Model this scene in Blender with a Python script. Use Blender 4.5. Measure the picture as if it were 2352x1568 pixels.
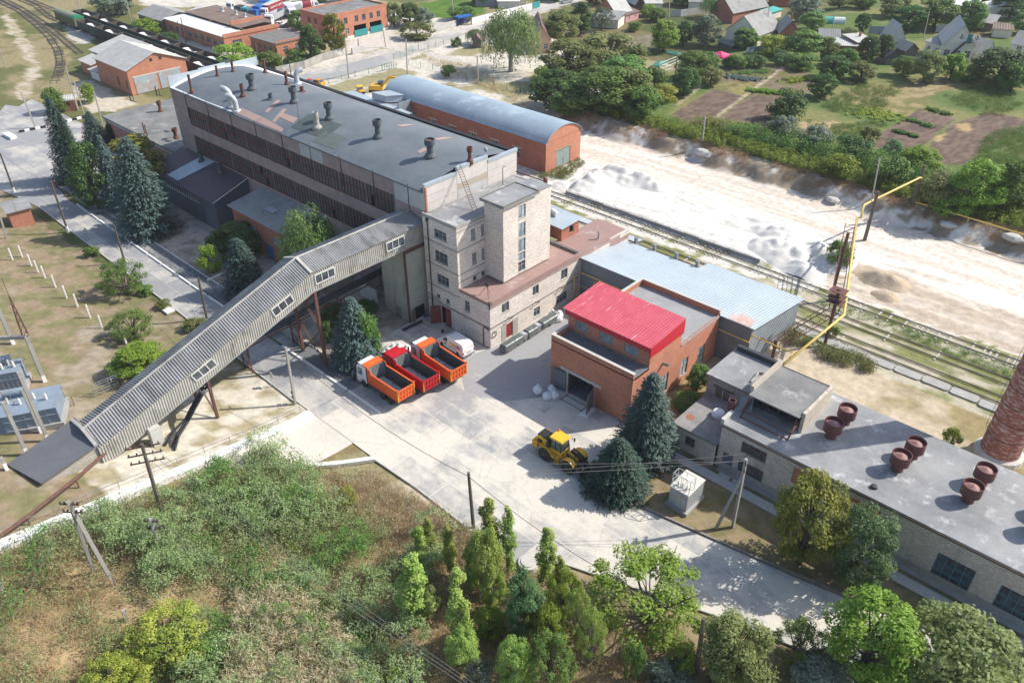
import bpy, math, random
import numpy as np
from mathutils import Vector, Matrix
rad=math.radians
for o in list(bpy.data.objects): bpy.data.objects.remove(o)
SC=bpy.context.scene; COL=SC.collection
# ---------------- camera (drone, 28 mm equivalent, 60 m up)
CH=60.0; FPX=1829.0; CXP,CYP=1176.0,784.0
_pi,_ro,_ya=rad(34.41),rad(-0.19),rad(132.8)
FW=Vector((math.cos(_ya)*math.cos(_pi),math.sin(_ya)*math.cos(_pi),-math.sin(_pi)))
_rt=FW.cross(Vector((0,0,1))).normalized(); _up=_rt.cross(FW)
RT=_rt*math.cos(_ro)+_up*math.sin(_ro); UP=-_rt*math.sin(_ro)+_up*math.cos(_ro)
cam=bpy.data.cameras.new('camera'); camo=bpy.data.objects.new('camera',cam); COL.objects.link(camo)
cam.sensor_width=36.0; cam.sensor_fit='HORIZONTAL'; cam.lens=FPX/2352*36.0; cam.clip_start=1; cam.clip_end=6000
m=Matrix((RT,UP,-FW)).transposed().to_4x4(); m.translation=Vector((0,0,CH)); camo.matrix_world=m
SC.camera=camo
# ---------------- light
SUN_AZ,SUN_EL=rad(55),rad(41)
W=bpy.data.worlds.new('World'); SC.world=W; W.use_nodes=True
nt=W.node_tree; bg=nt.nodes['Background']; sky=nt.nodes.new('ShaderNodeTexSky'); sky.sky_type='NISHITA'
sky.sun_disc=False; sky.sun_elevation=SUN_EL; sky.sun_rotation=math.pi/2-SUN_AZ; sky.air_density=1.0; sky.dust_density=1.4; sky.ozone_density=1.0
nt.links.new(sky.outputs[0],bg.inputs[0]); bg.inputs[1].default_value=0.15
sl=bpy.data.lights.new('sun','SUN'); sl.energy=4.5; sl.angle=rad(0.5); sl.color=(1,.955,.87)
so=bpy.data.objects.new('sun',sl); COL.objects.link(so)
sd=Vector((math.cos(SUN_AZ)*math.cos(SUN_EL),math.sin(SUN_AZ)*math.cos(SUN_EL),math.sin(SUN_EL)))
so.rotation_euler=sd.to_track_quat('Z','Y').to_euler(); so.location=(0,0,200)
SC.view_settings.view_transform='Standard'; SC.view_settings.look='None'; SC.view_settings.exposure=0.48; SC.view_settings.gamma=1.0
SC.render.engine='CYCLES'; SC.cycles.max_bounces=5; SC.cycles.transparent_max_bounces=6
# ---------------- terrain function and pixel helpers (points lie on the ground they stand on)
def sst(t): t=np.clip(t,0,1); return t*t*(3-2*t)
def hgt(x,y):
    x=np.asarray(x,float); y=np.asarray(y,float)
    s=np.clip((36.3-y)/26.3,0,1.3); s=s*s/(s+.12)*1.12
    w=1-.8*sst((x+57)/17)
    z=3.8*s*w
    b=sst((y-134.0-1.0*np.sin(x*.55)-.7*np.sin(x*.23+1))/4.2)*sst((x+118)/14)
    z=z+2.3*b
    pl=sst((y-106.1)/.35)*sst((x+85.5)/1.2)*(1-sst((x+48)/6))
    z=z+.65*pl*(1-.8*sst((y-117)/8))
    return z
def ray(px,py): return FW+RT*((px-CXP)/FPX)-UP*((py-CYP)/FPX)
def G(px,py,z=None):
    d=ray(px,py)
    if z is not None: return Vector((0,0,CH))+d*((z-CH)/d.z)
    z=0
    for i in range(14):
        p=Vector((0,0,CH))+d*((z-CH)/d.z); z=.5*z+.5*float(hgt(p.x,p.y))
    p.z=float(hgt(p.x,p.y)); return p
def PX(p):
    d=Vector(p)-Vector((0,0,CH)); w=d.dot(FW); return (CXP+FPX*d.dot(RT)/w, CYP-FPX*d.dot(UP)/w)
def Hv(px,py,top):     # height of the vertical standing at pixel px,py whose top is at row top
    b=G(px,py); lo,hi=0,60
    for i in range(40):
        mid=(lo+hi)/2
        if PX((b.x,b.y,b.z+mid))[1]>top: lo=mid
        else: hi=mid
    return b,lo
# ---------------- mesh helpers
class MB:
    def __init__(s): s.v=[]; s.f=[]; s.m=[]
    def add(s,vs,fs,mi=0):
        o=len(s.v); s.v+= [tuple(q) for q in vs]; s.f+=[tuple(i+o for i in f) for f in fs]; s.m+=[mi]*len(fs); return s
    def box(s,x0,x1,y0,y1,z0,z1,mi=0):
        return s.add([(x0,y0,z0),(x1,y0,z0),(x1,y1,z0),(x0,y1,z0),(x0,y0,z1),(x1,y0,z1),(x1,y1,z1),(x0,y1,z1)],
          [(0,3,2,1),(4,5,6,7),(0,1,5,4),(1,2,6,5),(2,3,7,6),(3,0,4,7)],mi)
    def hexa(s,b,t,mi=0):   # 4 bottom pts, 4 top pts
        return s.add(list(b)+list(t),[(0,3,2,1),(4,5,6,7),(0,1,5,4),(1,2,6,5),(2,3,7,6),(3,0,4,7)],mi)
    def bar(s,a,b,w,h=None,mi=0,up=(0,0,1)):
        a=Vector(a); b=Vector(b); h=h or w; d=(b-a)
        if d.length<1e-6: return s
        d.normalize(); u=Vector(up)
        if abs(d.dot(u))>.97: u=Vector((1,0,0))
        r=d.cross(u).normalized()*w/2; t=r.cross(d).normalized()*h/2
        return s.hexa([a-r-t,a+r-t,a+r+t,a-r+t],[b-r-t,b+r-t,b+r+t,b-r+t],mi)
    def tube(s,pts,r,n=8,mi=0,cap=True):
        pts=[Vector(p) for p in pts]; k=len(pts); rs=r if isinstance(r,(list,tuple)) else [r]*k
        o=len(s.v); pr=None
        for i,p in enumerate(pts):
            d=((pts[min(i+1,k-1)]-pts[max(i-1,0)])).normalized()
            if pr is None:
                u=Vector((0,0,1)) if abs(d.z)<.9 else Vector((1,0,0)); pr=d.cross(u).normalized()
            else:
                pr=(pr-d*pr.dot(d)).normalized()
            q=d.cross(pr)
            for j in range(n):
                a=2*math.pi*j/n; s.v.append(tuple(p+(pr*math.cos(a)+q*math.sin(a))*rs[i]))
        for i in range(k-1):
            for j in range(n):
                s.f.append((o+i*n+j,o+i*n+(j+1)%n,o+(i+1)*n+(j+1)%n,o+(i+1)*n+j)); s.m.append(mi)
        if cap:
            s.f.append(tuple(o+j for j in range(n))[::-1]); s.m.append(mi)
            s.f.append(tuple(o+(k-1)*n+j for j in range(n))); s.m.append(mi)
        return s
    def lathe(s,prof,c=(0,0,0),n=16,mi=0,axis='z'):
        o=len(s.v)
        for r,z in prof:
            for j in range(n):
                a=2*math.pi*j/n; p=(r*math.cos(a),r*math.sin(a),z)
                if axis=='y': p=(p[0],p[2],p[1])
                if axis=='x': p=(p[2],p[0],p[1])
                s.v.append((c[0]+p[0],c[1]+p[1],c[2]+p[2]))
        k=len(prof)
        for i in range(k-1):
            for j in range(n):
                s.f.append((o+i*n+j,o+i*n+(j+1)%n,o+(i+1)*n+(j+1)%n,o+(i+1)*n+j)); s.m.append(mi)
        for i,fl in ((0,1),(k-1,0)):
            if prof[i][0]>1e-4:
                t=tuple(o+i*n+j for j in range(n)); s.f.append(t[::-1] if fl else t); s.m.append(mi)
        return s
    def prism(s,poly,z0,z1,mi=0):
        n=len(poly); f=lambda z:[(p[0],p[1],(z(p[0],p[1]) if callable(z) else z)) for p in poly]
        return s.add(f(z0)+f(z1),[tuple(range(n))[::-1],tuple(range(n,2*n))]+[(i,(i+1)%n,n+(i+1)%n,n+i) for i in range(n)],mi)
    def extr(s,poly,axis,a0,a1,mi=0):   # profile (u,z) swept along axis
        n=len(poly); g=(lambda u,z,a:(a,u,z)) if axis=='x' else (lambda u,z,a:(u,a,z))
        return s.add([g(u,z,a0) for u,z in poly]+[g(u,z,a1) for u,z in poly],[tuple(range(n)),tuple(range(n,2*n))[::-1]]+[(i,n+i,n+(i+1)%n,(i+1)%n) for i in range(n)],mi)
    def wall(s,ax,c,sg,u0,u1,z0,z1,holes=(),dep=.18,mi=0):
        us=sorted({u0,u1,*[q for h in holes for q in h[:2] if u0<q<u1]}); zs=sorted({z0,z1,*[q for h in holes for q in h[2:4] if z0<q<z1]})
        P=(lambda u,z,d=0:(c-sg*d,u,z)) if ax=='x' else (lambda u,z,d=0:(u,c-sg*d,z))
        for i in range(len(us)-1):
            for j in range(len(zs)-1):
                um,zm=(us[i]+us[i+1])/2,(zs[j]+zs[j+1])/2
                if any(h[0]<um<h[1] and h[2]<zm<h[3] for h in holes): continue
                s.add([P(us[i],zs[j]),P(us[i+1],zs[j]),P(us[i+1],zs[j+1]),P(us[i],zs[j+1])],[(0,1,2,3)],mi)
        for h in holes:
            a,b,e,g=h[:4]
            for p,q in (((a,e),(b,e)),((b,e),(b,g)),((b,g),(a,g)),((a,g),(a,e))):
                s.add([P(*p),P(*q),P(*q,dep),P(*p,dep)],[(0,1,2,3)],mi)
        return s
    def corr(s,a,b,c,pitch,amp,mi=0,dn=None):   # ridged sheet: ridges run a->c, waves along a->b
        a,b,c=Vector(a),Vector(b),Vector(c); L=(b-a).length; n=max(2,int(L/pitch*4)); nn=(b-a).cross(c-a).normalized()
        o=len(s.v)
        for i in range(n+1):
            t=i/n; w=(0,amp,0,-amp)[i%4]; p=a+(b-a)*t+nn*w
            s.v+=[tuple(p),tuple(p+(c-a))]
        for i in range(n): s.f.append((o+2*i,o+2*i+2,o+2*i+3,o+2*i+1)); s.m.append(mi)
        return s
    def quad(s,a,b,c,d,mi=0): return s.add([a,b,c,d],[(0,1,2,3)],mi)
    def build(s,name,mat,parent=None,smooth=False):
        me=bpy.data.meshes.new(name); off=OFF.get(root_of(parent).as_pointer(),Vector()) if parent else Vector()
        me.from_pydata([(x-off.x,y-off.y,z-off.z) for x,y,z in s.v],[],s.f)
        for q in (mat if isinstance(mat,(list,tuple)) else [mat]): me.materials.append(q)
        if isinstance(mat,(list,tuple)): me.polygons.foreach_set('material_index',s.m)
        if smooth: me.polygons.foreach_set('use_smooth',[True]*len(s.f))
        me.update(); o=bpy.data.objects.new(name,me); COL.objects.link(o)
        if parent: o.parent=parent
        return o
OFF={}
def root_of(o):
    while o.parent: o=o.parent
    return o
def tag(o,label=None,cat=None,group=None,kind=None):
    if label: o['label']=label
    if cat: o['category']=cat
    if group: o['group']=group
    if kind: o['kind']=kind
    return o
def thing(name,label,cat,loc=(0,0,0),group=None,rz=0):
    o=bpy.data.objects.new(name,None); o.empty_display_size=.5; o.location=loc; o.rotation_euler=(0,0,rz); COL.objects.link(o)
    OFF[o.as_pointer()]=Vector(loc) if rz==0 else Vector(); KEEP.append(o)
    return tag(o,label,cat,group)
KEEP=[]
def struct(o): o['kind']='structure'; return o
def copy_tree(o,parent=None):
    c=o.copy(); COL.objects.link(c)
    if parent: c.parent=parent
    for ch in [q for q in o.children]: copy_tree(ch,c)
    return c
def dup(o,label,loc,rz=0,sc=1,group=None):
    c=copy_tree(o); c.location=loc; c.rotation_euler=(0,0,rz); c.scale=(sc,sc,sc) if not isinstance(sc,(tuple,list)) else sc
    c['label']=label
    if group: c['group']=group
    return c
K_=.3418
_O={1:(0,0),2:(775.2,0),3:(1548.1,0),4:(0,516.8),5:(775.2,516.8),6:(1548.1,516.8),7:(0,1032.5),8:(775.2,1032.5),9:(1548.1,1032.5)}
def c(n,x,y): return (_O[n][0]+K_*x,_O[n][1]+K_*y)
def Gc(n,x,y,z=None): return G(*c(n,x,y),z)
RNG=np.random.default_rng(7); random.seed(5)
# value noise
_T=RNG.random((256,256))
def vn(x,y):
    xi=np.floor(x).astype(int); yi=np.floor(y).astype(int); fx=x-xi; fy=y-yi; fx=fx*fx*(3-2*fx); fy=fy*fy*(3-2*fy)
    a=_T[xi%256,yi%256]; b=_T[(xi+1)%256,yi%256]; c_=_T[xi%256,(yi+1)%256]; d=_T[(xi+1)%256,(yi+1)%256]
    return (a*(1-fx)+b*fx)*(1-fy)+(c_*(1-fx)+d*fx)*fy
def fbm(x,y,o=4):
    r=0; a=.5; t=0
    for i in range(o): r=r+a*vn(x*2**i+i*17.3,y*2**i+i*9.1); t+=a; a*=.5
    return r/t
# ---------------- materials
def _nd(nt,t,**k):
    n=nt.nodes.new(t)
    for a,b in k.items(): setattr(n,a,b)
    return n
def _mix(nt,f,a,b,mode='MIX'):
    n=_nd(nt,'ShaderNodeMix',data_type='RGBA',blend_type=mode)
    for s,v in ((0,f),(6,a),(7,b)):
        if hasattr(v,'is_linked'): nt.links.new(v,n.inputs[s])
        elif s==0: n.inputs[0].default_value=v
        else: n.inputs[s].default_value=(*v,1)
    return n.outputs[2]
def _rng(nt,v,a,b,lo=0,hi=1):
    n=_nd(nt,'ShaderNodeMapRange'); nt.links.new(v,n.inputs[0])
    for i,x in enumerate((a,b,lo,hi)): n.inputs[i+1].default_value=x
    return n.outputs[0]
def _noise(nt,vec,sc,det=5,rough=.6,stretch=None):
    n=_nd(nt,'ShaderNodeTexNoise'); n.inputs['Scale'].default_value=sc; n.inputs['Detail'].default_value=det; n.inputs['Roughness'].default_value=rough
    if stretch:
        mp=_nd(nt,'ShaderNodeMapping'); mp.inputs['Scale'].default_value=stretch; nt.links.new(vec,mp.inputs[0]); vec=mp.outputs[0]
    nt.links.new(vec,n.inputs['Vector']); return n.outputs[0]
def M(name,c1,c2=None,sc=1.2,c3=None,sc3=.25,th3=.58,soft=.1,rough=.85,bump=0,bsc=12,metal=0,spec=.3,brick=None,wave=None,stretch=None,stretch3=None,coat=0,attr=None):
    mt=bpy.data.materials.new(name); mt.use_nodes=True; nt=mt.node_tree; b=nt.nodes['Principled BSDF']
    tc=_nd(nt,'ShaderNodeTexCoord'); vec=tc.outputs['Object']
    if attr:
        at=_nd(nt,'ShaderNodeAttribute',attribute_name=attr); col=at.outputs['Color']
        n1=_noise(nt,vec,sc,6,.65); col=_mix(nt,1.0,col,_mix(nt,_rng(nt,n1,.3,.7),(.74,.74,.74),(1.22,1.22,1.22)),'MULTIPLY')
    else:
        c2=c2 or tuple(x*.8 for x in c1); n1=_noise(nt,vec,sc,6,.62,stretch); col=_mix(nt,_rng(nt,n1,.34,.66),c1,c2)
    fine=_noise(nt,vec,sc*9,3,.7,stretch); col=_mix(nt,_rng(nt,fine,.3,.7,.0,.35),col,_mix(nt,1.0,col,(.62,.62,.62),'MULTIPLY'))
    if brick:
        w,h,mc,st=brick
        sx=_nd(nt,'ShaderNodeSeparateXYZ'); nt.links.new(vec,sx.inputs[0]); ad=_nd(nt,'ShaderNodeMath',operation='ADD'); nt.links.new(sx.outputs[0],ad.inputs[0]); nt.links.new(sx.outputs[1],ad.inputs[1])
        cb=_nd(nt,'ShaderNodeCombineXYZ'); nt.links.new(ad.outputs[0],cb.inputs[0]); nt.links.new(sx.outputs[2],cb.inputs[1])
        br=_nd(nt,'ShaderNodeTexBrick'); nt.links.new(cb.outputs[0],br.inputs['Vector']); br.inputs['Scale'].default_value=1; br.inputs['Brick Width'].default_value=w; br.inputs['Row Height'].default_value=h
        br.inputs['Mortar Size'].default_value=min(w,h)*.09; br.inputs['Color1'].default_value=(.72,.72,.72,1); br.inputs['Color2'].default_value=(1.25,1.2,1.15,1); br.inputs['Mortar'].default_value=(*mc,1)
        br.inputs['Bias'].default_value=0
        col=_mix(nt,st,col,_mix(nt,1.0,col,br.outputs[0],'MULTIPLY'))
    if c3:
        n3=_noise(nt,vec,sc3,7,.68,stretch3); col=_mix(nt,_rng(nt,n3,th3,th3+soft),col,c3)
    nt.links.new(col,b.inputs['Base Color'])
    b.inputs['Roughness'].default_value=rough; b.inputs['Metallic'].default_value=metal; b.inputs['Specular IOR Level'].default_value=spec
    if coat: b.inputs['Coat Weight'].default_value=coat; b.inputs['Coat Roughness'].default_value=.15
    hv=None
    if wave:
        ax,pitch,dist=wave
        wv=_nd(nt,'ShaderNodeTexWave',wave_type='BANDS',bands_direction=ax,wave_profile='SIN'); wv.inputs['Scale'].default_value=.314159/pitch; wv.inputs['Distortion'].default_value=0
        nt.links.new(vec,wv.inputs['Vector']); bp=_nd(nt,'ShaderNodeBump'); bp.inputs['Strength'].default_value=.9; bp.inputs['Distance'].default_value=dist; nt.links.new(wv.outputs[1],bp.inputs['Height']); hv=bp
    if bump:
        nb=_noise(nt,vec,bsc,5,.65); bp=_nd(nt,'ShaderNodeBump'); bp.inputs['Strength'].default_value=.7; bp.inputs['Distance'].default_value=bump; nt.links.new(nb,bp.inputs['Height'])
        if hv: nt.links.new(hv.outputs[0],bp.inputs['Normal'])
        hv=bp
    if hv: nt.links.new(hv.outputs[0],b.inputs['Normal'])
    return mt
def glassy(name,col,rough=.12):
    mt=bpy.data.materials.new(name); mt.use_nodes=True; nt=mt.node_tree; b=nt.nodes['Principled BSDF']
    tc=_nd(nt,'ShaderNodeTexCoord'); n=_noise(nt,tc.outputs['Object'],.9,4); nt.links.new(_mix(nt,_rng(nt,n,.35,.65),col,tuple(x*2.6+.012 for x in col)),b.inputs['Base Color'])
    b.inputs['Roughness'].default_value=rough; b.inputs['Specular IOR Level'].default_value=.6; return mt
def leafm(name,ca,cb,cc,tr=.38,g=2.15):
    ca,cb,cc=[tuple(min(.6,x*g) for x in q) for q in (ca,cb,cc)]
    mt=bpy.data.materials.new(name); mt.use_nodes=True; nt=mt.node_tree; b=nt.nodes['Principled BSDF']; out=nt.nodes['Material Output']
    at=_nd(nt,'ShaderNodeAttribute',attribute_name='t'); oi=_nd(nt,'ShaderNodeObjectInfo')
    cr=_nd(nt,'ShaderNodeValToRGB'); cr.color_ramp.elements[0].color=(*ca,1); cr.color_ramp.elements[1].color=(*cc,1); e=cr.color_ramp.elements.new(.5); e.color=(*cb,1)
    nt.links.new(at.outputs['Fac'],cr.inputs[0])
    hs=_nd(nt,'ShaderNodeHueSaturation'); nt.links.new(_rng(nt,oi.outputs['Random'],0,1,.478,.52),hs.inputs['Hue']); nt.links.new(_rng(nt,oi.outputs['Random'],0,1,.85,1.2),hs.inputs['Value']); nt.links.new(cr.outputs[0],hs.inputs['Color'])
    nt.links.new(hs.outputs[0],b.inputs['Base Color']); b.inputs['Roughness'].default_value=.55; b.inputs['Specular IOR Level'].default_value=.25
    t=_nd(nt,'ShaderNodeBsdfTranslucent'); nt.links.new(hs.outputs[0],t.inputs[0]); mx=_nd(nt,'ShaderNodeMixShader'); mx.inputs[0].default_value=tr
    nt.links.new(b.outputs[0],mx.inputs[1]); nt.links.new(t.outputs[0],mx.inputs[2]); nt.links.new(mx.outputs[0],out.inputs[0]); return mt
def flat(name,c1,rough=.6,metal=0,spec=.4,coat=0,var=.12,sc=2.5): return M(name,c1,tuple(max(0,x*(1-var)) for x in c1),sc=sc,rough=rough,metal=metal,spec=spec,coat=coat)

BR=(.25,.078)
mBrickR=M('red_brick',(.40,.17,.12),(.32,.13,.095),sc=.5,c3=(.46,.24,.17),sc3=.35,th3=.62,brick=(.25,.09,(1.25,1.15,1.05),.75),rough=.92)
mBrickO=M('orange_brick',(.50,.225,.145),(.42,.18,.12),sc=.4,c3=(.46,.30,.23),sc3=.3,th3=.64,brick=(.25,.09,(1.2,1.1,1.0),.7),rough=.92)
mBrickW=M('silicate_brick',(.76,.70,.63),(.66,.60,.54),sc=.35,c3=(.50,.455,.41),sc3=.22,th3=.6,brick=(.26,.1,(.66,.64,.62),.8),rough=.92,stretch3=(1,1,.35))
mBrickG=M('grey_brick',(.68,.62,.54),(.56,.505,.445),sc=.4,c3=(.36,.33,.30),sc3=.35,th3=.56,brick=(.26,.1,(.6,.58,.56),.85),rough=.92,stretch3=(1,1,.4))
mBrickChim=M('chimney_brick',(.31,.13,.105),(.25,.10,.08),sc=.9,c3=(.44,.345,.32),sc3=1.0,th3=.5,soft=.12,brick=(.26,.1,(.8,.75,.7),.7),rough=.95,stretch3=(1.2,1.2,3.5))
mHouseCream=M('cream_render',(.76,.70,.58),(.68,.62,.51),sc=.5)
mHouseWhite=M('pale_brick',(.80,.765,.70),(.70,.665,.61),sc=.6,brick=(.3,.12,(.8,.78,.75),.6))
mHousePink=M('peach_render',(.62,.40,.27),(.56,.36,.24),sc=.5)
mPanel=M('facade_panel',(.40,.30,.28),(.30,.225,.215),sc=.5,c3=(.50,.42,.395),sc3=.6,th3=.6,bump=.02,bsc=30,rough=.95)
mPanelW=M('whitewashed_panel',(.50,.50,.49),(.43,.43,.425),sc=.8,c3=(.3,.28,.26),sc3=.5,th3=.63,rough=.9)
mPanelEnd=M('end_panel',(.62,.57,.53),(.54,.495,.46),sc=.5,c3=(.35,.29,.25),sc3=.55,th3=.6,rough=.95,stretch3=(1,1,.5))
mJoint=M('panel_joint',(.46,.45,.43),(.2,.19,.18),sc=1.5)
mRoofDark=M('bitumen_roof',(.115,.133,.15),(.17,.185,.20),sc=.16,c3=(.20,.205,.205),sc3=.12,th3=.6,soft=.25,rough=.62,bump=.012,bsc=6,spec=.45)
mRoofGrey=M('grey_felt_roof',(.24,.235,.225),(.145,.142,.138),sc=.3,c3=(.33,.325,.31),sc3=.4,th3=.58,soft=.1,rough=.8,bump=.02,bsc=4)
mRoofWorn=M('worn_felt_roof',(.33,.33,.325),(.20,.20,.205),sc=.22,c3=(.54,.53,.515),sc3=.55,th3=.56,soft=.16,rough=.72,bump=.012,bsc=3)
mRoofRed=M('red_oxide_roof',(.36,.235,.205),(.30,.195,.17),sc=.3,c3=(.56,.53,.51),sc3=.33,th3=.58,soft=.2,rough=.75)
mPatch=M('pink_roof_patch',(.42,.29,.25),(.37,.25,.22),sc=.6)
mTinBlue=M('galvanised_roof',(.46,.52,.56),(.40,.46,.505),sc=.25,c3=(.52,.40,.33),sc3=.12,th3=.71,rough=.42,metal=.15,spec=.5,wave=('X',.42,.05))
mTinWall=M('grey_profiled_wall',(.235,.265,.295),(.19,.215,.24),sc=.5,c3=(.34,.24,.17),sc3=.25,th3=.68,rough=.55,wave=('DIAGONAL',.21,.03))
mVault=M('vault_sheet',(.38,.46,.515),(.31,.39,.45),sc=.18,c3=(.46,.53,.57),sc3=.15,th3=.56,rough=.45,metal=.15,spec=.5,wave=('X',.3,.03))
mCrimson=M('crimson_sheet',(.62,.105,.135),(.53,.07,.095),sc=.7,c3=(.74,.33,.34),sc3=1.1,th3=.6,stretch3=(2.5,.35,1),soft=.06,rough=.38,spec=.5,wave=('X',.38,.045))
mCrimsonF=flat('crimson_fascia',(.55,.025,.045),.4)
mPurple=M('purple_profiled_roof',(.105,.07,.088),(.08,.055,.07),sc=.5,rough=.5,wave=('X',.32,.04))
mCladDark=M('dark_cladding',(.115,.135,.155),(.095,.115,.13),sc=.5,rough=.5)
mAsb=M('asbestos_sheet',(.46,.445,.40),(.33,.315,.285),sc=.4,c3=(.22,.205,.18),sc3=.5,th3=.54,rough=.9,stretch3=(.4,1.5,.6))
mAsbRoof=M('asbestos_roof',(.34,.335,.33),(.22,.217,.215),sc=.3,c3=(.155,.152,.15),sc3=.45,th3=.5,soft=.2,rough=.9,stretch3=(.35,1.4,1))
mSlate=M('slate_sheet_roof',(.34,.335,.32),(.26,.255,.245),sc=.5,c3=(.15,.145,.14),sc3=.7,th3=.58,wave=('X',.5,.05),rough=.9)
mSlateL=M('pale_slate_roof',(.52,.51,.48),(.42,.41,.385),sc=.5,c3=(.24,.23,.215),sc3=.7,th3=.6,wave=('X',.5,.05),rough=.9)
mRustRoof=M('rusty_brown_roof',(.23,.165,.135),(.165,.12,.1),sc=.4,c3=(.33,.27,.23),sc3=.5,th3=.6,wave=('X',.7,.08))
mWhiteTin=flat('white_tin',(.74,.73,.70),.5)
mMaroon=M('maroon_tile_roof',(.21,.13,.125),(.175,.105,.1),sc=.8,wave=('X',.4,.04),rough=.6)
mSilver=M('silver_tin_roof',(.50,.55,.62),(.44,.49,.56),sc=.4,rough=.35,metal=.3,wave=('X',.5,.04))
mConc=M('concrete',(.40,.385,.36),(.31,.30,.28),sc=.9,c3=(.22,.21,.195),sc3=1.1,th3=.62,bump=.01)
mConcL=M('pale_concrete',(.56,.54,.50),(.47,.45,.41),sc=.9,c3=(.33,.31,.29),sc3=1.0,th3=.64)
mSilo=M('weathered_silo_concrete',(.46,.45,.36),(.36,.36,.30),sc=.5,c3=(.19,.18,.145),sc3=.45,th3=.57,soft=.2,stretch3=(1.6,1.6,.25),rough=.95)
mWhite=M('whitewash',(.80,.79,.76),(.70,.69,.66),sc=1.2,c3=(.5,.48,.44),sc3=.9,th3=.66)
mRust=M('rusty_steel',(.155,.072,.055),(.11,.055,.045),sc=2,c3=(.25,.13,.08),sc3=1.6,th3=.62,rough=.8)
mRustO=M('orange_rust',(.36,.17,.085),(.27,.12,.07),sc=2,rough=.85)
mSteelD=M('dark_steel',(.055,.057,.062),(.04,.04,.045),sc=2,rough=.5)
mSteelG=M('grey_steel',(.30,.31,.32),(.24,.25,.26),sc=2,rough=.5,metal=.2)
mGalv=M('galvanised_duct',(.52,.54,.55),(.44,.46,.47),sc=1.5,c3=(.38,.26,.2),sc3=1.6,th3=.68,rough=.45,metal=.2)
mVentG=M('painted_vent',(.10,.115,.128),(.08,.092,.104),sc=1.5,c3=(.2,.13,.1),sc3=1.2,th3=.66,rough=.7)
mVentR=M('oxide_vent',(.16,.062,.055),(.12,.048,.045),sc=1,rough=.6)
mVentCap=flat('oxide_vent_cap',(.36,.19,.17),.7)
mGate=M('oxide_gate',(.22,.055,.05),(.17,.045,.04),sc=1.5,rough=.7)
mDoorRed=flat('red_door',(.30,.04,.04),.5)
mDoorBlue=flat('blue_door',(.035,.14,.32),.5)
mDoorGrey=flat('grey_blue_door',(.14,.18,.21),.6)
mGateGrey=M('grey_gate',(.17,.18,.19),(.135,.145,.155),sc=1,rough=.6)
mGateGreen=M('green_grey_gate',(.28,.33,.30),(.22,.27,.25),sc=1,wave=('DIAGONAL',.3,.03))
mTurq=flat('turquoise_paint',(.03,.28,.27),.5)
mTurqF=M('teal_frame',(.09,.27,.33),(.07,.21,.27),sc=2,c3=(.3,.36,.36),sc3=2,th3=.65)
mWood=M('old_wood',(.20,.17,.14),(.145,.125,.105),sc=3,stretch=(1,1,.15))
mPole=M('timber_pole',(.145,.12,.095),(.105,.088,.07),sc=4,stretch=(1,1,.1))
mPoleC=M('concrete_pole',(.36,.345,.31),(.29,.275,.25),sc=1.5)
mYPipe=flat('yellow_pipe',(.72,.50,.13),.5)
mBlack=flat('black_rubber',(.022,.023,.026),.6)
mTyre=M('tyre',(.03,.03,.032),(.05,.048,.045),sc=6,rough=.85)
mPipeB=flat('black_pipe',(.018,.02,.025),.35)
mWinW=flat('white_window_frame',(.70,.69,.66),.5)
mWinG=flat('grey_window_frame',(.33,.335,.34),.6)
mWinR=M('oxide_window_frame',(.24,.075,.07),(.18,.06,.055),sc=2)
mWinB=flat('brown_window_frame',(.24,.12,.07),.6)
mGlass=glassy('window_glass',(.035,.042,.05))
mGlassL=glassy('pale_glass',(.13,.16,.175),.2)
mGlassHall=M('dirty_hall_glazing',(.115,.118,.114),(.07,.074,.075),sc=.35,c3=(.17,.165,.155),sc3=.5,th3=.58,rough=.3,spec=.5,stretch3=(1,1,.4))
mDarkIn=flat('dark_interior',(.012,.012,.013),.9,spec=.1)
mBagW=M('white_fabric_bag',(.84,.84,.83),(.70,.71,.72),sc=2.5,bump=.05,bsc=3,rough=.6)
mFilmG=M('grey_plastic_film',(.085,.10,.098),(.13,.15,.145),sc=2,c3=(.35,.37,.37),sc3=1.8,th3=.66,soft=.05,rough=.28,spec=.7,bump=.06,bsc=3.5)
mWire=flat('wire',(.20,.19,.17),.5)
mWireD=flat('dark_cable',(.04,.04,.04),.5)
mOrange=M('orange_truck_paint',(.78,.135,.025),(.66,.12,.03),sc=1.2,c3=(.60,.30,.18),sc3=1.5,th3=.6,soft=.2,rough=.5,coat=.1)
mRedT=M('red_truck_paint',(.50,.014,.022),(.40,.012,.02),sc=1.2,c3=(.46,.18,.16),sc3=1.4,th3=.62,soft=.2,rough=.45,coat=.1)
mWhiteT=M('white_vehicle_paint',(.78,.78,.79),(.73,.73,.74),sc=1.2,rough=.3,coat=.4)
mTipIn=M('worn_tipper_steel',(.085,.09,.092),(.06,.064,.066),sc=.9,c3=(.16,.165,.165),sc3=1.2,th3=.63,rough=.5,spec=.5)
mTipInL=M('grey_tipper_front',(.19,.205,.205),(.15,.16,.16),sc=.9,rough=.55)
mSandW=M('white_sand',(.72,.69,.635),(.62,.595,.545),sc=.8,bump=.05,bsc=4,rough=.95)
mSandD=M('sand_residue',(.42,.42,.41),(.36,.36,.355),sc=1.3,c3=(.12,.125,.13),sc3=1.8,th3=.56,soft=.06,rough=.9)
mYellow=M('yellow_machine_paint',(.72,.40,.03),(.60,.33,.03),sc=1.4,c3=(.48,.36,.2),sc3=1.3,th3=.6,soft=.2,rough=.5,coat=.1)
mYellowF=flat('bright_yellow_roof',(.80,.47,.03),.35)
mLampR=flat('red_lamp',(.45,.02,.02),.3)
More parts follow.
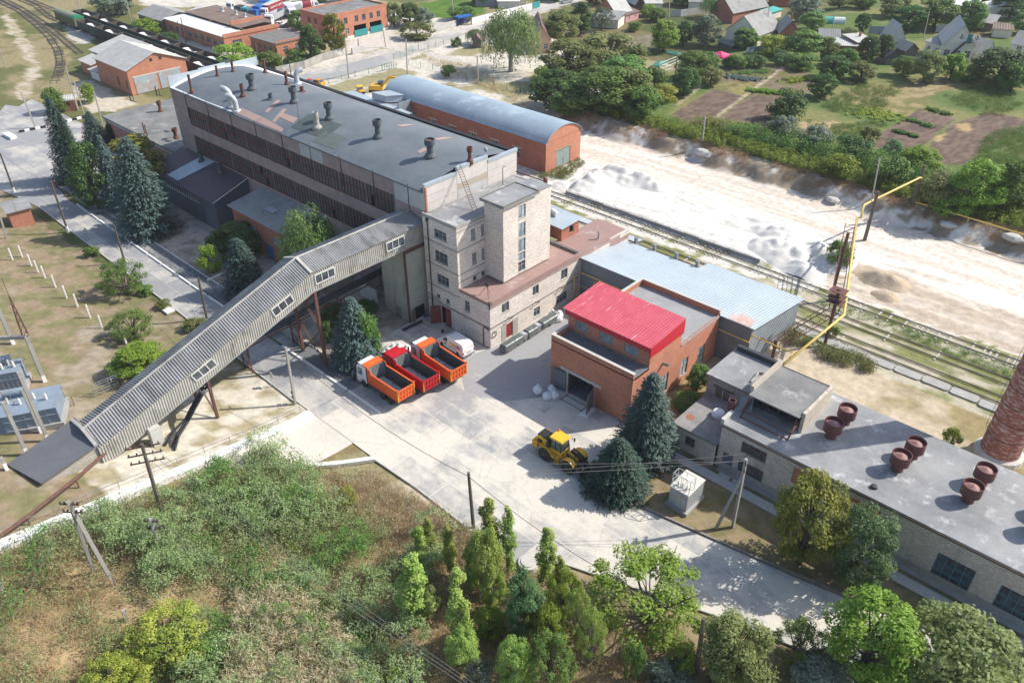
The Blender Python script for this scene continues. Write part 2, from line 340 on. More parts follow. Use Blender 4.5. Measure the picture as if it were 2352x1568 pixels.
mGreenW=M('green_wagon',(.075,.105,.09),(.05,.075,.065),sc=.6,c3=(.03,.2,.16),sc3=.35,th3=.6,rough=.8)
mGreenW2=M('dark_green_wagon',(.055,.062,.052),(.07,.065,.055),sc=.6,rough=.85)
mWagIn=M('rusty_wagon_inside',(.10,.07,.055),(.075,.055,.045),sc=1)
mOlive=M('olive_wagon_roof',(.24,.25,.17),(.19,.2,.14),sc=.5)
mGreenP=flat('green_paint',(.03,.25,.13),.5)
mBlue=flat('blue_paint',(.02,.12,.42),.45)
mCyan=flat('cyan_truck_paint',(.03,.27,.38),.45)
mMar=flat('maroon_tarp',(.28,.03,.045),.6)
mRail=M('rail_steel',(.19,.165,.145),(.14,.115,.10),sc=2,rough=.55,metal=.3)
mSleeper=M('concrete_sleeper',(.46,.43,.38),(.36,.34,.30),sc=1.5)
mBark=M('bark',(.12,.10,.08),(.08,.066,.054),sc=4,stretch=(1,1,.25))
mBarkP=M('pale_bark',(.30,.29,.26),(.20,.19,.17),sc=3,stretch=(1,1,.5))
mSkin=flat('skin',(.45,.27,.2),.6)
mShirt=flat('blue_shirt',(.10,.24,.36),.8)
mTrous=flat('dark_trousers',(.03,.03,.035),.8)
mHair=flat('dark_hair',(.03,.022,.018),.7)
mPinkTent=flat('pink_canopy',(.72,.03,.16),.6)
mTransf=M('transformer_grey',(.25,.30,.36),(.20,.245,.30),sc=.8,c3=(.2,.2,.2),sc3=.8,th3=.67,rough=.5)
mPorc=flat('porcelain',(.66,.64,.56),.25)
mKiosk=M('kiosk_paint',(.44,.455,.46),(.39,.405,.41),sc=.7,c3=(.3,.29,.27),sc3=.7,th3=.65,rough=.55)
mTextR=flat('red_lettering',(.42,.10,.11),.7)
mTextK=flat('dark_lettering',(.10,.10,.11),.7)
mTextY=flat('yellow_decal',(.72,.55,.03),.5)
mTextW=flat('white_lettering',(.8,.8,.78),.6)
mNet=flat('green_net',(.06,.24,.18),.8)
mHoop=M('greenhouse_film',(.62,.68,.66),(.5,.58,.55),sc=1,rough=.35)
mTarTeal=flat('teal_canopy',(.06,.40,.34),.6)
# foliage
LF=dict(
 dark=leafm('dark_leaves',(.028,.052,.015),(.044,.078,.022),(.07,.11,.032),g=2.2),
 mid=leafm('mid_green_leaves',(.038,.068,.016),(.06,.10,.022),(.10,.145,.036),g=2.3),
 bright=leafm('bright_leaves',(.07,.105,.012),(.105,.155,.02),(.16,.21,.035),g=2.0),
 yellow=leafm('yellow_green_leaves',(.13,.20,.03),(.25,.29,.045),(.40,.39,.085),g=1.3),
 olive=leafm('olive_leaves',(.085,.105,.032),(.13,.15,.048),(.19,.21,.075),g=1.55),
 linden=leafm('linden_leaves',(.045,.065,.014),(.105,.115,.02),(.2,.185,.035),g=2.0),
 grey=leafm('silver_leaves',(.10,.13,.085),(.15,.18,.125),(.21,.24,.18),g=1.45),
 willow=leafm('willow_leaves',(.05,.085,.025),(.085,.125,.04),(.13,.17,.06)),
 spruce=leafm('spruce_needles',(.022,.045,.032),(.034,.062,.045),(.055,.092,.07),.12,1.25),
 blue=leafm('blue_spruce_needles',(.035,.062,.058),(.056,.09,.078),(.09,.135,.118),.12,1.3),
 bluegreen=leafm('blue_green_leaves',(.04,.07,.028),(.06,.10,.04),(.09,.135,.06),g=2.2),
 poplar=leafm('poplar_leaves',(.085,.125,.025),(.135,.18,.04),(.215,.245,.065),g=2.1),
 dry=leafm('dry_stems',(.20,.13,.07),(.28,.19,.11),(.38,.28,.17),.25,1.4),
 straw=leafm('pale_straw',(.34,.27,.15),(.46,.38,.23),(.58,.50,.33),.25,1.3),
 feather=leafm('feathery_leaves',(.09,.125,.045),(.145,.18,.075),(.21,.235,.125),g=1.95),
 crop=leafm('corn_leaves',(.10,.15,.03),(.26,.25,.09),(.40,.36,.16),g=1.1),
 cabbage=leafm('cabbage_leaves',(.12,.18,.15),(.2,.27,.25),(.3,.38,.36),g=1))
# ---------------- ground sheet
def inpoly(X,Y,poly):
    r=np.zeros(X.shape,bool); n=len(poly)
    for i in range(n):
        x1,y1=poly[i][:2]; x2,y2=poly[(i+1)%n][:2]
        if y1==y2: continue
        cnd=((y1>Y)!=(y2>Y))&(X<(x2-x1)*(Y-y1)/(y2-y1)+x1); r^=cnd
    return r
def axis_pts(a,b,st,lo,hi):
    mid=np.arange(a,b+st/2,st); L=[];s=st;p=a
    while p>lo: s=min(s*1.18,90); p-=s; L.append(p)
    R=[];s=st;p=b
    while p<hi: s=min(s*1.18,90); p+=s; R.append(p)
    return np.array(L[::-1]+list(mid)+R)
def pw(n,pts,z=None): return [Gc(n,*q,z) for q in pts]
def make_ground():
    xs=axis_pts(-172,14,.55,-2600,900); ys=axis_pts(-8,152,.55,-500,2600)
    # keep moderate density over the far gardens and rail yard
    xs=np.unique(np.concatenate([xs,np.arange(-350,-172,1.6)])); ys=np.unique(np.concatenate([ys,np.arange(152,330,1.4)]))
    X,Y=np.meshgrid(xs,ys,indexing='ij'); Z=hgt(X,Y)
    n1=fbm(X*.09,Y*.09,5); n2=fbm(X*.5+40,Y*.5,4); n3=fbm(X*.03+9,Y*.03+3,4)
    wx=X+(fbm(X*.35+5,Y*.35,3)-.5)*3.0; wy=Y+(fbm(X*.35,Y*.35+70,3)-.5)*3.0
    C=np.zeros(X.shape+(3,)); 
    def put(mask,a,b=None,n=n2,lo=.4,hi=.6):
        a=np.array(a); b=np.array(b if b else a); t=sst((n-lo)/(hi-lo))[...,None]; col=a*(1-t)+b*t
        C[mask]=col[mask]
    T=np.ones(X.shape,bool)
    put(T,(.085,.10,.035),(.17,.145,.07),n1)                        # far mixed grass
    put((wx<-170),(.13,.135,.05),(.27,.225,.12),n1,.42,.58)
    put((wy<37)&(wx>-170),(.27,.205,.135),(.19,.175,.085),n2,.4,.6)
    put((wy<37)&(wx>-170)&(n1>.57),(.31,.26,.19),(.22,.185,.105),n2)
    put((wy<38)&(wx>-65.6),(.34,.25,.14),(.22,.175,.085),n2,.4,.62)
    put((wy<52)&(wy>35)&(wx>-35),(.30,.23,.14),(.2,.16,.08),n2)
    put((wx>-81)&(wx<-66.5)&(wy>14)&(wy<38.5)&(X-Y*.0>-80),(.56,.51,.42),(.34,.29,.18),n2,.46,.66)
    put((wx>-58)&(wx<-36)&(wy>33.5)&(wy<38.5),(.50,.44,.34),(.26,.23,.12),n2,.42,.6)
    put((Y>44.5)&(Y<76)&(X>-150)&(X<-70),(.44,.38,.32),(.28,.23,.18),n2,.45,.65)
    put((Y>50)&(Y<62.2)&(X>-36)&(X<14),(.28,.215,.125),(.19,.165,.075),n2,.4,.62)
    put((Y>62)&(wy<95)&(X>-38),(.50,.415,.30),(.29,.23,.115),n1,.47,.6)
    put((Y>90)&(wy<106.5)&(wx>-150),(.46,.41,.31),(.20,.205,.08),fbm(X*.16+3,Y*.6,4),.42,.58)
    put((wy>101.5)&(wy<106.2)&(wx>-90)&(wx<-36),(.60,.57,.5),(.3,.29,.16),n2,.5,.66)
    put((wy>105.9)&(wy<140)&(wx>-175)&(wx<40),(.66,.60,.52),(.58,.51,.43),n1)
    put((wy>106)&(wy<123.5)&(wx>-94)&(wx<-36),(.70,.675,.62),(.56,.535,.485),fbm(X*.09+Y*.06,Y*1.5-X*.25,5),.5,.66)
    put((wy>106.5)&(wy<119)&(wx>-36),(.46,.375,.29),(.58,.5,.41),fbm(X*.1,Y*.5,4))
    put((wy>116.5+(X+10)*-.06)&(wy<122.5)&(wx>-40),(.80,.77,.71),(.6,.53,.44),fbm(X*.12,Y*.7+8,4),.45,.6)
    put((wy>122)&(wy<135.5)&(wx>-100),(.60,.515,.43),(.70,.63,.55),fbm(X*.05,Y*1.1,4),.42,.62)
    put((wy>134.2)&(wy<139.6)&(wx>-112),(.31,.25,.18),(.66,.61,.54),fbm(X*.35,Y*.3+4,4),.52,.6)
    put((wy>139)&(wx>-118)&(Y<470),(.11,.155,.045),(.20,.195,.075),n1,.42,.62)
    put((wx<-112)&(wy>105)&(Y<190)&(wx>-260),(.58,.53,.45),(.3,.27,.15),n1,.5,.6)
    # street and dusty yards
    street=[G(*q,0) for q in ((560,190),(640,166),(775,138),(895,110),(1000,70),(1117,48),(1220,17),(1330,-30),(1450,-30),(1336,2),(1236,33),(1117,68),(1072,82),(980,117),(880,165),(775,190),(690,215),(600,225))]
    put(inpoly(wx,wy,street),(.56,.51,.44),(.46,.42,.36))
    put(inpoly(wx,wy,pw(1,[(900,-60),(2000,-60),(2300,60),(2040,120),(2030,230),(1800,260),(1500,90),(1350,50),(960,40)],0)),(.60,.55,.48),(.5,.46,.39))
    put(inpoly(wx,wy,pw(2,[(170,215),(360,220),(500,270),(350,320),(130,360),(60,300)],0)),(.55,.50,.44))
    put(inpoly(wx,wy,pw(2,[(590,335),(860,410),(1050,430),(1330,500),(1060,560),(800,480),(620,420)],0)),(.50,.46,.40))
    put(inpoly(wx,wy,pw(2,[(540,25),(700,0),(890,0),(1010,60),(930,110),(740,130),(600,110)],0)),(.07,.14,.02),(.11,.19,.03))
    put(inpoly(wx,wy,pw(1,[(0,110),(60,90),(230,330),(270,480),(180,680),(90,650),(200,440)],0)),(.46,.40,.31),(.33,.28,.17))
    put(inpoly(wx,wy,pw(1,[(420,100),(700,190),(600,300),(480,280)],0)),(.50,.47,.41))
    put(inpoly(wx,wy,pw(1,[(480,560),(620,540),(900,700),(760,740),(600,760)],0)),(.50,.44,.35))
    # gardens
    g2=lambda pts:[Gc(3,*q,2.3) for q in pts]
    soil=((.185,.13,.098),(.12,.086,.066))
    fine=fbm(X*1.4,Y*.5,3)
    put(inpoly(wx,wy,g2([(330,440),(760,420),(950,520),(850,700),(500,640),(280,590)])),(.20,.15,.10),(.14,.14,.05),n2,.45,.6)
    put(inpoly(X,Y,g2([(-10,765),(255,600),(470,650),(225,838),(60,830)])),*soil,fine)
    put(inpoly(X,Y,g2([(245,836),(520,640),(690,655),(640,870),(520,905),(330,850)])),*soil,fine)
    put(inpoly(X,Y,g2([(300,570),(470,530),(560,560),(520,620),(430,640)])),(.24,.21,.08),(.16,.13,.06))
    put(inpoly(X,Y,g2([(205,838),(225,838),(765,440),(735,440)])),(.42,.34,.25))
    put(inpoly(X,Y,g2([(15,700),(30,710),(330,470),(310,462)])),(.34,.28,.18))
    put(inpoly(wx,wy,g2([(1130,640),(1350,560),(1750,600),(1640,790),(1300,740)])),(.30,.24,.115),(.17,.16,.06),n2)
    put(inpoly(wx,wy,g2([(1500,560),(1920,500),(1900,600),(1640,650)])),(.36,.28,.16),(.22,.18,.09))
    put(inpoly(wx,wy,g2([(860,820),(1090,820),(1010,880),(850,870)])),(.40,.31,.18))
    put(inpoly(X,Y,g2([(1350,930),(1650,735),(1885,800),(1690,965),(1620,1010),(1340,1000)])),*soil,fine)
    put(inpoly(X,Y,g2([(1885,830),(2120,745),(2360,800),(2360,860),(2100,985),(1940,1110),(1800,1095),(1720,960)])),*soil,fine)
    put(inpoly(X,Y,g2([(1890,830),(1990,830),(2010,880),(1930,880)])),(.40,.29,.14)); put(inpoly(X,Y,g2([(1740,920),(1830,890),(1790,960)])),(.40,.29,.14))
    put(inpoly(X,Y,g2([(1880,180),(2130,175),(2110,280),(1960,270)])),(.24,.2,.14),(.15,.13,.06)) 
    put(inpoly(X,Y,[G(1422+p[0],p[1],2.3) for p in ((-5,68),(75,62),(72,100),(20,96))]),(.24,.2,.145),(.17,.145,.09))
    # small relief, always downwards so that paving lies proud of it
    Z=Z-.10*n2-.06*fine
    Z=Z+np.where((wy>134.5)&(wy<139.6)&(wx>-112),(fbm(X*.6,Y*.6+30,4)-.5)*.9,0)*sst((Y-134)/1.5)
    Z=Z+np.where((Y>107)&(Y<122)&(X>-34),(fbm(X*.25,Y*.9+11,4)-.5)*.5,0)
    nx,ny=X.shape; V=np.stack([X,Y,Z],-1).reshape(-1,3)
    I=(np.arange(nx-1)[:,None]*ny+np.arange(ny-1)[None,:]).reshape(-1)
    F=np.stack([I,I+ny,I+ny+1,I+1],-1)
    o=np_mesh('ground',V,F,M('ground_soil',(1,1,1),sc=.9,attr='Col',bump=.06,bsc=3,rough=.97,spec=.15))
    a=o.data.attributes.new('Col','FLOAT_COLOR','POINT'); cc=np.ones((len(V),4)); cc[:,:3]=C.reshape(-1,3)
    a.data.foreach_set('color',cc.astype(np.float32).ravel()); o.data.polygons.foreach_set('use_smooth',np.ones(len(F),bool)); struct(o); return o
def np_mesh(name,V,F,mat,parent=None,t=None):
    me=bpy.data.meshes.new(name); V=np.asarray(V,np.float32); F=np.asarray(F,np.int32); k=F.shape[1]
    me.vertices.add(len(V)); me.vertices.foreach_set('co',V.ravel()); me.loops.add(F.size); me.loops.foreach_set('vertex_index',F.ravel())
    me.polygons.add(len(F)); me.polygons.foreach_set('loop_start',np.arange(len(F),dtype=np.int32)*k); me.polygons.foreach_set('loop_total',np.full(len(F),k,np.int32))
    me.update(calc_edges=True); me.materials.append(mat)
    if t is not None:
        a=me.attributes.new('t','FLOAT','FACE'); a.data.foreach_set('value',np.asarray(t,np.float32))
    o=bpy.data.objects.new(name,me); COL.objects.link(o)
    if parent: o.parent=parent
    return o
make_ground()
# ---------------- paving
def paving(name,slab,sand,asph,sc,th,slabs=(6.2,3.1),lines=.22):
    mt=bpy.data.materials.new(name); mt.use_nodes=True; nt=mt.node_tree; b=nt.nodes['Principled BSDF']
    tc=_nd(nt,'ShaderNodeTexCoord'); v=tc.outputs['Object']
    br=_nd(nt,'ShaderNodeTexBrick'); nt.links.new(v,br.inputs['Vector']); br.inputs['Scale'].default_value=1; br.inputs['Brick Width'].default_value=slabs[0]; br.inputs['Row Height'].default_value=slabs[1]; br.inputs['Mortar Size'].default_value=.07
    br.inputs['Color1'].default_value=(.0,.0,.0,1); br.inputs['Color2'].default_value=(1,1,1,1); br.inputs['Mortar'].default_value=(1.0,1.0,1.0,1); br.inputs['Mortar Smooth'].default_value=.6
    n1=_noise(nt,v,sc,7,.66); n2=_noise(nt,v,1.6,6,.7); n3=_noise(nt,v,.35,5,.6,(1,3.2,1))
    # dust amount: large patches + slab to slab change + fine break-up
    s1=_nd(nt,'ShaderNodeMath',operation='MULTIPLY_ADD'); nt.links.new(br.outputs[0],s1.inputs[0]); s1.inputs[1].default_value=.17; nt.links.new(n1,s1.inputs[2])
    s2=_nd(nt,'ShaderNodeMath',operation='MULTIPLY_ADD'); nt.links.new(n2,s2.inputs[0]); s2.inputs[1].default_value=.22; nt.links.new(s1.outputs[0],s2.inputs[2])
    s3=_nd(nt,'ShaderNodeMath',operation='MULTIPLY_ADD'); nt.links.new(n3,s3.inputs[0]); s3.inputs[1].default_value=.25; nt.links.new(s2.outputs[0],s3.inputs[2])
    f=_rng(nt,s3.outputs[0],th,th+.17)
    fine=_noise(nt,v,7,4,.7)
    g=_mix(nt,_rng(nt,fine,.3,.7),asph,slab); col=_mix(nt,f,g,_mix(nt,_rng(nt,n2,.3,.7),sand,tuple(x*.87 for x in sand)))
    # cracks
    vo=_nd(nt,'ShaderNodeTexVoronoi',feature='DISTANCE_TO_EDGE'); vo.inputs['Scale'].default_value=.16; nv=_nd(nt,'ShaderNodeTexNoise'); nv.inputs['Scale'].default_value=.8; nt.links.new(v,nv.inputs['Vector'])
    av=_nd(nt,'ShaderNodeVectorMath',operation='ADD'); nt.links.new(v,av.inputs[0]); nt.links.new(nv.outputs['Color'],av.inputs[1]); nt.links.new(av.outputs[0],vo.inputs['Vector'])
    col=_mix(nt,_rng(nt,vo.outputs['Distance'],.002,.008,lines,0),col,(.13,.125,.12))
    nt.links.new(col,b.inputs['Base Color']); b.inputs['Roughness'].default_value=.92; b.inputs['Specular IOR Level'].default_value=.2
    bp=_nd(nt,'ShaderNodeBump'); bp.inputs['Distance'].default_value=.02; bp.inputs['Strength'].default_value=.5; nt.links.new(fine,bp.inputs['Height']); nt.links.new(bp.outputs[0],b.inputs['Normal']); return mt
mPlaza=paving('dusty_slabs',(.36,.35,.34),(.62,.57,.49),(.27,.268,.265),.11,.70)
mRoad=paving('old_asphalt',(.31,.305,.31),(.50,.47,.42),(.235,.235,.24),.12,.80,(9,4.5),.3)
mPath=paving('footpath_asphalt',(.17,.175,.185),(.40,.38,.35),(.13,.135,.145),.2,.86,(40,6),.3)
mLane=paving('sandy_lane_surface',(.5,.46,.41),(.58,.54,.47),(.5,.47,.41),.15,.6,(8,4),.15)
mStreet=paving('street_asphalt',(.33,.325,.32),(.52,.48,.42),(.27,.265,.26),.1,.78,(60,30),.2)
def sheet(name,poly,z,mat):
    b=MB(); b.add([(p[0],p[1],z) for p in poly],[tuple(range(len(poly)))]); return struct(b.build(name,mat))
RP=[(-66.9,37.35),(-54.9,37.35),(-48.3,37.6),(-34.3,37.2),(-30.6,40.3),(-24,42.6),(-17.2,44.9),(-6.5,47.9),(8,52.5),(16,55),(16,61),(2,57.2),(-8.7,54.6),(-14,53.5),(-19,52.7),(-25,51.7),(-31,50.8),(-35.5,52.5),(-37.6,56),(-37.9,60.9),(-49.9,60.9),(-49.9,79.6),(-60.45,79.6),(-60.45,61),(-73,61),(-73,50),(-66.9,48.5),(-66.9,42.75)]
sheet('yard_pavement',RP,.02,mPlaza)
mAlley=paving('alley_asphalt',(.34,.335,.335),(.52,.49,.44),(.27,.268,.27),.14,.92,(9,5),.2)
sheet('alley_pavement',[(-60.35,62),(-60.35,79.5),(-50,79.5),(-50,60.9),(-48.6,58.2),(-51.5,54.2),(-56.4,52.4),(-60.5,55.4),(-61.2,59)],.028,mAlley)
sheet('road',[(-66.9,37.35),(-66.9,42.75),(-150,43.4),(-168,46),(-205,61),(-215,56),(-190,40),(-176,35),(-150,38.6)],.016,mRoad)
sheet('footpath',[(-66.9,43.0),(-66.9,45.3),(-143,45.8),(-143,43.7)],.014,mPath)
sheet('forecourt_pavement',[(-128,45.9),(-139,60.5),(-176,63),(-215,62),(-200,44),(-168,44)],.024,mRoad)
sheet('street',[G(*q,0) for q in ((580,195),(700,170),(775,152),(895,122),(1000,82),(1117,55),(1236,20),(1330,-15),(1400,-15),(1290,15),(1117,63),(1072,76),(980,110),(880,150),(775,178),(640,205))],.02,mStreet)
lb=MB()
ylist=np.arange(37.4,23,-1.0)
for i in range(len(ylist)-1):
    y0,y1=ylist[i],ylist[i+1]; z0,z1=float(hgt(-66,y0))+.02,float(hgt(-66,y1))+.02; xr0=-59.0-.25*max(0,20-y0)*.1; 
    lb.quad((-66.2,y1,z1),(-59.0-max(0,31.5-y1)*.75,y1,float(hgt(-60,y1))+.02),(-59.0-max(0,31.5-y0)*.75,y0,float(hgt(-60,y0))+.02),(-66.2,y0,z0))
struct(lb.build('sandy_lane',mLane))
# kerbs
def kerb(name,pts,w,h,mat,seg=0,gap=.25,skip=0):
    b=MB()
    for a,q in zip(pts[:-1],pts[1:]):
        a=Vector((a[0],a[1],0)); q=Vector((q[0],q[1],0)); L=(q-a).length; n=max(1,int(L/seg)) if seg else max(1,int(L/4))
        for i in range(n):
            if skip and RNG.random()<skip: continue
            s=a.lerp(q,i/n); e=a.lerp(q,(i+1)/n-(gap/L if seg else 0)); s.z=float(hgt(s.x,s.y))+h/2-.04; e.z=float(hgt(e.x,e.y))+h/2-.04; b.bar(s,e,w,h)
    return struct(b.build(name,mat))
kerb('white_kerb',[(-146,43.55),(-100,42.85),(-66.9,42.85),(-60.5,42.75)],.28,.26,mWhite,4.2,.35,.04)
kerb('white_kerb',[(-135,45.95),(-80,45.6),(-60,45.4)],.12,.16,mWhite,6,.3,.1)
kerb('road_kerb',[(-150,38.55),(-100,37.9),(-70,37.2)],.16,.16,mConcL,5,.1)
kerb('white_kerb',[(-58.8,31.5),(-55.0,37.3)],.55,.42,mWhite,2.4,.06)
kerb('yard_kerb',[(-54.9,37.25),(-48.3,37.45),(-34.3,37.05),(-30.6,40.2),(-17.2,44.8),(-6.5,47.8),(8,52.4)],.16,.18,mConcL,3,.06)
kerb('yard_kerb',[(16,61.1),(2,57.3),(-8.7,54.75),(-19,52.85),(-31,50.95),(-35.4,52.6)],.2,.26,M('weathered_kerb',(.34,.28,.23),(.24,.2,.17),sc=2),3,.06)
wl=MB()
for a in np.arange(37,-12,-2.5):
    p=Vector((-66.4,a,float(hgt(-66.4,a))+.22)); q=Vector((-66.4,a-2.46,float(hgt(-66.4,a-2.46))+.22)); wl.bar(p,q,1.15,.7)
tag(wl.build('retaining_wall',mWhite),'long low whitewashed block wall along the sandy lane beside the conveyor gallery','wall')
fp=MB()
for i,yy in enumerate(np.arange(36.5,-8,-3)):   # light railing on the wall's inner side
    z=float(hgt(-67.9,yy)); z2=float(hgt(-67.9,yy-3)); fp.bar((-67.9,yy,z),(-67.9,yy,z+.95),.05); fp.bar((-67.9,yy,z+.9),(-67.9,yy-3,z2+.9),.05)
tag(fp.build('railing',mSteelG),'thin grey pipe railing beside the whitewashed lane wall','railing')
# right-hand footpath along the workshop wall and slabs
rw=MB(); rw.box(-37.5,10,59.35,60.6,.0,.05)
struct(rw.build('footpath',mConcL))
sl=MB(); sl.box(-24.6,-23.2,60.7,61.7,.0,.07); sl.box(-26.2,-24.9,60.65,61.7,.0,.06); struct(sl.build('door_step_slabs',mConcL))
fd=MB(); fd.box(-26.7,10,61.1,61.75,0,.09); struct(fd.build('wall_apron',mConc))
# ---------------- railway
def track(label,pts,sleep=True,one=False,smat=mSleeper,sk=0):
    P=[Vector((p[0],p[1],float(hgt(p[0],p[1])))) for p in pts]
    root=thing('railway_track',label,'railway track',P[len(P)//2],'railway tracks')
    for sgn in ((1,) if one else (1,-1)):
        b=MB(); L=[]
        for i,p in enumerate(P):
            d=(P[min(i+1,len(P)-1)]-P[max(0,i-1)]).normalized(); L.append(p+Vector((-d.y,d.x,0))*.76*sgn)
        for a,q in zip(L[:-1],L[1:]): b.bar(a+Vector((0,0,.10)),q+Vector((0,0,.08)),.085,.16);
        b.build('rail',mRail,root)
    if sleep:
        b=MB()
        for a,q in zip(P[:-1],P[1:]):
            L=(q-a).length; n=int(L/.72); d=(q-a).normalized(); r=Vector((-d.y,d.x,0))
            for i in range(n):
                if RNG.random()<sk: continue
                p=a+d*(i*.72); w=1.3 if not one else .0; b.bar(p-r*1.3+Vector((0,0,-.04)),p+r*1.3+Vector((0,0,-.04)),.26,.17)
        tag(b.build('sleepers',smat,root),kind='stuff')
track('railway track nearest the white sand platform with exposed pale sleepers',[(-132,104.2),(-60,104.2),(20,104.2)],sk=.5)
track('middle railway track in grass between two other tracks behind the grey tin shed',[(-80,99.2),(20,99.2)],sk=.93)
track('railway track closest to the tin shed edged by pale concrete slabs',[(-62,94.75),(20,94.75)],sk=.97)
mSlpW=M('dark_timber_sleeper',(.15,.125,.10),(.1,.085,.07),sc=3)
w1=lambda pts:[Gc(1,*q,0) for q in pts]
track('curving railway track sweeping past the white gabled shed at upper left',w1([(-60,-15),(130,75),(250,170),(340,258),(392,345),(408,425),(392,500),(360,560)]),smat=mSlpW,sk=.4)
track('straight railway track running behind the white gabled shed at upper left',w1([(-30,-30),(150,62),(300,160),(420,262),(540,362)]),smat=mSlpW,sk=.4)
track('railway track leading under the front row of wagons',[Gc(1,90,-20,0),Gc(1,240,40,0),(-300,100.3),(-200,99.9),(-150,99.5)],smat=mSlpW,sk=.4)
track('railway track under the back row of wagons',[Gc(1,140,-25,0),(-300,105.5),(-200,105.2),(-150,105)],smat=mSlpW,sk=.4)
# concrete slabs beside the third track and the sand platform edge
for i,x in enumerate(np.arange(-33,12,3.35)):
    b=MB(); y=92.75+RNG.normal()*.06; ch=.25; b.prism([(x,y-.55),(x+.3,y-.75),(x+2.9,y-.75),(x+3.2,y-.55),(x+3.2,y+.55),(x+2.9,y+.75),(x+.3,y+.75),(x,y+.55)],float(0)-.1,.09+RNG.random()*.05)
    tag(b.build('concrete_slab',mConc),'pale concrete slab in the row beside the track closest to the tin shed','slab','slabs along the track')
for i,x in enumerate(np.arange(-84.6,-46,2.78)):
    b=MB(); b.box(x,x+2.7,106.0+RNG.normal()*.04,106.22,-.1,.58+RNG.normal()*.04)
    b.box(x+.1,x+.22,105.86,105.99,-.1,.86)
    tag(b.build('platform_block',mConc),'concrete edge block in the row holding back the white sand beside the track','block','edge blocks of the sand platform')
# sand heaps
def heap(label,poly,hfun,mat=mSandW,st=.4,name='sand_pile',cat='sand pile'):
    xs=[p[0] for p in poly]; ys=[p[1] for p in poly]; x=np.arange(min(xs),max(xs)+st,st); y=np.arange(min(ys),max(ys)+st,st); X,Y=np.meshgrid(x,y,indexing='ij')
    H=hfun(X,Y); Z=hgt(X,Y)-.25+H; nx,ny=X.shape; V=np.stack([X,Y,Z],-1).reshape(-1,3); I=(np.arange(nx-1)[:,None]*ny+np.arange(ny-1)).reshape(-1); F=np.stack([I,I+ny,I+ny+1,I+1],-1)
    keep=(H.reshape(-1)[F].max(1)>.02); o=np_mesh(name,V,F[keep],mat); o.data.polygons.foreach_set('use_smooth',np.ones(int(keep.sum()),bool)); return tag(o,label,cat)
def ridge(X,Y,x0,y0,rx,ry,h,sh=1.3,seed=0,rot=0,cut=None,am=.35):
    c_,s_=math.cos(rot),math.sin(rot); u=((X-x0)*c_+(Y-y0)*s_)/rx; v=(-(X-x0)*s_+(Y-y0)*c_)/ry; r=np.sqrt(u*u+v*v)
    n=fbm(X*.22+seed,Y*.22+seed*2,4)-.5; n2=fbm(X*.9+seed,Y*.9,4)-.5
    z=h*np.clip(1.02-r+n*am*1.6,0,None)**(1/sh)
    n3=np.abs(fbm(X*.45+seed*3,Y*.45,4)-.5); z=np.where(z>0,z*(.8+1.3*n3)+n2*.75*np.clip(z,0,1),0); return np.clip(z,0,h*1.1)
def hA(X,Y):
    z=np.maximum.reduce([ridge(X,Y,-83.5,112.5,5.0,6.0,2.3,1.0,3),ridge(X,Y,-82,118,8,4.2,2.2,1.0,8),ridge(X,Y,-77,118.5,7.5,3.2,2.0,1.0,5),ridge(X,Y,-87,108.5,3,2.6,1.1,1,4)])
    return z
heap('big scooped white sand pile at the left end of the sand platform',[(-95,105.9),(-66,125)],hA)
def hB(X,Y):
    z=np.maximum.reduce([ridge(X,Y,-44,111.5,7,5,2.6,1.0,13),ridge(X,Y,-39.5,114,5.6,4.6,2.5,1.0,17),ridge(X,Y,-47.5,116,6,3.4,2.0,1.0,23),ridge(X,Y,-40,108.5,4.6,3,1.9,1.,29),ridge(X,Y,-51,118.5,5,1.6,.9,1,31)])
    return z
heap('lumpy white sand pile with several peaks at the right end of the sand platform',[(-59,105.9),(-30,122)],hB)
heap('white sand pile beyond the roof beside the wheeled excavator',[(-160,104),(-140,128)],lambda X,Y:np.maximum(ridge(X,Y,-153,116,6,5,2.2,1.1,41),ridge(X,Y,-148,122,6,4,1.5,1,43)))
heap('small pale spoil heap beyond the vaulted warehouse',[(-125,120),(-100,132)],lambda X,Y:np.maximum(ridge(X,Y,-115,127,6,2.6,1.6,1,51),ridge(X,Y,-107,129.5,4,2,1.1,1,53)),M('spoil',(.58,.55,.5),(.42,.38,.3),sc=.8,c3=(.2,.19,.09),sc3=.6,th3=.58))
heap('brown straw-covered earth mound beside the tall pipe trestle',[(-36,106),(-22,120)],lambda X,Y:np.maximum(ridge(X,Y,-30,113.5,5,3,1.7,1,61),ridge(X,Y,-27.5,109.5,2.2,1.8,1.0,1,63)),M('straw_soil',(.50,.40,.29),(.36,.275,.19),sc=1.2,bump=.1,bsc=4,stretch=(1,3,1)))
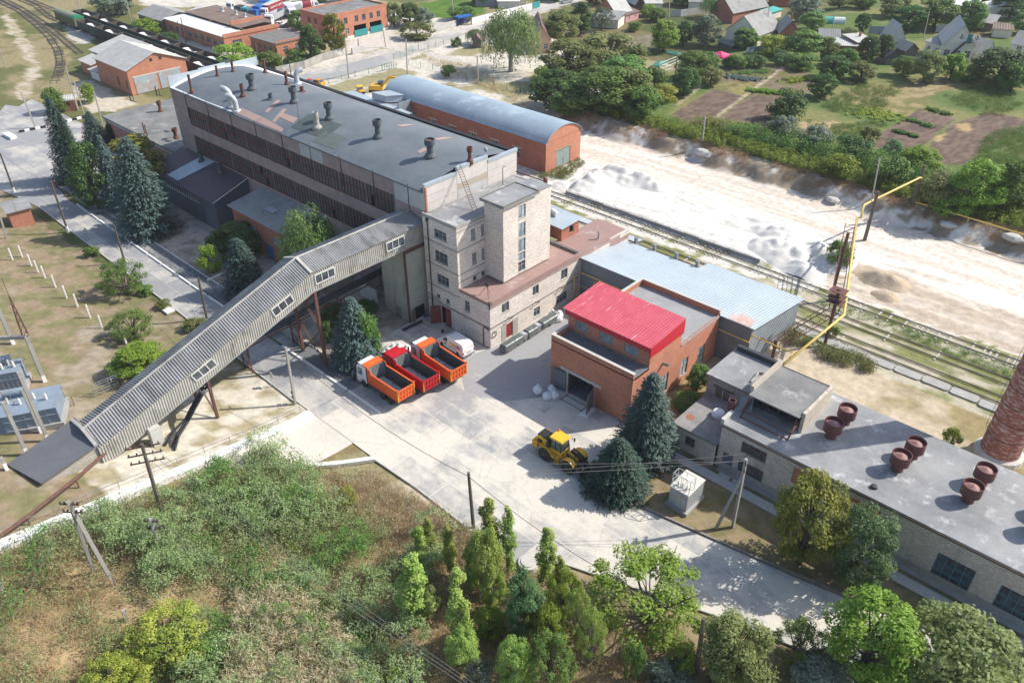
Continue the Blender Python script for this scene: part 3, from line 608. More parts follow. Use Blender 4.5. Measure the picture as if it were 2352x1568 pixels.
# boulders on the bank
for (n,x,y,s,lb) in ((3,200,1040,1.5,'big angular pale boulder on the bank near the left end of the haul road'),(6,2280,100,1.3,'pale boulder on the bank at the far right of the haul road'),(3,1840,1520,1.1,'pale block in the bank just right of the yellow pipe poles'),(3,1060,1350,1.0,'bright white rubble lump at the foot of the bank left of the pipe pole')):
    p=Gc(n,x,y); b=MB(); pr=[]
    o=len(b.v)
    for i in range(5):
        ring=[]
        for j in range(9):
            a=2*math.pi*j/9; rr=(.55,1,1.05,.75,.25)[i]*s*(.8+.4*RNG.random()); ring.append((p.x+rr*math.cos(a)*1.3,p.y+rr*math.sin(a)*.8,p.z+(-.3,.1,.45,.8,.95)[i]*s*.75))
        b.v+=ring
    for i in range(4):
        for j in range(9): b.f.append((o+i*9+j,o+i*9+(j+1)%9,o+(i+1)*9+(j+1)%9,o+(i+1)*9+j)); b.m.append(0)
    b.f.append(tuple(o+36+j for j in range(9))); b.m.append(0)
    tag(b.build('boulder',mConcL),lb,'boulder')
# ---------------- building helpers
STY={'W2':(mWinW,mGlassL,2,1),'W3':(mWinW,mGlassL,3,1),'G3':(mWinG,mGlass,3,2),'G2':(mWinG,mGlass,2,1),'GT':(mWinG,mGlassL,2,2),'B2':(mWinB,mGlass,2,1),'R2':(mWinR,mGlass,2,1),
     'B4':(mWinB,mGlass,4,2),'W1':(mWinW,mGlass,2,1),'W2d':(mWinW,mGlass,2,2),'T4':(mTurqF,mGlass,4,3),'D2':(mWinG,mGlass,2,2),'X':(mWinG,mGlass,1,1)}
def PF(ax,c,sg): return (lambda u,z,d=0:(c-sg*d,u,z)) if ax=='x' else (lambda u,z,d=0:(u,c-sg*d,z))
def win(par,ax,c,sg,u0,u1,z0,z1,kind,dep=.15,fw=.07,sill=True,sub='pane'):
    fm,gm,nc,nr=STY[kind]; P=PF(ax,c,sg); b=MB(); d0,d1=dep-.05,dep+.02
    def fb(a0,a1,b0,b1):
        q=[P(a0,b0,d1),P(a1,b0,d1),P(a1,b1,d1),P(a0,b1,d1)]; r=[P(a0,b0,d0),P(a1,b0,d0),P(a1,b1,d0),P(a0,b1,d0)]; b.hexa(q,r)
    fb(u0,u0+fw,z0,z1); fb(u1-fw,u1,z0,z1); fb(u0+fw,u1-fw,z0,z0+fw); fb(u0+fw,u1-fw,z1-fw,z1)
    for i in range(1,nc): m_=u0+(u1-u0)*i/nc; fb(m_-fw/2,m_+fw/2,z0+fw,z1-fw)
    if nr>1:
        for j in range(1,nr): m_=z0+(z1-z0)*(j/nr+.12 if nr==2 else j/nr); fb(u0+fw,u1-fw,m_-fw/2,m_+fw/2)
    o=b.build('window',fm,par)
    g=MB(); g.quad(P(u0+.01,z0+.01,dep+.005),P(u1-.01,z0+.01,dep+.005),P(u1-.01,z1-.01,dep+.005),P(u0+.01,z1-.01,dep+.005)); g.build(sub,gm,o)
    if sill:
        s=MB(); q=[P(u0-.08,z0-.07,.0),P(u1+.08,z0-.07,.0),P(u1+.08,z0-.01,.0),P(u0-.08,z0-.01,.0)]; r=[P(u0-.08,z0-.07,-.07),P(u1+.08,z0-.07,-.07),P(u1+.08,z0-.01,-.07),P(u0-.08,z0-.01,-.07)]; s.hexa(q,r); s.build('sill',mConc,o)
    return o
def door(par,ax,c,sg,u0,u1,z0,z1,mat,dep=.1,name='door',leaves=2):
    P=PF(ax,c,sg); b=MB(); w=(u1-u0)/leaves
    for i in range(leaves):
        a,e=u0+i*w+.02,u0+(i+1)*w-.02
        b.hexa([P(a,z0+.02,dep+.05),P(e,z0+.02,dep+.05),P(e,z1-.02,dep+.05),P(a,z1-.02,dep+.05)],[P(a,z0+.02,dep),P(e,z0+.02,dep),P(e,z1-.02,dep),P(a,z1-.02,dep)])
        m0=.12
        b.hexa([P(a+m0,z0+.15,dep),P(e-m0,z0+.15,dep),P(e-m0,(z0+z1)/2-.05,dep),P(a+m0,(z0+z1)/2-.05,dep)],[P(a+m0,z0+.15,dep-.03),P(e-m0,z0+.15,dep-.03),P(e-m0,(z0+z1)/2-.05,dep-.03),P(a+m0,(z0+z1)/2-.05,dep-.03)])
    o=b.build(name,mat,par); h=MB(); um=(u0+u1)/2; h.bar(P(um+.1,z0+1.0,dep-.06),P(um+.1,z0+1.25,dep-.06),.05); h.build('handle',mSteelG,o); return o
def shell(par,x0,x1,y0,y1,z0,z1,mat,ops=(),faces='SENW',dep=.18,name='wall',base=None):
    F={'S':('y',y0,-1,x0,x1),'N':('y',y1,1,x0,x1),'E':('x',x1,1,y0,y1),'W':('x',x0,-1,y0,y1)}
    b=MB()
    for f in faces:
        ax,c_,sg,a,e=F[f]; b.wall(ax,c_,sg,a,e,z0,z1,[o[1:5] for o in ops if o[0]==f],dep)
    w=b.build(name,mat,par)
    for o in ops:
        ax,c_,sg,a,e=F[o[0]]; k=o[5]
        if isinstance(k,str) and k in STY: win(par,ax,c_,sg,*o[1:5],k,dep=.13)
        elif k=='open':
            P=PF(ax,c_,sg); d=MB(); u0,u1,p0,p1=o[1:5]; D=2.2
            d.add([P(u0,p0,.19),P(u1,p0,.19),P(u1,p1,.19),P(u0,p1,.19),P(u0,p0,D),P(u1,p0,D),P(u1,p1,D),P(u0,p1,D)],[(0,1,5,4),(1,2,6,5),(2,3,7,6),(3,0,4,7),(4,5,6,7)]); d.build('dark_opening',mDarkIn,par)
        elif isinstance(k,tuple): door(par,ax,c_,sg,*o[1:5],k[0],leaves=k[1] if len(k)>1 else 2)
    return w
def slab(par,x0,x1,y0,y1,z,t,mat,name='roof',zf=None):
    b=MB(); f=(lambda x,y:z) if zf is None else zf
    p=[(x0,y0),(x1,y0),(x1,y1),(x0,y1)]; b.hexa([(x,y,f(x,y)-t) for x,y in p],[(x,y,f(x,y)) for x,y in p]); return b.build(name,mat,par)
def parapet(par,x0,x1,y0,y1,z0,z1,w,mat,sides='SENW',name='parapet'):
    b=MB()
    if 'S' in sides: b.box(x0,x1,y0,y0+w,z0,z1)
    if 'N' in sides: b.box(x0,x1,y1-w,y1,z0,z1)
    a,e=(y0+w if 'S' in sides else y0),(y1-w if 'N' in sides else y1)
    if 'W' in sides: b.box(x0,x0+w,a,e,z0,z1)
    if 'E' in sides: b.box(x1-w,x1,a,e,z0,z1)
    return b.build(name,mat,par)
def gable(par,x0,x1,y0,y1,ze,zr,mat,wmat,axis='x',ov=.35,name='roof',pitch=None,t=.1):
    # ridge along axis; returns roof + gable walls
    b=MB(); g=MB()
    if axis=='x':
        ym=(y0+y1)/2; k=(zr-ze)/(ym-y0)
        for s,ya in ((1,y0-ov),(-1,y1+ov)):
            z=ze-k*ov; b.hexa([(x0-ov,ya,z),(x1+ov,ya,z),(x1+ov,ym,zr),(x0-ov,ym,zr)],[(x0-ov,ya,z+t),(x1+ov,ya,z+t),(x1+ov,ym,zr+t),(x0-ov,ym,zr+t)])
        for x in (x0,x1): g.add([(x,y0,ze),(x,y1,ze),(x,ym,zr-.01)],[(0,1,2)])
    else:
        xm=(x0+x1)/2; k=(zr-ze)/(xm-x0)
        for xa in (x0-ov,x1+ov):
            z=ze-k*ov; b.hexa([(xa,y0-ov,z),(xa,y1+ov,z),(xm,y1+ov,zr),(xm,y0-ov,zr)],[(xa,y0-ov,z+t),(xa,y1+ov,z+t),(xm,y1+ov,zr+t),(xm,y0-ov,zr+t)])
        for y in (y0,y1): g.add([(x0,y,ze),(x1,y,ze),(xm,y,zr-.01)],[(0,1,2)])
    g.build('gable',wmat,par); return b.build(name,mat,par)
# ---------------- main production hall
X0,X1,Y0,Y1=-138.3,-72.4,61.9,79.5
def roofz(y): return 19.9-1.6*((y-70.6)/8.8)**2
hall=thing('factory_hall','long tall production hall with dark arched roof and two bands of dirty glazing','factory hall',(X0,Y0,0))
bay=(-78.7+133.4)/9
ops=[]
b=MB(); holes=[]
for i in range(9):
    a=-133.4+i*bay; holes+=[(a+.03,a+bay-.03,12.8,16.0),(a+.03,a+bay-.03,7.7,11.0)]
b.wall('y',Y0,-1,X0,X1,0,18.3,holes,.2)
b.build('facade',mPanel,hall)
for (u0,u1,z0,z1) in holes:
    P=PF('y',Y0,-1); f=MB(); zm=z0+(z1-z0)*.54; n=8
    for i in range(n+1):
        u=u0+(u1-u0)*i/n; w=.08 if i%4==0 else .035; f.box(u-w/2,u+w/2,Y0+.05,Y0+.14,z0,z1)
    for z in (z0+.05,zm,z1-.05): f.box(u0,u1,Y0+.03,Y0+.13,z-.035,z+.035)
    o=f.build('window',mWinR,hall); g=MB()
    g.quad((u0,Y0+.15,z0),(u1,Y0+.15,z0),(u1,Y0+.15,z1),(u0,Y0+.15,z1)); g.build('pane',mGlassHall,o)
# few missing panes
for (x,z0,z1) in ((-121.9,12.9,14.5),(-111.6,7.8,9.2),(-104.2,12.9,14.4),(-84,12.9,14.4),(-113,9.4,10.8),(-94,7.8,9.2)):
    q=MB(); q.box(x,x+.62,Y0+.125,Y0+.145,z0,z1); q.build('missing_pane',mDarkIn,hall)
# panel joints and whitewashed panels
j=MB()
for i in range(10):
    x=-133.4+i*bay
    for z0,z1 in ((16.05,18.2),(11.1,12.75)): j.box(x-.04,x+.04,Y0-.015,Y0+.02,z0,z1)
for z in (17.2,): j.box(X0,X1,Y0-.012,Y0+.02,z-.035,z+.035)
for z in (16.05,14.6,12.76,11.04,9.2,7.66): j.box(X0,-133.5,Y0-.012,Y0+.02,z-.035,z+.035); j.box(-78.6,X1,Y0-.012,Y0+.02,z-.035,z+.035)
j.build('panel_joint',mJoint,hall)
p=MB(); p.box(-99.9,-94.4,Y0-.03,Y0+.01,16.1,18.25); p.box(-78.5,-72.45,Y0-.03,Y0+.01,15.6,18.3); p.build('white_panel',mPanelW,hall)
# end walls with stepped parapets
e=MB()
for y0,y1,zt in ((Y0,67.6,19.2),(67.6,73.4,19.85),(73.4,79.3,19.15)):
    e.box(X1-.3,X1,y0+(.02 if y0>Y0 else 0),y1-.02,0,zt)
e.build('end_wall',mPanelEnd,hall)
cp=MB()
for y0,y1,zt in ((Y0-.05,67.62,19.2),(67.62,73.42,19.85),(73.42,79.4,19.15)): cp.box(X1-.4,X1+.1,y0,y1,zt+.002,zt+.09); cp.box(X1+.02,X1+.08,y0,y1,zt-.3,zt+.002)
cp.build('parapet_cap',mTinBlue,hall)
jj=MB()
for z in (17.6,16.6): jj.box(X1,X1+.012,Y0+.3,79.2,z-.03,z+.03)
for y in (67.6,73.4): jj.box(X1,X1+.02,y-.06,y+.06,15.7,19.1)
jj.build('panel_joint',M('end_panel_joint',(.3,.28,.26),(.55,.52,.48),sc=1.5),hall)
pp=MB(); pp.box(X1+.012,X1+.02,67.8,73.3,16.7,17.55); pp.build('patched_panel',M('tan_patch',(.44,.38,.31),(.4,.345,.28)),hall); pp=MB(); pp.box(X1+.012,X1+.02,67.8,73.3,15.75,16.6); pp.build('white_panel',mPanelW,hall)
ed=MB(); ed.box(X1-.02,X1+.14,Y0-.06,Y0+.2,11,18.9); ed.build('brick_corner_pier',mBrickR,hall)
b=MB(); b.wall('y',Y1,1,X0,X1,0,18.3); b.wall('x',X0,-1,Y0,Y1,0,18.3); b.build('rear_wall',mPanel,hall)
fpz=MB()
for y0,y1,zt in ((Y0,67.7,20.15),(67.7,73,20.35),(73,Y1,20.1)): fpz.box(X0-.05,X0+.15,y0,y1,17.5,zt)
fpz.build('far_parapet',mTinBlue,hall)
r=MB(); ys=np.linspace(Y0-.15,Y1+.1,25); xs=np.linspace(X0+.16,X1-.31,12)
for i in range(24):
    for k in range(11):
        a,q=ys[i],ys[i+1]; r.quad((xs[k],a,roofz(a)),(xs[k+1],a,roofz(a)),(xs[k+1],q,roofz(q)),(xs[k],q,roofz(q)))
for k in range(11): r.quad((xs[k],ys[0],roofz(ys[0])-.25),(xs[k+1],ys[0],roofz(ys[0])-.25),(xs[k+1],ys[0],roofz(ys[0])),(xs[k],ys[0],roofz(ys[0])))
r.build('roof',mRoofDark,hall)
gt=MB(); gt.box(X0+.2,X1-.35,Y1-.25,Y1+.35,18.15,18.65); gt.build('gutter',mBlack,hall)
for nm,pts,mt in (('white_flashing',[(X0+.2,62.2),(-133,62.1),(-125,62.05),(-118,62.25),(-118,61.95),(X0+.2,61.8)],mWhite),('white_flashing',[(X0+.2,74.5),(-136.5,76),(-128,78.3),(-112,79.0),(-98,79.1),(-98,79.25),(-128,79.2),(X0+.2,78.9)],mWhite),
   ('white_flashing',[(X0+.2,61.9),(-137,62),(-136.6,66),(-137.3,70),(-137,76),(X0+.2,76)],mWhite),
   ('roof_patch',[(-112.54,64.48),(-114.25,68.17),(-113.3,68.1),(-111.6,64.39)],mPatch),('roof_patch',[(-108.69,63.21),(-110.42,66.63),(-109.5,66.64),(-107.8,63.16)],mPatch),('roof_patch',[(-108.63,64.54),(-109.1,65.6),(-105.2,65.7),(-104.67,64.35)],mPatch),
   ('roof_patch',[(-111.8,68.08),(-112.32,70.15),(-111.35,70.15),(-110.8,68.09)],mPatch),('roof_patch',[(-117.5,62.1),(-117.66,63.45),(-111.3,63.3),(-111.5,62.0)],mPatch),('roof_patch',[(-111.4,62.0),(-111.2,63.3),(-104.9,62.75),(-104.5,62.0)],mPatch),
   ('roof_patch',[(-90.9,73),(-90.6,75.2),(-89.9,75.9),(-89.8,73.2)],mPatch),('roof_patch',[(-82.7,72.8),(-82.5,75.3),(-81.6,76),(-81.7,73)],mPatch),('roof_patch',[(-80.67,68.14),(-80.9,69.6),(-79.9,69.5),(-79.9,67.9)],mPatch),
   ('roof_patch',[(-104,63.5),(-104.8,67.5),(-97,67.9),(-96,63.8)],M('new_felt',(.075,.095,.09),(.09,.11,.105),sc=1,rough=.55)),('roof_patch',[(-97.5,62.6),(-98,65.4),(-93,65.6),(-92.4,62.7)],M('greenish_felt',(.13,.155,.14),(.115,.135,.125),sc=1))):
    q=MB(); q.add([(x,y,roofz(y)+.02+.004*(len(pts)%3)) for x,y in pts],[tuple(range(len(pts)))])
    if nm=='roof_patch' or 1:
        # subdivide along y so it follows the arch
        bm=bpy.data.meshes.new('t'); q2=MB(); 
        import bmesh
        B=bmesh.new(); vs=[B.verts.new((x,y,0)) for x,y in pts]; B.faces.new(vs); bmesh.ops.triangulate(B,faces=B.faces[:])
        for it in range(3): bmesh.ops.subdivide_edges(B,edges=[e_ for e_ in B.edges if e_.calc_length()>.9],cuts=1,use_grid_fill=True); bmesh.ops.triangulate(B,faces=B.faces[:])
        for f in B.faces: q2.add([(v.co.x,v.co.y,roofz(v.co.y)+.035) for v in f.verts],[(0,1,2)])
        B.free(); q2.build(nm,mt,hall)
def mush(c_,h,r,mat,cap=True,par=None,R2=1.5,capm=None,nm='roof_vent'):
    r*=.86
    b=MB(); x,y,z=c_
    b.lathe([(r*1.75,z-.4),(r*1.75,z+.18*h/2.4),(r*1.35,z+.42*h/2.4),(r*1.0,z+.55*h/2.4)],(x,y,0),14); b.lathe([(r,z+.3),(r*.92,z+h*.68)],(x,y,0),14)
    if cap: b.lathe([(r*.95,z+h*.62),(r*R2,z+h*.69),(r*R2,z+h),(r*R2-.07,z+h),(r*R2-.07,z+h*.86)],(x,y,0),16)
    else: b.lathe([(r,z+h*.6),(r*1.02,z+h),(r*.85,z+h),(r*.85,z+h*.8)],(x,y,0),14)
    o=b.build(nm,mat,par,smooth=False)
    if cap: q=MB(); q.lathe([(r*R2-.08,z+h*.86),(.02,z+h*.93)],(x,y,0),16); q.build('rain_cap',capm or mVentCap,o)
    else: q=MB(); q.lathe([(r*.85,z+h*.82),(.01,z+h*.82)],(x,y,0),12); q.build('flue',mDarkIn,o)
    return o
def onroof(px,py):
    z=18.7
    for i in range(6): p=G(px,py,z); z=roofz(p.y)
    return (p.x,p.y,z)
D4=lambda x,y:(650*.5742+x*.1587,250*.5742+y*.1587)
for q,h,r,cap,mt in (((430,440),3.0,.26,0,mRust),((800,195),1.7,.26,0,mRust),((1025,135),1.8,.26,0,mRust),((1490,155),2.3,.28,0,mRust),((1300,390),2.5,.55,1,mVentG),((1170,490),2.0,.36,0,mRust),((1570,530),.9,.42,0,mVentG),((1910,580),2.5,.52,1,mVentG),((2020,425),.8,.4,0,mVentR),((1805,325),2.2,.3,0,mRust),((2240,950),2.4,.5,0,mAsb)):
    mush(onroof(*D4(*q)),h,r,mt,cap,hall)
for q,h,r,cap,mt in (((275,925),2.6,.5,1,mVentG),((625,1055),2.5,.56,1,mVentG),((890,1085),2.0,.3,1,mVentR),((2215,800),2.5,.5,1,mVentG)):
    if q[0]>2000: q=(2215,800); mush(onroof(*c(1,2215,800)),h,r,mt,cap,hall)
    else: mush(onroof(*c(2,*q)),h,r,mt,cap,hall)
def elbow(c_,h,r,ang,par,mat=mGalv):
    x,y,z=c_; b=MB(); pts=[(x,y,z),(x,y,z+h*.55)]
    for i in range(1,8):
        t=i/7*1.75; R=h*.42; pts.append((x+math.cos(ang)*R*(1-math.cos(t)),y+math.sin(ang)*R*(1-math.cos(t)),z+h*.55+R*math.sin(t)))
    b.tube(pts,r,12,cap=False); b.lathe([(r*1.7,z-.3),(r*1.7,z+.2),(r*1.1,z+.25)],(x,y,0),14); o=b.build('bent_duct',mat,par,True)
    e=pts[-1]; d=Vector(e)-Vector(pts[-2]); q=MB(); q.tube([Vector(e)-d*.9,Vector(e)-d*.88],r*.95,12); q.build('duct_mouth',mDarkIn,o)
elbow(onroof(*D4(1075,705)),2.5,.42,rad(215),hall); elbow(onroof(*D4(1010,640)),2.9,.45,rad(200),hall); elbow(onroof(*D4(1950,310)),2.3,.45,rad(70),hall)
an=MB(); q=onroof(*D4(1985,885)); an.tube([q,(q[0],q[1],q[2]+3.4)],.03,5); an.build('antenna_mast',mSteelD,hall)
rl=MB()
for a in (Y0-.02,): 
    for x in np.arange(X0+5,X1,7.2): rl.box(x-.05,x+.05,Y0-.08,Y0-.02,14,18.5)
rl.build('lightning_rod',mSteelD,hall)
b=MB(); q=(X1-.2,73.25,19.9); b.tube([q,(q[0],q[1],q[2]+.5)],.05,6); b.lathe([(.02,-.06),(.34,0),(.36,.1)],(q[0],q[1],q[2]+.75),14,axis='y'); b.build('satellite_dish',mTinBlue,hall)
# roof ladder leaning on the end wall (free standing)
ld=MB(); B1=Vector((-67.9,66.3,15.75)); T1=Vector((-72.6,68.1,20.1)); sd_=Vector((0.18,.24,0)); 
for s in (-1,1): ld.bar(B1+sd_*s,T1+sd_*s,.05)
for i in range(1,18): p=B1.lerp(T1,i/18.); ld.bar(p-sd_,p+sd_,.04)
tag(ld.build('ladder',mRust),'rusty steel ladder leaning from the tower roof against the hall end wall','ladder')
# ---------------- brick tower block
tw=thing('brick_tower_block','pale silicate brick tower block joined to the end of the dark roofed hall','tower block',(-72.3,61.1,0))
ops=[('S',-70.2,-67.9,13.05,14.3,'G3'),('S',-70.3,-67.9,9.6,11.2,'G3'),('S',-70.15,-67.9,6.3,7.7,'G3'),('S',-70.5,-69.8,3.75,4.45,'X'),('S',-68.65,-67.95,3.65,4.45,'X'),('S',-69.75,-67.8,.05,2.9,'open'),('S',-65,-64.1,4.1,5.65,'D2'),
     ('E',63.65,64.45,12.9,14.5,'GT'),('E',65.45,66.05,12.9,14.5,'GT'),('E',63.7,64.5,9.4,11.05,'GT'),('E',65.45,66.05,9.4,11.05,'GT'),('E',63.75,64.45,6.88,7.6,'X'),('E',65.35,66.0,6.9,7.65,'X')]
shell(tw,-72.3,-66.0,61.1,78.9,0,15.75,mBrickW,[o for o in ops if not(o[0]=='S' and o[1]>-66)],'SE')
slab(tw,-72.1,-66.2,61.3,78.9,15.6,.3,mRoofWorn); parapet(tw,-72.32,-65.98,61.08,78.92,15.3,15.82,.22,mConc,'SE')
bd=MB()
for z in (12.3,8.9,5.6,3.2): bd.box(-72.3,-65.97,61.065,61.11,z-.11,z+.11)
for z in (15.0,12.3,8.85,7.75): bd.box(-66.01,-65.965,61.1,66.05,z-.1,z+.1)
for z in (14.9,11.6,8.1): bd.box(-66.01,-65.965,75.6,78.9,z-.11,z+.11)
bd.build('concrete_band',mConc,tw)
st=[('E',69.0,70.4,15.1,16.9,'GT'),('E',69.0,70.4,12.4,14.4,'GT'),('E',69.0,70.4,10.2,12.1,'GT'),('E',69.0,70.4,8.9,10.05,'GT'),('E',69.0,70.4,7.25,8.75,'D2')]
shell(tw,-66.0,-62.7,66.15,75.4,7.0,17.6,mBrickW,st,'SEN',name='stair_tower_wall'); slab(tw,-66.5,-62.3,65.8,72.6,17.95,.3,mRoofWorn,'stair_tower_roof'); slab(tw,-66.4,-62.72,72.6,75.5,17.75,.3,mRoofWorn,'stair_tower_roof')
b=MB(); b.wall('x',-66.0,-1,66.15,75.4,15.7,17.6); b.build('stair_tower_rear_wall',mBrickW,tw)
ri=MB()
for a,q in (((-66.45,65.85),(-62.35,65.85)),((-62.35,65.85),(-62.35,72.55)),((-62.35,72.55),(-66.45,72.55)),((-66.45,72.55),(-66.45,65.85))): ri.bar((*a,18.0),(*q,18.0),.14,.12)
ri.build('roof_rim',M('dark_lichen_rim',(.13,.125,.11),(.2,.19,.16),sc=3),tw)
lo=[('E',63.3,64.7,4.4,5.8,'G2'),('E',69.35,70.6,4.35,5.8,'G2'),('E',75.3,76.7,4.25,5.85,'G2'),('E',74.4,76.8,.65,2.05,'G3'),('E',69.65,70.9,.85,2.2,'D2'),('E',64.1,65.35,.1,2.35,(mDoorRed,2))]
shell(tw,-66.0,-60.4,61.1,91.2,0,6.7,mBrickW,[o for o in ops if (o[0]=='S' and o[1]>-66)]+lo,'SE',name='low_block_wall'); slab(tw,-65.98,-60.6,61.3,79.2,6.75,.3,mRoofRed,'low_block_roof'); slab(tw,-66.2,-60.6,79.2,91,6.3,.3,mRoofRed,'low_block_roof')
zz_=lambda y:7.05-.005*(y-61)-(0 if y<86.5 else .5 if y<89 else 1.15)
b=MB()
for a,e in ((61.1,79.2),(79.2,86.4),(86.4,88.9),(88.9,91.2)): b.box(-60.62,-60.38,a,e-.01,6.0 if a<86 else 5.0,zz_(a+.1)) 
b.box(-65.95,-60.62,61.08,61.3,6.5,7.0); b.build('parapet',mRoofRed,tw)
b=MB(); b.box(-65.9,-60.6,79.05,79.45,6.5,7.1); b.box(-60.7,-60.3,61.05,61.4,6.55,7.12); b.build('parapet_upstand',M('tar_upstand',(.10,.095,.09),(.16,.15,.14),sc=2),tw)
bd=MB(); bd.box(-66,-60.37,61.07,61.11,3.15,3.3); bd.box(-60.41,-60.37,61.1,91,6.15,6.25); bd.box(-60.41,-60.365,61.2,79,3.1,3.22); bd.build('concrete_band',mConc,tw)
b=MB(); b.box(-60.4,-60.36,63.2,64.05,.05,2.5); b.box(-60.4,-60.36,65.4,66.4,.05,2.6); b.build('grey_side_panel',M('render_panel',(.42,.40,.36),(.37,.355,.32)),tw)
# gate leaves of the tower's ground floor
b=MB(); b.box(-68.75,-67.75,60.98,61.05,.05,2.85); b.build('gate_leaf',mGate,tw)
b=MB(); b.bar((-69.75,61.05,1.45),(-70.6,59.9,1.45),.08,2.8); b.build('gate_leaf',mGate,tw)
b=MB(); b.tube([(-71.3,60.98,15.3),(-71.3,60.98,.4)],.08,6); b.lathe([(.1,14.9),(.2,15.15),(.2,15.35)],(-71.3,60.95,0),8); b.build('downpipe',mSteelD,tw)
b=MB(); b.tube([(-61.6,61.0,0),(-61.6,61.0,2.9),(-61.3,61.0,3.05),(-60.5,61.0,2.9)],.07,6); b.build('wall_pipe',mRust,tw)
b=MB(); b.tube([(-72.2,61.0,4.0),(-69,60.98,3.3),(-66,61.0,3.1),(-62,61.0,3.15),(-60.33,61.0,3.2),(-60.33,64.5,3.1),(-60.3,69,3.2),(-60.3,74,3.25),(-60.3,79,3.3)],.035,5); b.build('wall_cable',mWireD,tw)
for y in (64.6,69.9,75.0):
    b=MB(); b.bar((-60.38,y,3.3),(-59.7,y,3.5),.06); b.bar((-60.38,y-.3,2.7),(-59.75,y,3.45),.05); b.bar((-59.8,y-.3,3.5),(-59.8,y+.3,3.5),.05)
    for s in (-.25,.25): b.lathe([(.05,3.5),(.05,3.68)],(-59.8,y+s,0),6)
    b.build('cable_bracket',mRust,tw)
b=MB()
for i in range(3): b.tube([(-60.3,61.75+.42*math.cos(t),2.0+.42*math.sin(t)+.03*i) for t in np.linspace(0,6.28,17)],.03,5)
b.build('cable_coil',mWireD,tw)
for x,y,z,h in ((-66.4,78.2,15.8,.0),):
    b=MB(); b.tube([(-72,78.7,16.1),(-66.6,78.75,16.1)],.09,6); b.lathe([(.28,15.9),(.3,16.0),(.32,16.55),(.1,16.75)],(-66.5,78.7,0),12); b.build('roof_pipe',mRust,tw)
b=MB(); b.tube([(-70.7,74.6,15.7),(-70.7,74.6,18.2),(-70.6,74.75,18.45),(-70.5,74.95,18.3)],.05,6); b.build('vent_pipe',mSteelD,tw)
# little brick hut on the low roof
hut=MB(); hut.wall('x',-65.5,1,81.4,85.4,6.3,8.3,[(83.2,84.3,6.9,8.0)],.15); hut.build('hut_side_wall',mBrickR,tw)
b=MB(); b.wall('y',81.4,-1,-72,-65.5,6.3,8.4); b.build('hut_front_wall',mBrickR,tw)
b=MB(); b.hexa([(-73,81.0,8.6),(-65.1,81.0,8.4),(-65.1,85.8,8.6),(-73,85.8,8.8)],[(-73,81.0,8.7),(-65.1,81.0,8.5),(-65.1,85.8,8.7),(-73,85.8,8.9)]); b.build('hut_roof',mTinBlue,tw)
b=MB(); b.box(-66.6,-65.7,83.2,84.3,6.9,8.0); b.build('hut_window',mDarkIn,tw)
b=MB(); b.lathe([(.25,6.2),(.16,6.4),(.15,7.6),(.12,7.6),(.12,7.2)],(-61.9,85.6,0),10); b.build('roof_vent',mGalv,tw)
b=MB(); b.add([(-77.5,91.3,4.6),(-59.2,91.3,4.6),(-59.2,93.3,4.2),(-77.5,93.3,4.2),(-77.5,91.3,4.5),(-59.2,91.3,4.5),(-59.2,93.3,4.1),(-77.5,93.3,4.1)],[(0,1,2,3),(7,6,5,4),(3,2,6,7),(1,5,6,2)]); b.build('lean_to_roof',mTinBlue,tw)
b=MB()
for x in np.arange(-60.3,-59.3,.22): b.box(x,x+.1,92.9,93.0,0,4.1)
b.box(-59.45,-59.35,91.4,93.1,0,4.2); b.build('lean_to_slats',mSteelG,tw)
# floodlight tripod and white rolled sheet stand on the roof by themselves
b=thing('floodlight','floodlight on a spindly rusty tripod standing on the red-brown roof corner','floodlight',(-62.3,62.6,6.78))
q=MB()
for dx,dy in ((-.9,-.5),(.75,-.55),(-.1,.55)): q.tube([(-62.3,62.6,8.2),(-62.3+dx,62.6+dy,6.77)],.035,5)
q.build('tripod',mRust,b); q=MB(); q.box(-62.55,-62.05,62.5,62.68,8.15,8.55); q.build('lamp_head',mSteelD,b)
b=MB(); b.tube([(-69.5,84,8.95),(-68,83.4,8.95)],.42,10); tag(b.build('rolled_sheet',mBagW),'rolled white sheet lying on the small blue-grey tin roof behind the tower','sheet roll')
# ---------------- silo under the gallery end
si=thing('concrete_silo','greenish weathered concrete bunker with rusty corner column under the gallery end','silo',(-78.2,58.2,0))
b=MB(); b.hexa([(-78.2,58.2,0),(-73.05,58.2,0),(-73.05,61.85,0),(-78.2,61.85,0)],[(-78.2,58.2,10.9),(-73.05,58.2,10.9),(-73.05,61.85,10.9),(-78.2,61.85,10.9)]); b.build('bunker_wall',mSilo,si)
b=MB()
for z in (2.4,4.6,6.8,9.0): b.box(-78.2,-73.03,58.17,58.2,z-.02,z+.02); b.box(-73.05,-73.02,58.2,61.85,z-.02,z+.02)
b.build('formwork_joint',mConc,si)
b=MB(); b.bar((-73.0,58.15,0),(-73.0,58.15,10.95),.24); b.bar((-73.0,58.15,10.85),(-73.0,61.85,10.85),.24,.5); b.build('corner_column',mRust,si)
b=MB(); b.box(-73.06,-73.0,59.3,60.9,.05,1.9); b.build('doorway',mDarkIn,si); b=MB(); b.bar((-72.98,59.2,1),(-72.6,58.5,1),.06,1.9); b.build('plank_door',mWood,si)
b=MB(); b.box(-75.9,-74.8,58.14,58.2,.05,1.6); b.build('hatch',M('hatch_metal',(.26,.26,.2),(.2,.2,.16)),si)
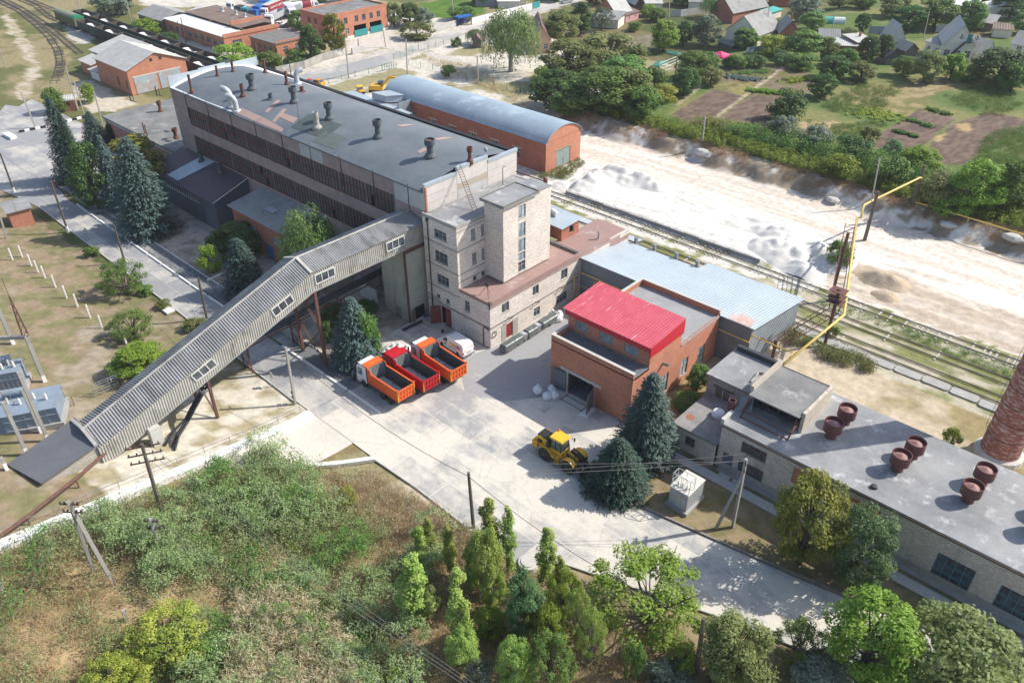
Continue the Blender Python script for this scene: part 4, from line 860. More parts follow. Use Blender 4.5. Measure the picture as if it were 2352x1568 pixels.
# ---------------- inclined conveyor gallery
ga=thing('conveyor_gallery','corrugated grey conveyor gallery that climbs from the ground ramp to the tall hall','conveyor gallery',(-75.6,16,3))
xa,xb,xm=-78.3,-73.0,-75.65; S=.319
ev=lambda y:13.8-S*max(0,44-y); bt=lambda y:11.2-S*max(0,44-y); rg=lambda y:14.78-S*max(0,44-y)
b=MB()
for y0,y1 in ((44,61.75),(16.1,44)):
    for xe,sg in ((xa-.15,1),(xb+.15,-1)):
        A,Bq,Cq=Vector((xm,y0,rg(y0))),Vector((xm,y1,rg(y1))),Vector((xe,y0,ev(y0)-.03))
        b.corr(A,Bq,Cq,.3,.055)
b.build('roof',mAsbRoof,ga)
b=MB(); rl=MB()
rl.tube([(xm,61.8,rg(61)+.07),(xm,44,rg(44)+.07),(xm,16.1,rg(16.1)+.07)],.13,6); rl.bar((xb+.17,44.02,ev(44)+.05),(xm,44.02,rg(44)+.09),.35,.08); rl.bar((xa-.17,44.02,ev(44)+.05),(xm,44.02,rg(44)+.09),.35,.08); rl.build('ridge_cap',mAsb,ga)
for x in (xa,xb):
    for y0,y1 in ((44,61.75),(16.1,44)): b.corr((x,y0,bt(y0)),(x,y1,bt(y1)),(x,y0,ev(y0)),.3,.04)
b.build('side_cladding',mAsb,ga)
b=MB(); b.hexa([(xa,44,bt(44)-.1),(xb,44,bt(44)-.1),(xb,61.75,bt(61)-.1),(xa,61.75,bt(61)-.1)],[(xa,44,bt(44)+.1),(xb,44,bt(44)+.1),(xb,61.75,bt(61)+.1),(xa,61.75,bt(61)+.1)])
b.hexa([(xa,16.1,bt(16.1)-.1),(xb,16.1,bt(16.1)-.1),(xb,44,bt(44)-.1),(xa,44,bt(44)-.1)],[(xa,16.1,bt(16.1)+.1),(xb,16.1,bt(16.1)+.1),(xb,44,bt(44)+.1),(xa,44,bt(44)+.1)]); b.build('floor_slab',mConc,ga)
def gwin(y0,y1,zb0,zt0,zb1,zt1,sh0=0,sh1=0):
    x=xb+.07; q=[(y0+sh0,zb0),(y1+sh1,zb1),(y1,zt1),(y0,zt0)]; f=MB()
    P=[Vector((x,a,z)) for a,z in q]
    for i in range(4): f.bar(P[i],P[(i+1)%4],.1,.12)
    for t in (1/3,2/3): f.bar(P[0].lerp(P[1],t),P[3].lerp(P[2],t),.08,.1)
    o=f.build('window',mWinW,ga); g=MB(); g.quad(*[p-Vector((.012,0,0)) for p in P]); g.build('pane',mGlass,o)
gwin(44.45,47.2,12.05,13.25,12.08,13.25); gwin(55.4,58.3,12.1,13.3,12.08,13.3)
gwin(38.1,40.85,10.3,11.4,11.15,12.25,.33,.33); gwin(27.25,29.95,7.0,8.0,7.74,8.85,.42,.42)
b=MB(); b.hexa([(xa+.2,9.6,2.5),(xb-.2,10.1,2.5),(xb-.2,16.4,2.5),(xa+.2,16.4,2.5)],[(xa+.2,9.2,3.95),(xb-.2,10.4,4.1),(xb-.2,16.4,5.25),(xa+.2,16.4,5.55)]); b.build('ramp_wall',M('pale_ramp_brick',(.47,.44,.39),(.4,.375,.33),brick=(.26,.1,(.7,.68,.66),.7)),ga)
b=MB(); b.hexa([(xa-.1,9.0,3.93),(xb+.15,10.2,4.08),(xb+.15,16.35,5.27),(xa-.1,16.35,5.57)],[(xa-.1,9.0,4.07),(xb+.15,10.2,4.22),(xb+.15,16.35,5.42),(xa-.1,16.35,5.72)]); b.build('ramp_roof',M('ramp_felt',(.125,.13,.142),(.15,.155,.165),sc=.5,bump=.02,bsc=3),ga)
b=MB(); b.bar((xa-.2,16.0,5.55),(xm,16.0,6.05),.35,.3); b.bar((xm,16.0,6.0),(xb+.2,16.0,5.35),.35,.3); b.build('end_wall',mConc,ga)
b=MB(); z=float(hgt(-72.5,22)); b.box(-73.4,-72.4,21.2,22.4,z-.5,4.2); b.build('concrete_foot',mConcL,ga)
def lattice(x0,x1,y,z0,z1,par,n=3,leg=.34,br=.14):
    b=MB()
    for x in (x0,x1): b.bar((x,y,z0),(x,y,z1),leg)
    b.build('trestle_leg',mRust,par); b=MB(); h=(z1-z0)/n
    for i in range(n):
        a,q=z0+i*h,z0+(i+1)*h
        for d in (-.12,.12):
            b.bar((x0,y+d,a+.2),(x1,y+d,q-.1),.07); b.bar((x1,y+d,a+.2),(x0,y+d,q-.1),.07)
        for k in range(7): t=k/7; p1=Vector((x0,y,a+.2)).lerp(Vector((x1,y,q-.1)),t); b.bar(p1+Vector((0,-.12,0)),p1+Vector((.1,.12,.1)),.04); p1=Vector((x1,y,a+.2)).lerp(Vector((x0,y,q-.1)),t); b.bar(p1+Vector((0,-.12,0)),p1+Vector((-.1,.12,.1)),.04)
    b.bar((x0,y,z1-.1),(x1,y,z1-.1),.24); b.build('trestle_bracing',mRust,par)
lattice(-78.2,-73.15,44.15,0,11.05,ga,2)
b=MB(); zz2=float(hgt(-75,28)); 
for x in (-77.9,-73.3): b.bar((x,29,zz2-.3),(x,29,bt(29)),.3)
b.bar((-77.9,29,zz2+.2),(-73.3,29,bt(29)-.3),.14); b.bar((-73.3,29,zz2+.2),(-77.9,29,bt(29)-.3),.14); b.build('trestle_leg',mRust,ga)
# pipe rack that passes under the gallery
pr=thing('pipe_rack','bundle of black pipes carried on rusty lattice trestles under the gallery','pipe rack',(-79.8,44,0))
b=MB()
for i in range(6):
    x=-80.4+.27*i; zz3=.12*(i%2)
    b.tube([(x,60,5.1+zz3),(x,58,5.0+zz3),(x,50,4.75+zz3),(x,44,4.25+zz3),(x,37,4.05+zz3),(x+.3,31,4.2+zz3),(x+1.5,29,4.5+zz3)],.12,6)
b.build('pipes',mPipeB,pr); b=MB(); b.box(-80.7,-80.5,36,59,3.95,4.2); b.bar((-78.7,37,3.95),(-78.7,58,4.75),.14); b.build('rack_beam',mRust,pr)
for y,zt in ((37,3.9),(44.4,4.1),(52,4.5)):
    b=MB()
    for x in (-80.7,-78.9): b.bar((x,y,0),(x,y,zt),.16); 
    for k in range(2): b.bar((-80.7,y,zt*k/2+.1),(-78.9,y,zt*(k+1)/2),.07); b.bar((-78.9,y,zt*k/2+.1),(-80.7,y,zt*(k+1)/2),.07)
    b.build('rack_trestle',mRust,pr)
b=MB()
for i,(gx,gy) in enumerate(((1110,1480),(1160,1490),(1175,1512))):
    e=Gc(4,gx,gy); x=-73.6+.3*i; b.tube([(x-2.5,29.5,4.8),(x-.3,28.8,5.1),(x,27.9,4.9),(x+.25,26.6,3.9),(x+.5,25.4,2.9),(e.x*.5+(x+.6)*.5,e.y*.55+25*.45,e.z+.7),tuple(e+Vector((0,0,.06)))],.15,7)
b.build('hanging_hoses',mPipeB,pr)
b=MB(); b.box(-84.6,-79.2,44.75,44.95,0,1.5); tag(b.build('yard_wall',mConc),'short bare concrete wall panel by the rusty pipe trestle','wall')
b=MB(); b.box(-84,-80.2,58.2,58.4,0,2.2); b.box(-84.1,-83.9,58.4,61.8,0,2.2); tag(b.build('yard_wall',mConcL),'pale concrete screen wall beside the greenish silo','wall')
# ---------------- dark clad annex with purple roof
pa=thing('clad_annex','dark clad annex with purple ribbed roof and a long strip window','annex',(-138.7,55.2,0))
zr_=lambda x,y:5.35+(y-55.2)/6.7*2.2
shell(pa,-138.7,-117.4,55.2,61.85,0,5.3,mCladDark,[('S',-134.5,-122.5,3.4,4.2,'WS'),('S',-121.8,-119,.05,3.2,(mDoorGrey,2))],'SE')
STY['WS']=(mWinW,mGlass,15,1); win(pa,'y',55.2,-1,-134.5,-122.5,3.4,4.2,'WS',fw=.09)
b=MB(); b.add([(-117.4,55.2,5.3),(-117.4,61.85,5.3),(-117.4,61.85,7.5)],[(0,1,2)]); b.build('gable_wall',mCladDark,pa)
slab(pa,-139,-117.1,54.8,61.85,0,.12,mPurple,zf=zr_)
b=MB(); zq=lambda y:5.42+(y-55.2)/6.7*2.2
b.add([(-133.5,55.5,zq(55.5)),(-129.6,55.5,zq(55.5)),(-127.6,61.8,zq(61.8)),(-131.8,61.8,zq(61.8))],[(0,1,2,3)]); b.build('blue_sheet',mTinBlue,pa); b=MB(); b.bar((-117.1,54.8,5.3),(-117.1,61.85,7.6),.1,.12); b.build('verge_trim',mWinW,pa)
for x,y in ((-130.5,60.9),(-123.6,60.5)):
    mush((x,y,zr_(0,y)),1.5,.42,mVentG,True,pa,R2=1.35,capm=mVentG)
b=MB(); b.bar((-120.5,57.5,zr_(0,57.5)),(-120.5,57.5,zr_(0,57.5)+2.2),.05); b.bar((-120.5,57.5,7.6),(-121.2,57.5,8.0),.04); b.build('aerial',mRust,pa)
# brick annex with the blue door
ba=thing('brick_annex','red brick annex with grey sheet roof and a bright blue door behind the willowy birch','annex',(-112.3,55.5,0))
shell(ba,-112.3,-95.5,55.5,61.85,0,6.3,mBrickR,[('S',-104.0,-101.7,.05,2.5,(mDoorBlue,1)),('S',-101.2,-99.2,3.4,4.6,'W3'),('S',-107.8,-105.8,3.4,4.6,'W3')],'SEW')
slab(ba,-112.8,-95,55.0,61.85,0,.12,mSlate,zf=lambda x,y:6.35+(y-55)/6.9*1.0)
b=MB(); b.box(-106,-103.6,57.6,58.8,6.9,6.98); b.build('roof_patch',mTinBlue,ba)
# ---------------- low grey-roofed annex at the left end
la=thing('office_annex','low flat-roofed office annex beyond the far end of the tall hall','annex',(-173,62,0))
shell(la,-173,-138.4,62.2,78,0,5.0,mBrickR,[('S',x,x+1.3,2.6,4.0,'W2d') for x in np.arange(-172,-140,2.6)],'SEW')
b=MB(); b.box(-173.05,-138.4,62.1,62.2,4.3,5.15); b.box(-173.05,-138.4,62.1,62.2,.0,1.2); b.build('fascia',mConc,la)
slab(la,-173.3,-138.35,61.9,78.3,5.35,.3,mRoofGrey); b=MB(); b.box(-173.3,-138.4,77.6,78.2,5.3,5.5); b.build('white_edge',mWhite,la)
for q,h,r in (((1080,750),2.2,.38),((1185,930),2.0,.42)):
    p=Gc(1,*q,5.35); mush((p.x,p.y,5.35),h,r,mRust,True,la)
for q in ((1135,880),(1145,945)): p=Gc(1,*q,5.35); b=MB(); b.lathe([(.75,5.2),(.7,5.6),(.01,5.65)],(p.x,p.y,0),12); b.build('roof_stub',mRoofGrey,la)
for q in ((975,900),(990,915)): p=Gc(1,*q,5.35); b=MB(); b.tube([(p.x,p.y,5.2),(p.x,p.y,7.6)],.12,6); b.build('stove_pipe',mRust,la)
for q in ((880,680),(1055,640)): 
    p=Gc(1,*q,5.4); b=MB(); b.bar((p.x,p.y,5.3),(p.x,p.y,7.3),.2); b.bar((p.x+.8,p.y+.3,5.3),(p.x+.8,p.y+.3,7),.12); b.bar((p.x,p.y,5.5),(p.x+1.6,p.y+.3,5.5),.1); b.build('roof_post',mSteelD,la)
# ---------------- brick workshop with crimson roof
rb=thing('brick_workshop','orange brick workshop with a crimson metal roof and an open grey gate','workshop',(-49.9,60.8,0))
ops=[('S',-47.1,-43.3,.03,3.05,'gate'),('E',67.1,68.5,.75,3.5,'GT'),('E',71.2,72.8,1.05,3.5,'GT'),('E',75.1,76.7,.6,3.45,'GT')]
shell(rb,-49.9,-38,60.8,79.4,0,6.55,mBrickO,ops,'SEW')
shell(rb,-49.9,-38,60.8,79.4,6.55,6.56,mBrickO,(),'N',name='rear_wall')
parapet(rb,-49.9,-38,60.8,63.6,6.4,7.2,.3,mBrickO,'SW'); b=MB(); b.box(-49.95,-37.95,60.75,61.15,7.2,7.28); b.box(-49.95,-49.55,61.15,63.8,7.2,7.28); b.build('coping',mConcL,rb)
slab(rb,-49.6,-38.0,61.1,63.9,6.5,.25,mRoofDark,'porch_roof'); 
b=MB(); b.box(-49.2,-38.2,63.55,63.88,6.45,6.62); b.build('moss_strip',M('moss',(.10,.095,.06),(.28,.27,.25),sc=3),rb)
pw_=[('S',-48.75,-46.95,7.15,8.35,'GT'),('S',-45.15,-43.3,7.15,8.3,'GT'),('S',-41.55,-39.65,7.15,8.4,'GT')]
shell(rb,-49.9,-38.02,63.9,70.5,6.5,9.35,mBrickO,pw_,'SENW',name='penthouse_wall')
b=MB(); zf=lambda y:9.45+(y-63.6)/7.1*.62
b.hexa([(-50.5,63.5,zf(63.5)-.08),(-37.85,63.5,zf(63.5)-.08),(-37.85,70.6,zf(70.6)-.08),(-50.5,70.6,zf(70.6)-.08)],[(-50.5,63.5,zf(63.5)),(-37.85,63.5,zf(63.5)),(-37.85,70.6,zf(70.6)),(-50.5,70.6,zf(70.6))]); b.build('crimson_roof',mCrimson,rb)
b=MB(); b.box(-50.3,-38.0,63.75,63.85,8.55,9.4); b.hexa([(-37.98,63.7,8.0),(-37.88,63.7,8.0),(-37.88,70.6,8.0),(-37.98,70.6,8.0)],[(-37.98,63.7,9.4),(-37.88,63.7,9.4),(-37.88,70.6,10.0),(-37.98,70.6,10.0)]); b.build('crimson_fascia',mCrimsonF,rb)
slab(rb,-49.6,-37.9,70.55,79.1,6.3,.2,M('slab_felt_roof',(.34,.34,.34),(.27,.27,.275),sc=.3,c3=(.42,.42,.41),sc3=.3,th3=.58),'rear_roof')
parapet(rb,-49.9,-38,70.5,79.4,6.3,7.05,.3,mBrickO,'NW'); b=MB(); b.box(-49.95,-37.95,79.08,79.45,7.05,7.13); b.box(-49.95,-49.55,70.5,79.08,7.05,7.13); b.build('coping',mConcL,rb)
b=MB(); b.tube([(-38.05,66.8,5.6),(-37.1,66.75,5.75)],.2,10); b.build('wall_flue',mSteelG,rb)
# gate opening: jambs, dark interior, floor, two open leaves, machinery glimpsed inside
b=MB(); u0,u1=-47.1,-43.3
b.add([(u0,60.99,.03),(u1,60.99,.03),(u1,60.99,3.05),(u0,60.99,3.05),(u0-1,66.5,.03),(u1+1,66.5,.03),(u1+1,66.5,3.6),(u0-1,66.5,3.6)],[(1,2,6,5),(2,3,7,6),(3,0,4,7),(4,5,6,7),(0,1,5,4)]); b.build('gate_interior',M('dusty_interior',(.16,.19,.21),(.1,.12,.13),sc=1),rb)
b=MB(); b.box(-48.3,-42.2,60.74,60.8,3.05,3.4); b.box(-47.45,-47.1,60.74,60.8,0,3.05); b.build('gate_frame',mConcL,rb)
b=MB(); b.bar((-47.3,60.6,1.5),(-49.35,60.35,1.5),.09,2.9); b.build('gate_leaf',mGateGrey,rb); b=MB(); b.bar((-43.1,60.6,1.5),(-42.5,58.6,1.5),.09,2.9); b.build('gate_leaf',mGateGrey,rb)
b=MB(); b.lathe([(.3,0),(.3,1.7),(.12,2.1)],(-45.2,62.6,0),10); b.box(-44.6,-43.9,62.4,63.2,0,1.5); b.bar((-46.6,62,0),(-46.6,62,2),.15); b.bar((-46.6,62,1.6),(-45.8,62.2,1.6),.1); b.build('interior_machine',mSteelD,rb)
b=MB()
for x in (-46.8,-43.6): b.box(x-.04,x+.04,58.9,61,.02,.05)
for y in (59.2,60.2): b.box(-46.8,-43.6,y-.04,y+.04,.02,.05)
b.build('gate_rail',mSteelD,rb)
# ---------------- grey tin shed
ts=thing('tin_shed','long grey profiled-steel shed with pale blue ribbed roof and a rust stain','shed',(-60,79.6,0))
b=MB(); b.wall('y',79.62,-1,-60.3,-33.6,0,6.15); b.quad((-33.6,79.62,0),(-33.6,93.2,0),(-33.6,93.2,4.2),(-33.6,79.62,6.15)); b.wall('y',93.2,1,-47.4,-33.6,0,4.2); b.build('wall',mTinWall,ts)
zt_=lambda y:6.3-(y-79.5)*.145
b=MB()
for x0,x1,y1 in ((-60.35,-47.9,90.6),(-47.9,-33.2,93.6)): b.hexa([(x0,79.3,zt_(79.3)-.1),(x1,79.3,zt_(79.3)-.1),(x1,y1,zt_(y1)-.1),(x0,y1,zt_(y1)-.1)],[(x0,79.3,zt_(79.3)),(x1,79.3,zt_(79.3)),(x1,y1,zt_(y1)),(x0,y1,zt_(y1))])
b.build('roof',mTinBlue,ts)
b=MB(); b.add([(-36.6,79.35,zt_(79.3)+.012),(-33.9,79.35,zt_(79.3)+.012),(-34.2,81.6,zt_(81.6)+.012),(-36,82.4,zt_(82.4)+.012),(-37.4,80.6,zt_(80.6)+.012)],[(0,1,2,3,4)]); b.build('rust_stain',M('rust_stain',(.46,.27,.2),(.5,.44,.42),sc=1.4),ts)
for x in (-58.9,-55.6,-51.8,-48.3):
    b=MB(); b.bar((x,91.0,0),(x,91.0,5.5),.42); b.box(x-.25,x+.25,90.75,91.25,5.5,5.56); b.build('rear_post',mSteelG,ts)
yp=thing('gas_pipe','double yellow gas pipe bracketed along the front of the grey tin shed','gas pipe',(-60,79.2,3))
b=MB(); b.tube([(-60.1,77.9,.3),(-60.1,77.9,3.9),(-59.9,79.2,4.1),(-52,79.2,4.1),(-50.2,79.3,4.1)],.09,7); b.tube([(-57.6,79.25,.2),(-57.6,79.25,3.3),(-57.4,79.3,3.5),(-50.2,79.3,3.5)],.08,7); b.tube([(-59.9,78.8,.2),(-59.9,78.8,2.1),(-58.7,79.2,2.1),(-58.5,79.2,.2)],.06,6); b.build('pipe',mYPipe,yp)
# ---------------- boiler house at right
bh=thing('boiler_house','long grey brick boiler house with worn felt roof and teal gridded windows','boiler house',(-27.2,61.8,0))
ops=[('S',-24.75,-21.95,3.45,4.85,'B4'),('S',-24.7,-21.85,.75,2.35,'B4'),('S',-26.55,-25.35,.1,2.3,(mDoorGrey,1)),('S',-4.75,-1.5,.35,3.5,'T4'),('S',.55,3.7,.35,3.5,'T4'),('S',5.8,9,.35,3.5,'T4')]
shell(bh,-27.2,12,61.8,74.1,0,5.75,mBrickG,ops,'SENW')
slab(bh,-27.4,12.2,61.55,74.3,6.0,.26,mRoofWorn); b=MB(); b.box(-27.3,12,61.6,61.8,5.5,5.74); b.build('rusty_eaves',M('eaves_brick',(.25,.12,.07),(.18,.1,.07),sc=2),bh)
b=MB(); b.box(-27.2,12,61.72,61.8,0,.9); b.build('plinth',mConc,bh)
for u0,u1,z0,z1 in ((-19,-16,2.9,4.9),(-13.4,-10.3,2.7,4.75)): b=MB(); b.box(u0,u1,61.76,61.8,z0,z1); b.build('brick_infill',mBrickO,bh)
# monitor on the roof
shell(bh,-26.6,-20.6,66.6,72.3,6.0,8.1,mBrickG,[],'NW',name='monitor_wall'); b=MB(); b.hexa([(-20.75,65.6,6.0),(-20.4,65.6,6.0),(-20.4,72.4,6.0),(-20.75,72.4,6.0)],[(-20.75,65.6,8.5),(-20.4,65.6,8.5),(-20.4,72.4,8.25),(-20.75,72.4,8.25)]); b.box(-26.75,-26.35,65.9,72.4,6.0,8.7); b.build('monitor_gable',M('monitor_brick',(.56,.5,.41),(.48,.43,.36),brick=(.26,.1,(.7,.66,.62),.6)),bh)
b=MB(); b.hexa([(-26.35,64.9,8.15),(-20.75,64.9,8.15),(-20.75,72.4,7.85),(-26.35,72.4,7.85)],[(-26.35,64.9,8.3),(-20.75,64.9,8.3),(-20.75,72.4,8.0),(-26.35,72.4,8.0)]); b.build('monitor_roof',mRoofGrey,bh)
b=MB(); b.wall('y',66.4,-1,-26.3,-20.8,6.0,8.15,[(-25.9+1.28*i,-24.9+1.28*i,6.45,7.5) for i in range(4)],.15); b.build('monitor_front',mSteelD,bh)
b=MB(); b.box(-26.2,-20.9,66.6,67.2,6.05,8.1); b.build('monitor_void',mDarkIn,bh)
b=MB()
for x in (-26.2,-20.9): b.bar((x,64.9,8.1),(x,63.4,6.1),.09); b.bar((x,63.6,6.0),(x,64.7,6.9),.08); b.bar((x,66.2,7.2),(x,63.8,6.9),.2)
b.bar((-26.2,63.5,6.25),(-20.9,63.5,6.25),.1); b.bar((-26.2,63.8,6.9),(-20.9,63.8,6.75),.09); b.bar((-26.2,66,7.6),(-20.9,64.2,6.9),.05); b.build('fallen_frame',mRust,bh)
b=MB()
for i in range(7): b.bar((-26.9+.22*i,64.3,6.2+.09*i),(-27.4+.2*i,65.9,6.9+.07*i),.16,.03)
b.build('bent_louvre',mSteelG,bh)
b=MB(); b.box(-27.4,-27.0,61.6,63.6,6.0,6.5); b.build('parapet_stub',mConcL,bh)
# rear-left brick block and front shed
shell(bh,-33.0,-27.6,68.6,75.0,0,5.5,M('lilac_brick',(.40,.37,.36),(.33,.305,.3),brick=(.26,.1,(.6,.58,.56),.9)),[('S',-31.8,-30.1,2.45,4.3,(mWood,2))],'SEW',name='rear_block_wall')
slab(bh,-33.2,-27.3,68.4,75.2,5.72,.25,mRoofWorn,'rear_block_roof'); b=MB(); b.box(-33,-27.2,74.8,75.3,5.6,6.35); b.build('tarred_parapet',mSteelD,bh)
b=MB(); b.bar((-32.1,68.5,4.55),(-29.5,68.5,4.55),.1); b.build('lintel_bar',mSteelD,bh)
shell(bh,-32.5,-27.25,61.4,68.55,0,2.95,mBrickG,[('S',-31,-29.75,1.0,2.25,'B2')],'SW',name='front_shed_wall')
slab(bh,-32.7,-27.22,61.2,68.5,3.2,.25,M('peeling_felt_roof',(.30,.29,.275),(.2,.195,.19),sc=.6,c3=(.33,.25,.26),sc3=.7,th3=.55,bump=.05,bsc=4),'front_shed_roof')
mush((-27.6,64.0,3.2),4.2,.22,mVentR,True,bh,R2=2.1,nm='smoke_pipe')
b=MB(); b.lathe([(.6,3.18),(.5,3.215),(.01,3.22)],(-31.7,63.3,0),14); b.build('rust_disc',mRustO,bh)
b=MB(); b.lathe([(.75,3.2),(.8,3.5),(.6,3.85),(.01,4.0)],(-29.6,65.6,0),9); b.build('covered_heap',mBagW,bh)
b=MB(); b.tube([(-28.6,70.2,5.8),(-28.8,72.3,5.9),(-27.5,73.0,5.9),(-25.8,73.2,6.0)],.13,7); b.build('lagged_pipe',mAsb,bh)
# big oxide ventilators on the boiler-house roof
def bigvent(px,py):
    p=G(px,py,6.0); b=MB(); z=6.0
    b.lathe([(.62,z-.1),(.55,z+.15),(.5,z+.55),(.52,z+.75)],(p.x,p.y,0),18); b.lathe([(.5,z+.72),(.92,z+.85),(.92,z+2.0),(.86,z+2.0),(.86,z+1.5)],(p.x,p.y,0),24)
    o=b.build('roof_ventilator',mVentR,bh); q=MB(); q.lathe([(.86,z+1.55),(.66,z+1.62),(.02,z+1.95)],(p.x,p.y,0),24); q.build('rain_cap',mVentCap,o)
for q in ((1907,1002),(1939,970),(2060,1077),(2094,1048),(2222,1148),(2252,1109),(2381,1222),(2407,1180)): bigvent(*q)
b=MB(); b.lathe([(.35,6),(.3,6.25),(.01,6.3)],(-11.8,63,0),10); b.build('roof_stub',mSteelD,bh)
# ---------------- chimney
ch=thing('brick_chimney','tall peeling red brick chimney tapering out of the right edge','chimney',(-5.1,84.3,0))
b=MB(); b.lathe([(2.0-.028*z,z) for z in np.arange(0,31,1.0)],(-5.1,84.3,0),28); b.build('shaft',mBrickChim,ch,True)
b=MB()
for z in np.arange(3,30,2.1): r=2.0-.028*z+.02; b.lathe([(r,z-.05),(r+.03,z-.03),(r+.03,z+.03),(r,z+.05)],(-5.1,84.3,0),28)
b.build('iron_hoop',mRust,ch); b=MB(); b.lathe([(2.5,-.1),(2.45,.55),(2.0,.7)],(-5.1,84.3,0),20); b.build('plinth',mConcL,ch)
b=MB()
for z in np.arange(3,30,.5): r=2.0-.028*z; b.bar((-5.1-r-.02,84.1,z),(-5.1-r-.25,84.1,z),.03); b.bar((-5.1-r-.25,84.1,z),(-5.1-r-.25,84.5,z),.03)
b.bar((-5.1-(2.0-.028*3)-.25,84.3,3),(-5.1-(2.0-.028*29.5)-.25,84.3,29.5),.03); b.build('climbing_irons',mRust,ch)
# ---------------- vaulted warehouse
va=thing('vaulted_warehouse','long red brick warehouse with a rounded blue-grey metal vault roof','warehouse',(-140,110.6,0))
x0,x1,y0,y1=-140.5,-93.5,110.6,121.1
vz=lambda y:5.95+2.45*math.sqrt(max(0,1-((y-115.85)/5.25)**2))*.62+2.45*(1-((y-115.85)/5.25)**2)*.38
ops=[('S',-125.8+6.05*i,-124.5+6.05*i,1.2,3.3,'W2d') for i in range(5)]+[('S',-131.8,-130.6,1.5,3.7,'W2d')]
shell(va,x0,x1,y0,y1,0,5.95,mBrickR,ops,'SNW')
b=MB(); N=24; yy=np.linspace(y0,y1,N+1)
b.wall('x',x1,1,y0,y1,0,5.95,[(113.75,118.0,.1,3.6)],.2)
for x in (x0,x1):
    b.add([(x,y0,5.95)]+[(x,y,vz(y)-.04) for y in yy]+[(x,y1,5.95)],[tuple(range(N+3))])
b.build('end_wall',mBrickO,va)
b=MB(); ye=np.concatenate([[y0-.25],yy,[y1+.25]]); ze=[5.9]+[vz(y)+.02 for y in yy]+[5.9]
for i in range(len(ye)-1): b.quad((x0-.3,ye[i],ze[i]),(x1+.25,ye[i],ze[i]),(x1+.25,ye[i+1],ze[i+1]),(x0-.3,ye[i+1],ze[i+1]))
for i in range(len(ye)-1): b.quad((x1+.25,ye[i],ze[i]-.12),(x1+.25,ye[i+1],ze[i+1]-.12),(x1+.25,ye[i+1],ze[i+1]),(x1+.25,ye[i],ze[i]))
b.build('vault_roof',mVault,va)
door(va,'x',x1,1,113.75,118,.1,3.6,mGateGreen,name='gate'); b=MB(); b.box(x1,x1+.06,113.2,118.5,3.62,3.8); b.build('gate_lintel',M('mossy_lintel',(.33,.31,.17),(.28,.26,.16)),va)
b=MB()
for i in range(5): b.box(-126.4+6.05*i,-123.9+6.05*i,110.53,110.6,3.35,3.55)
b.build('lintel',mConcL,va)
lk=thing('tin_canopy','pale flat metal canopy linking the tall hall with the vaulted warehouse','canopy',(-140,104,0))
b=MB(); b.hexa([(-151,104.2,4.75),(-128.9,104.2,4.75),(-127.6,107.2,4.85),(-149,108.6,4.85)],[(-151,104.2,4.9),(-128.9,104.2,4.9),(-127.6,107.2,5.0),(-149,108.6,5.0)]); b.build('roof',mTinBlue,lk)
b=MB(); b.box(-128.5,-128.2,104.6,106.8,0,4.75); b.box(-150,-149.7,104.6,108,0,4.75); b.build('brick_pier',mBrickR,lk)
b=MB(); b.hexa([(-141,107.3,5.2),(-136.6,107.6,5.2),(-133.8,110.6,5.2),(-138.5,112,5.2)],[(-141,107.3,6.6),(-136.6,107.6,6.6),(-133.8,111.6,6.6),(-138.5,112.5,6.6)]); b.build('link_box',mTinBlue,lk)
b=MB(); b.quad((-138.4,106.9,4.95),(-131.7,106.9,4.95),(-131.7,110.5,4.95),(-138.4,110.5,4.95)); b.box(-132.0,-131.7,107,110.55,3.5,6.2); b.build('link_wall',mTinWall,lk)
# ---------------- far buildings (grid aligned like the rest of the works)
f1=thing('gabled_shed','orange brick shed with grey gabled roof and peeling pale blue doors by the wagons','shed',(-217,79.5,0))
shell(f1,-216.5,-199.3,79.7,94.8,0,6.0,mBrickO,[('S',-206,-205.1,1.2,3.4,'B2'),('S',-201.4,-200.7,1.2,3.2,'B2')],'SENW'); gable(f1,-216.5,-199.3,79.7,94.8,6.0,8.8,mSlateL,mBrickO,'x',.4)
for a,e in ((80.9,86.6),(87.2,92.8)):
    b=MB(); b.box(-199.3,-199.2,a,e,.1,3.9); b.build('double_door',M('peeling_door',(.30,.42,.50),(.40,.27,.2),sc=.8,c3=(.5,.5,.5),sc3=1,th3=.55),f1)
b=MB(); b.box(-199.3,-199.22,80.6,93.2,3.95,4.3); b.build('lintel',mConcL,f1)
b=MB()
for y in (86.2,88.6): b.box(-199.3,-199.25,y-.35,y+.35,6.9,7.6)
b.build('vent_lattice',mSteelD,f1)
f2=thing('brick_lean_to','small brick building with pale slate roofs attached behind the orange gabled shed','shed',(-232,83,0))
shell(f2,-232,-217,85,94,0,4.2,mHouseWhite,[],'SENW'); slab(f2,-232.5,-216.6,84.5,94.5,0,.12,mSlateL,zf=lambda x,y:4.3+(y-84.5)*.22)
shell(f2,-229,-222,80.5,85,0,3.0,mBrickO,[],'SEW',name='porch_wall'); slab(f2,-229.5,-221.5,80,85,0,.12,mSlateL,'porch_roof',zf=lambda x,y:3.1+(y-80)*.2)
shell(f2,-221.4,-216.6,79.5,84.9,0,2.2,mHouseWhite,[],'SE',name='store_wall'); slab(f2,-222,-216.5,79,84.9,0,.1,mSlateL,'store_roof',zf=lambda x,y:2.3+(y-79)*.1)
f3=thing('long_brick_workshop','long low brick workshop with rusty brown roof and a whitened roof strip','workshop',(-252,116.5,0))
ww=[('S',x,x+2.1,1.1,2.7,'G3') for x in np.arange(-250,-221,3.6)]+[('E',119,122,.9,2.6,'G3'),('E',125,128.2,.9,2.6,'G3')]
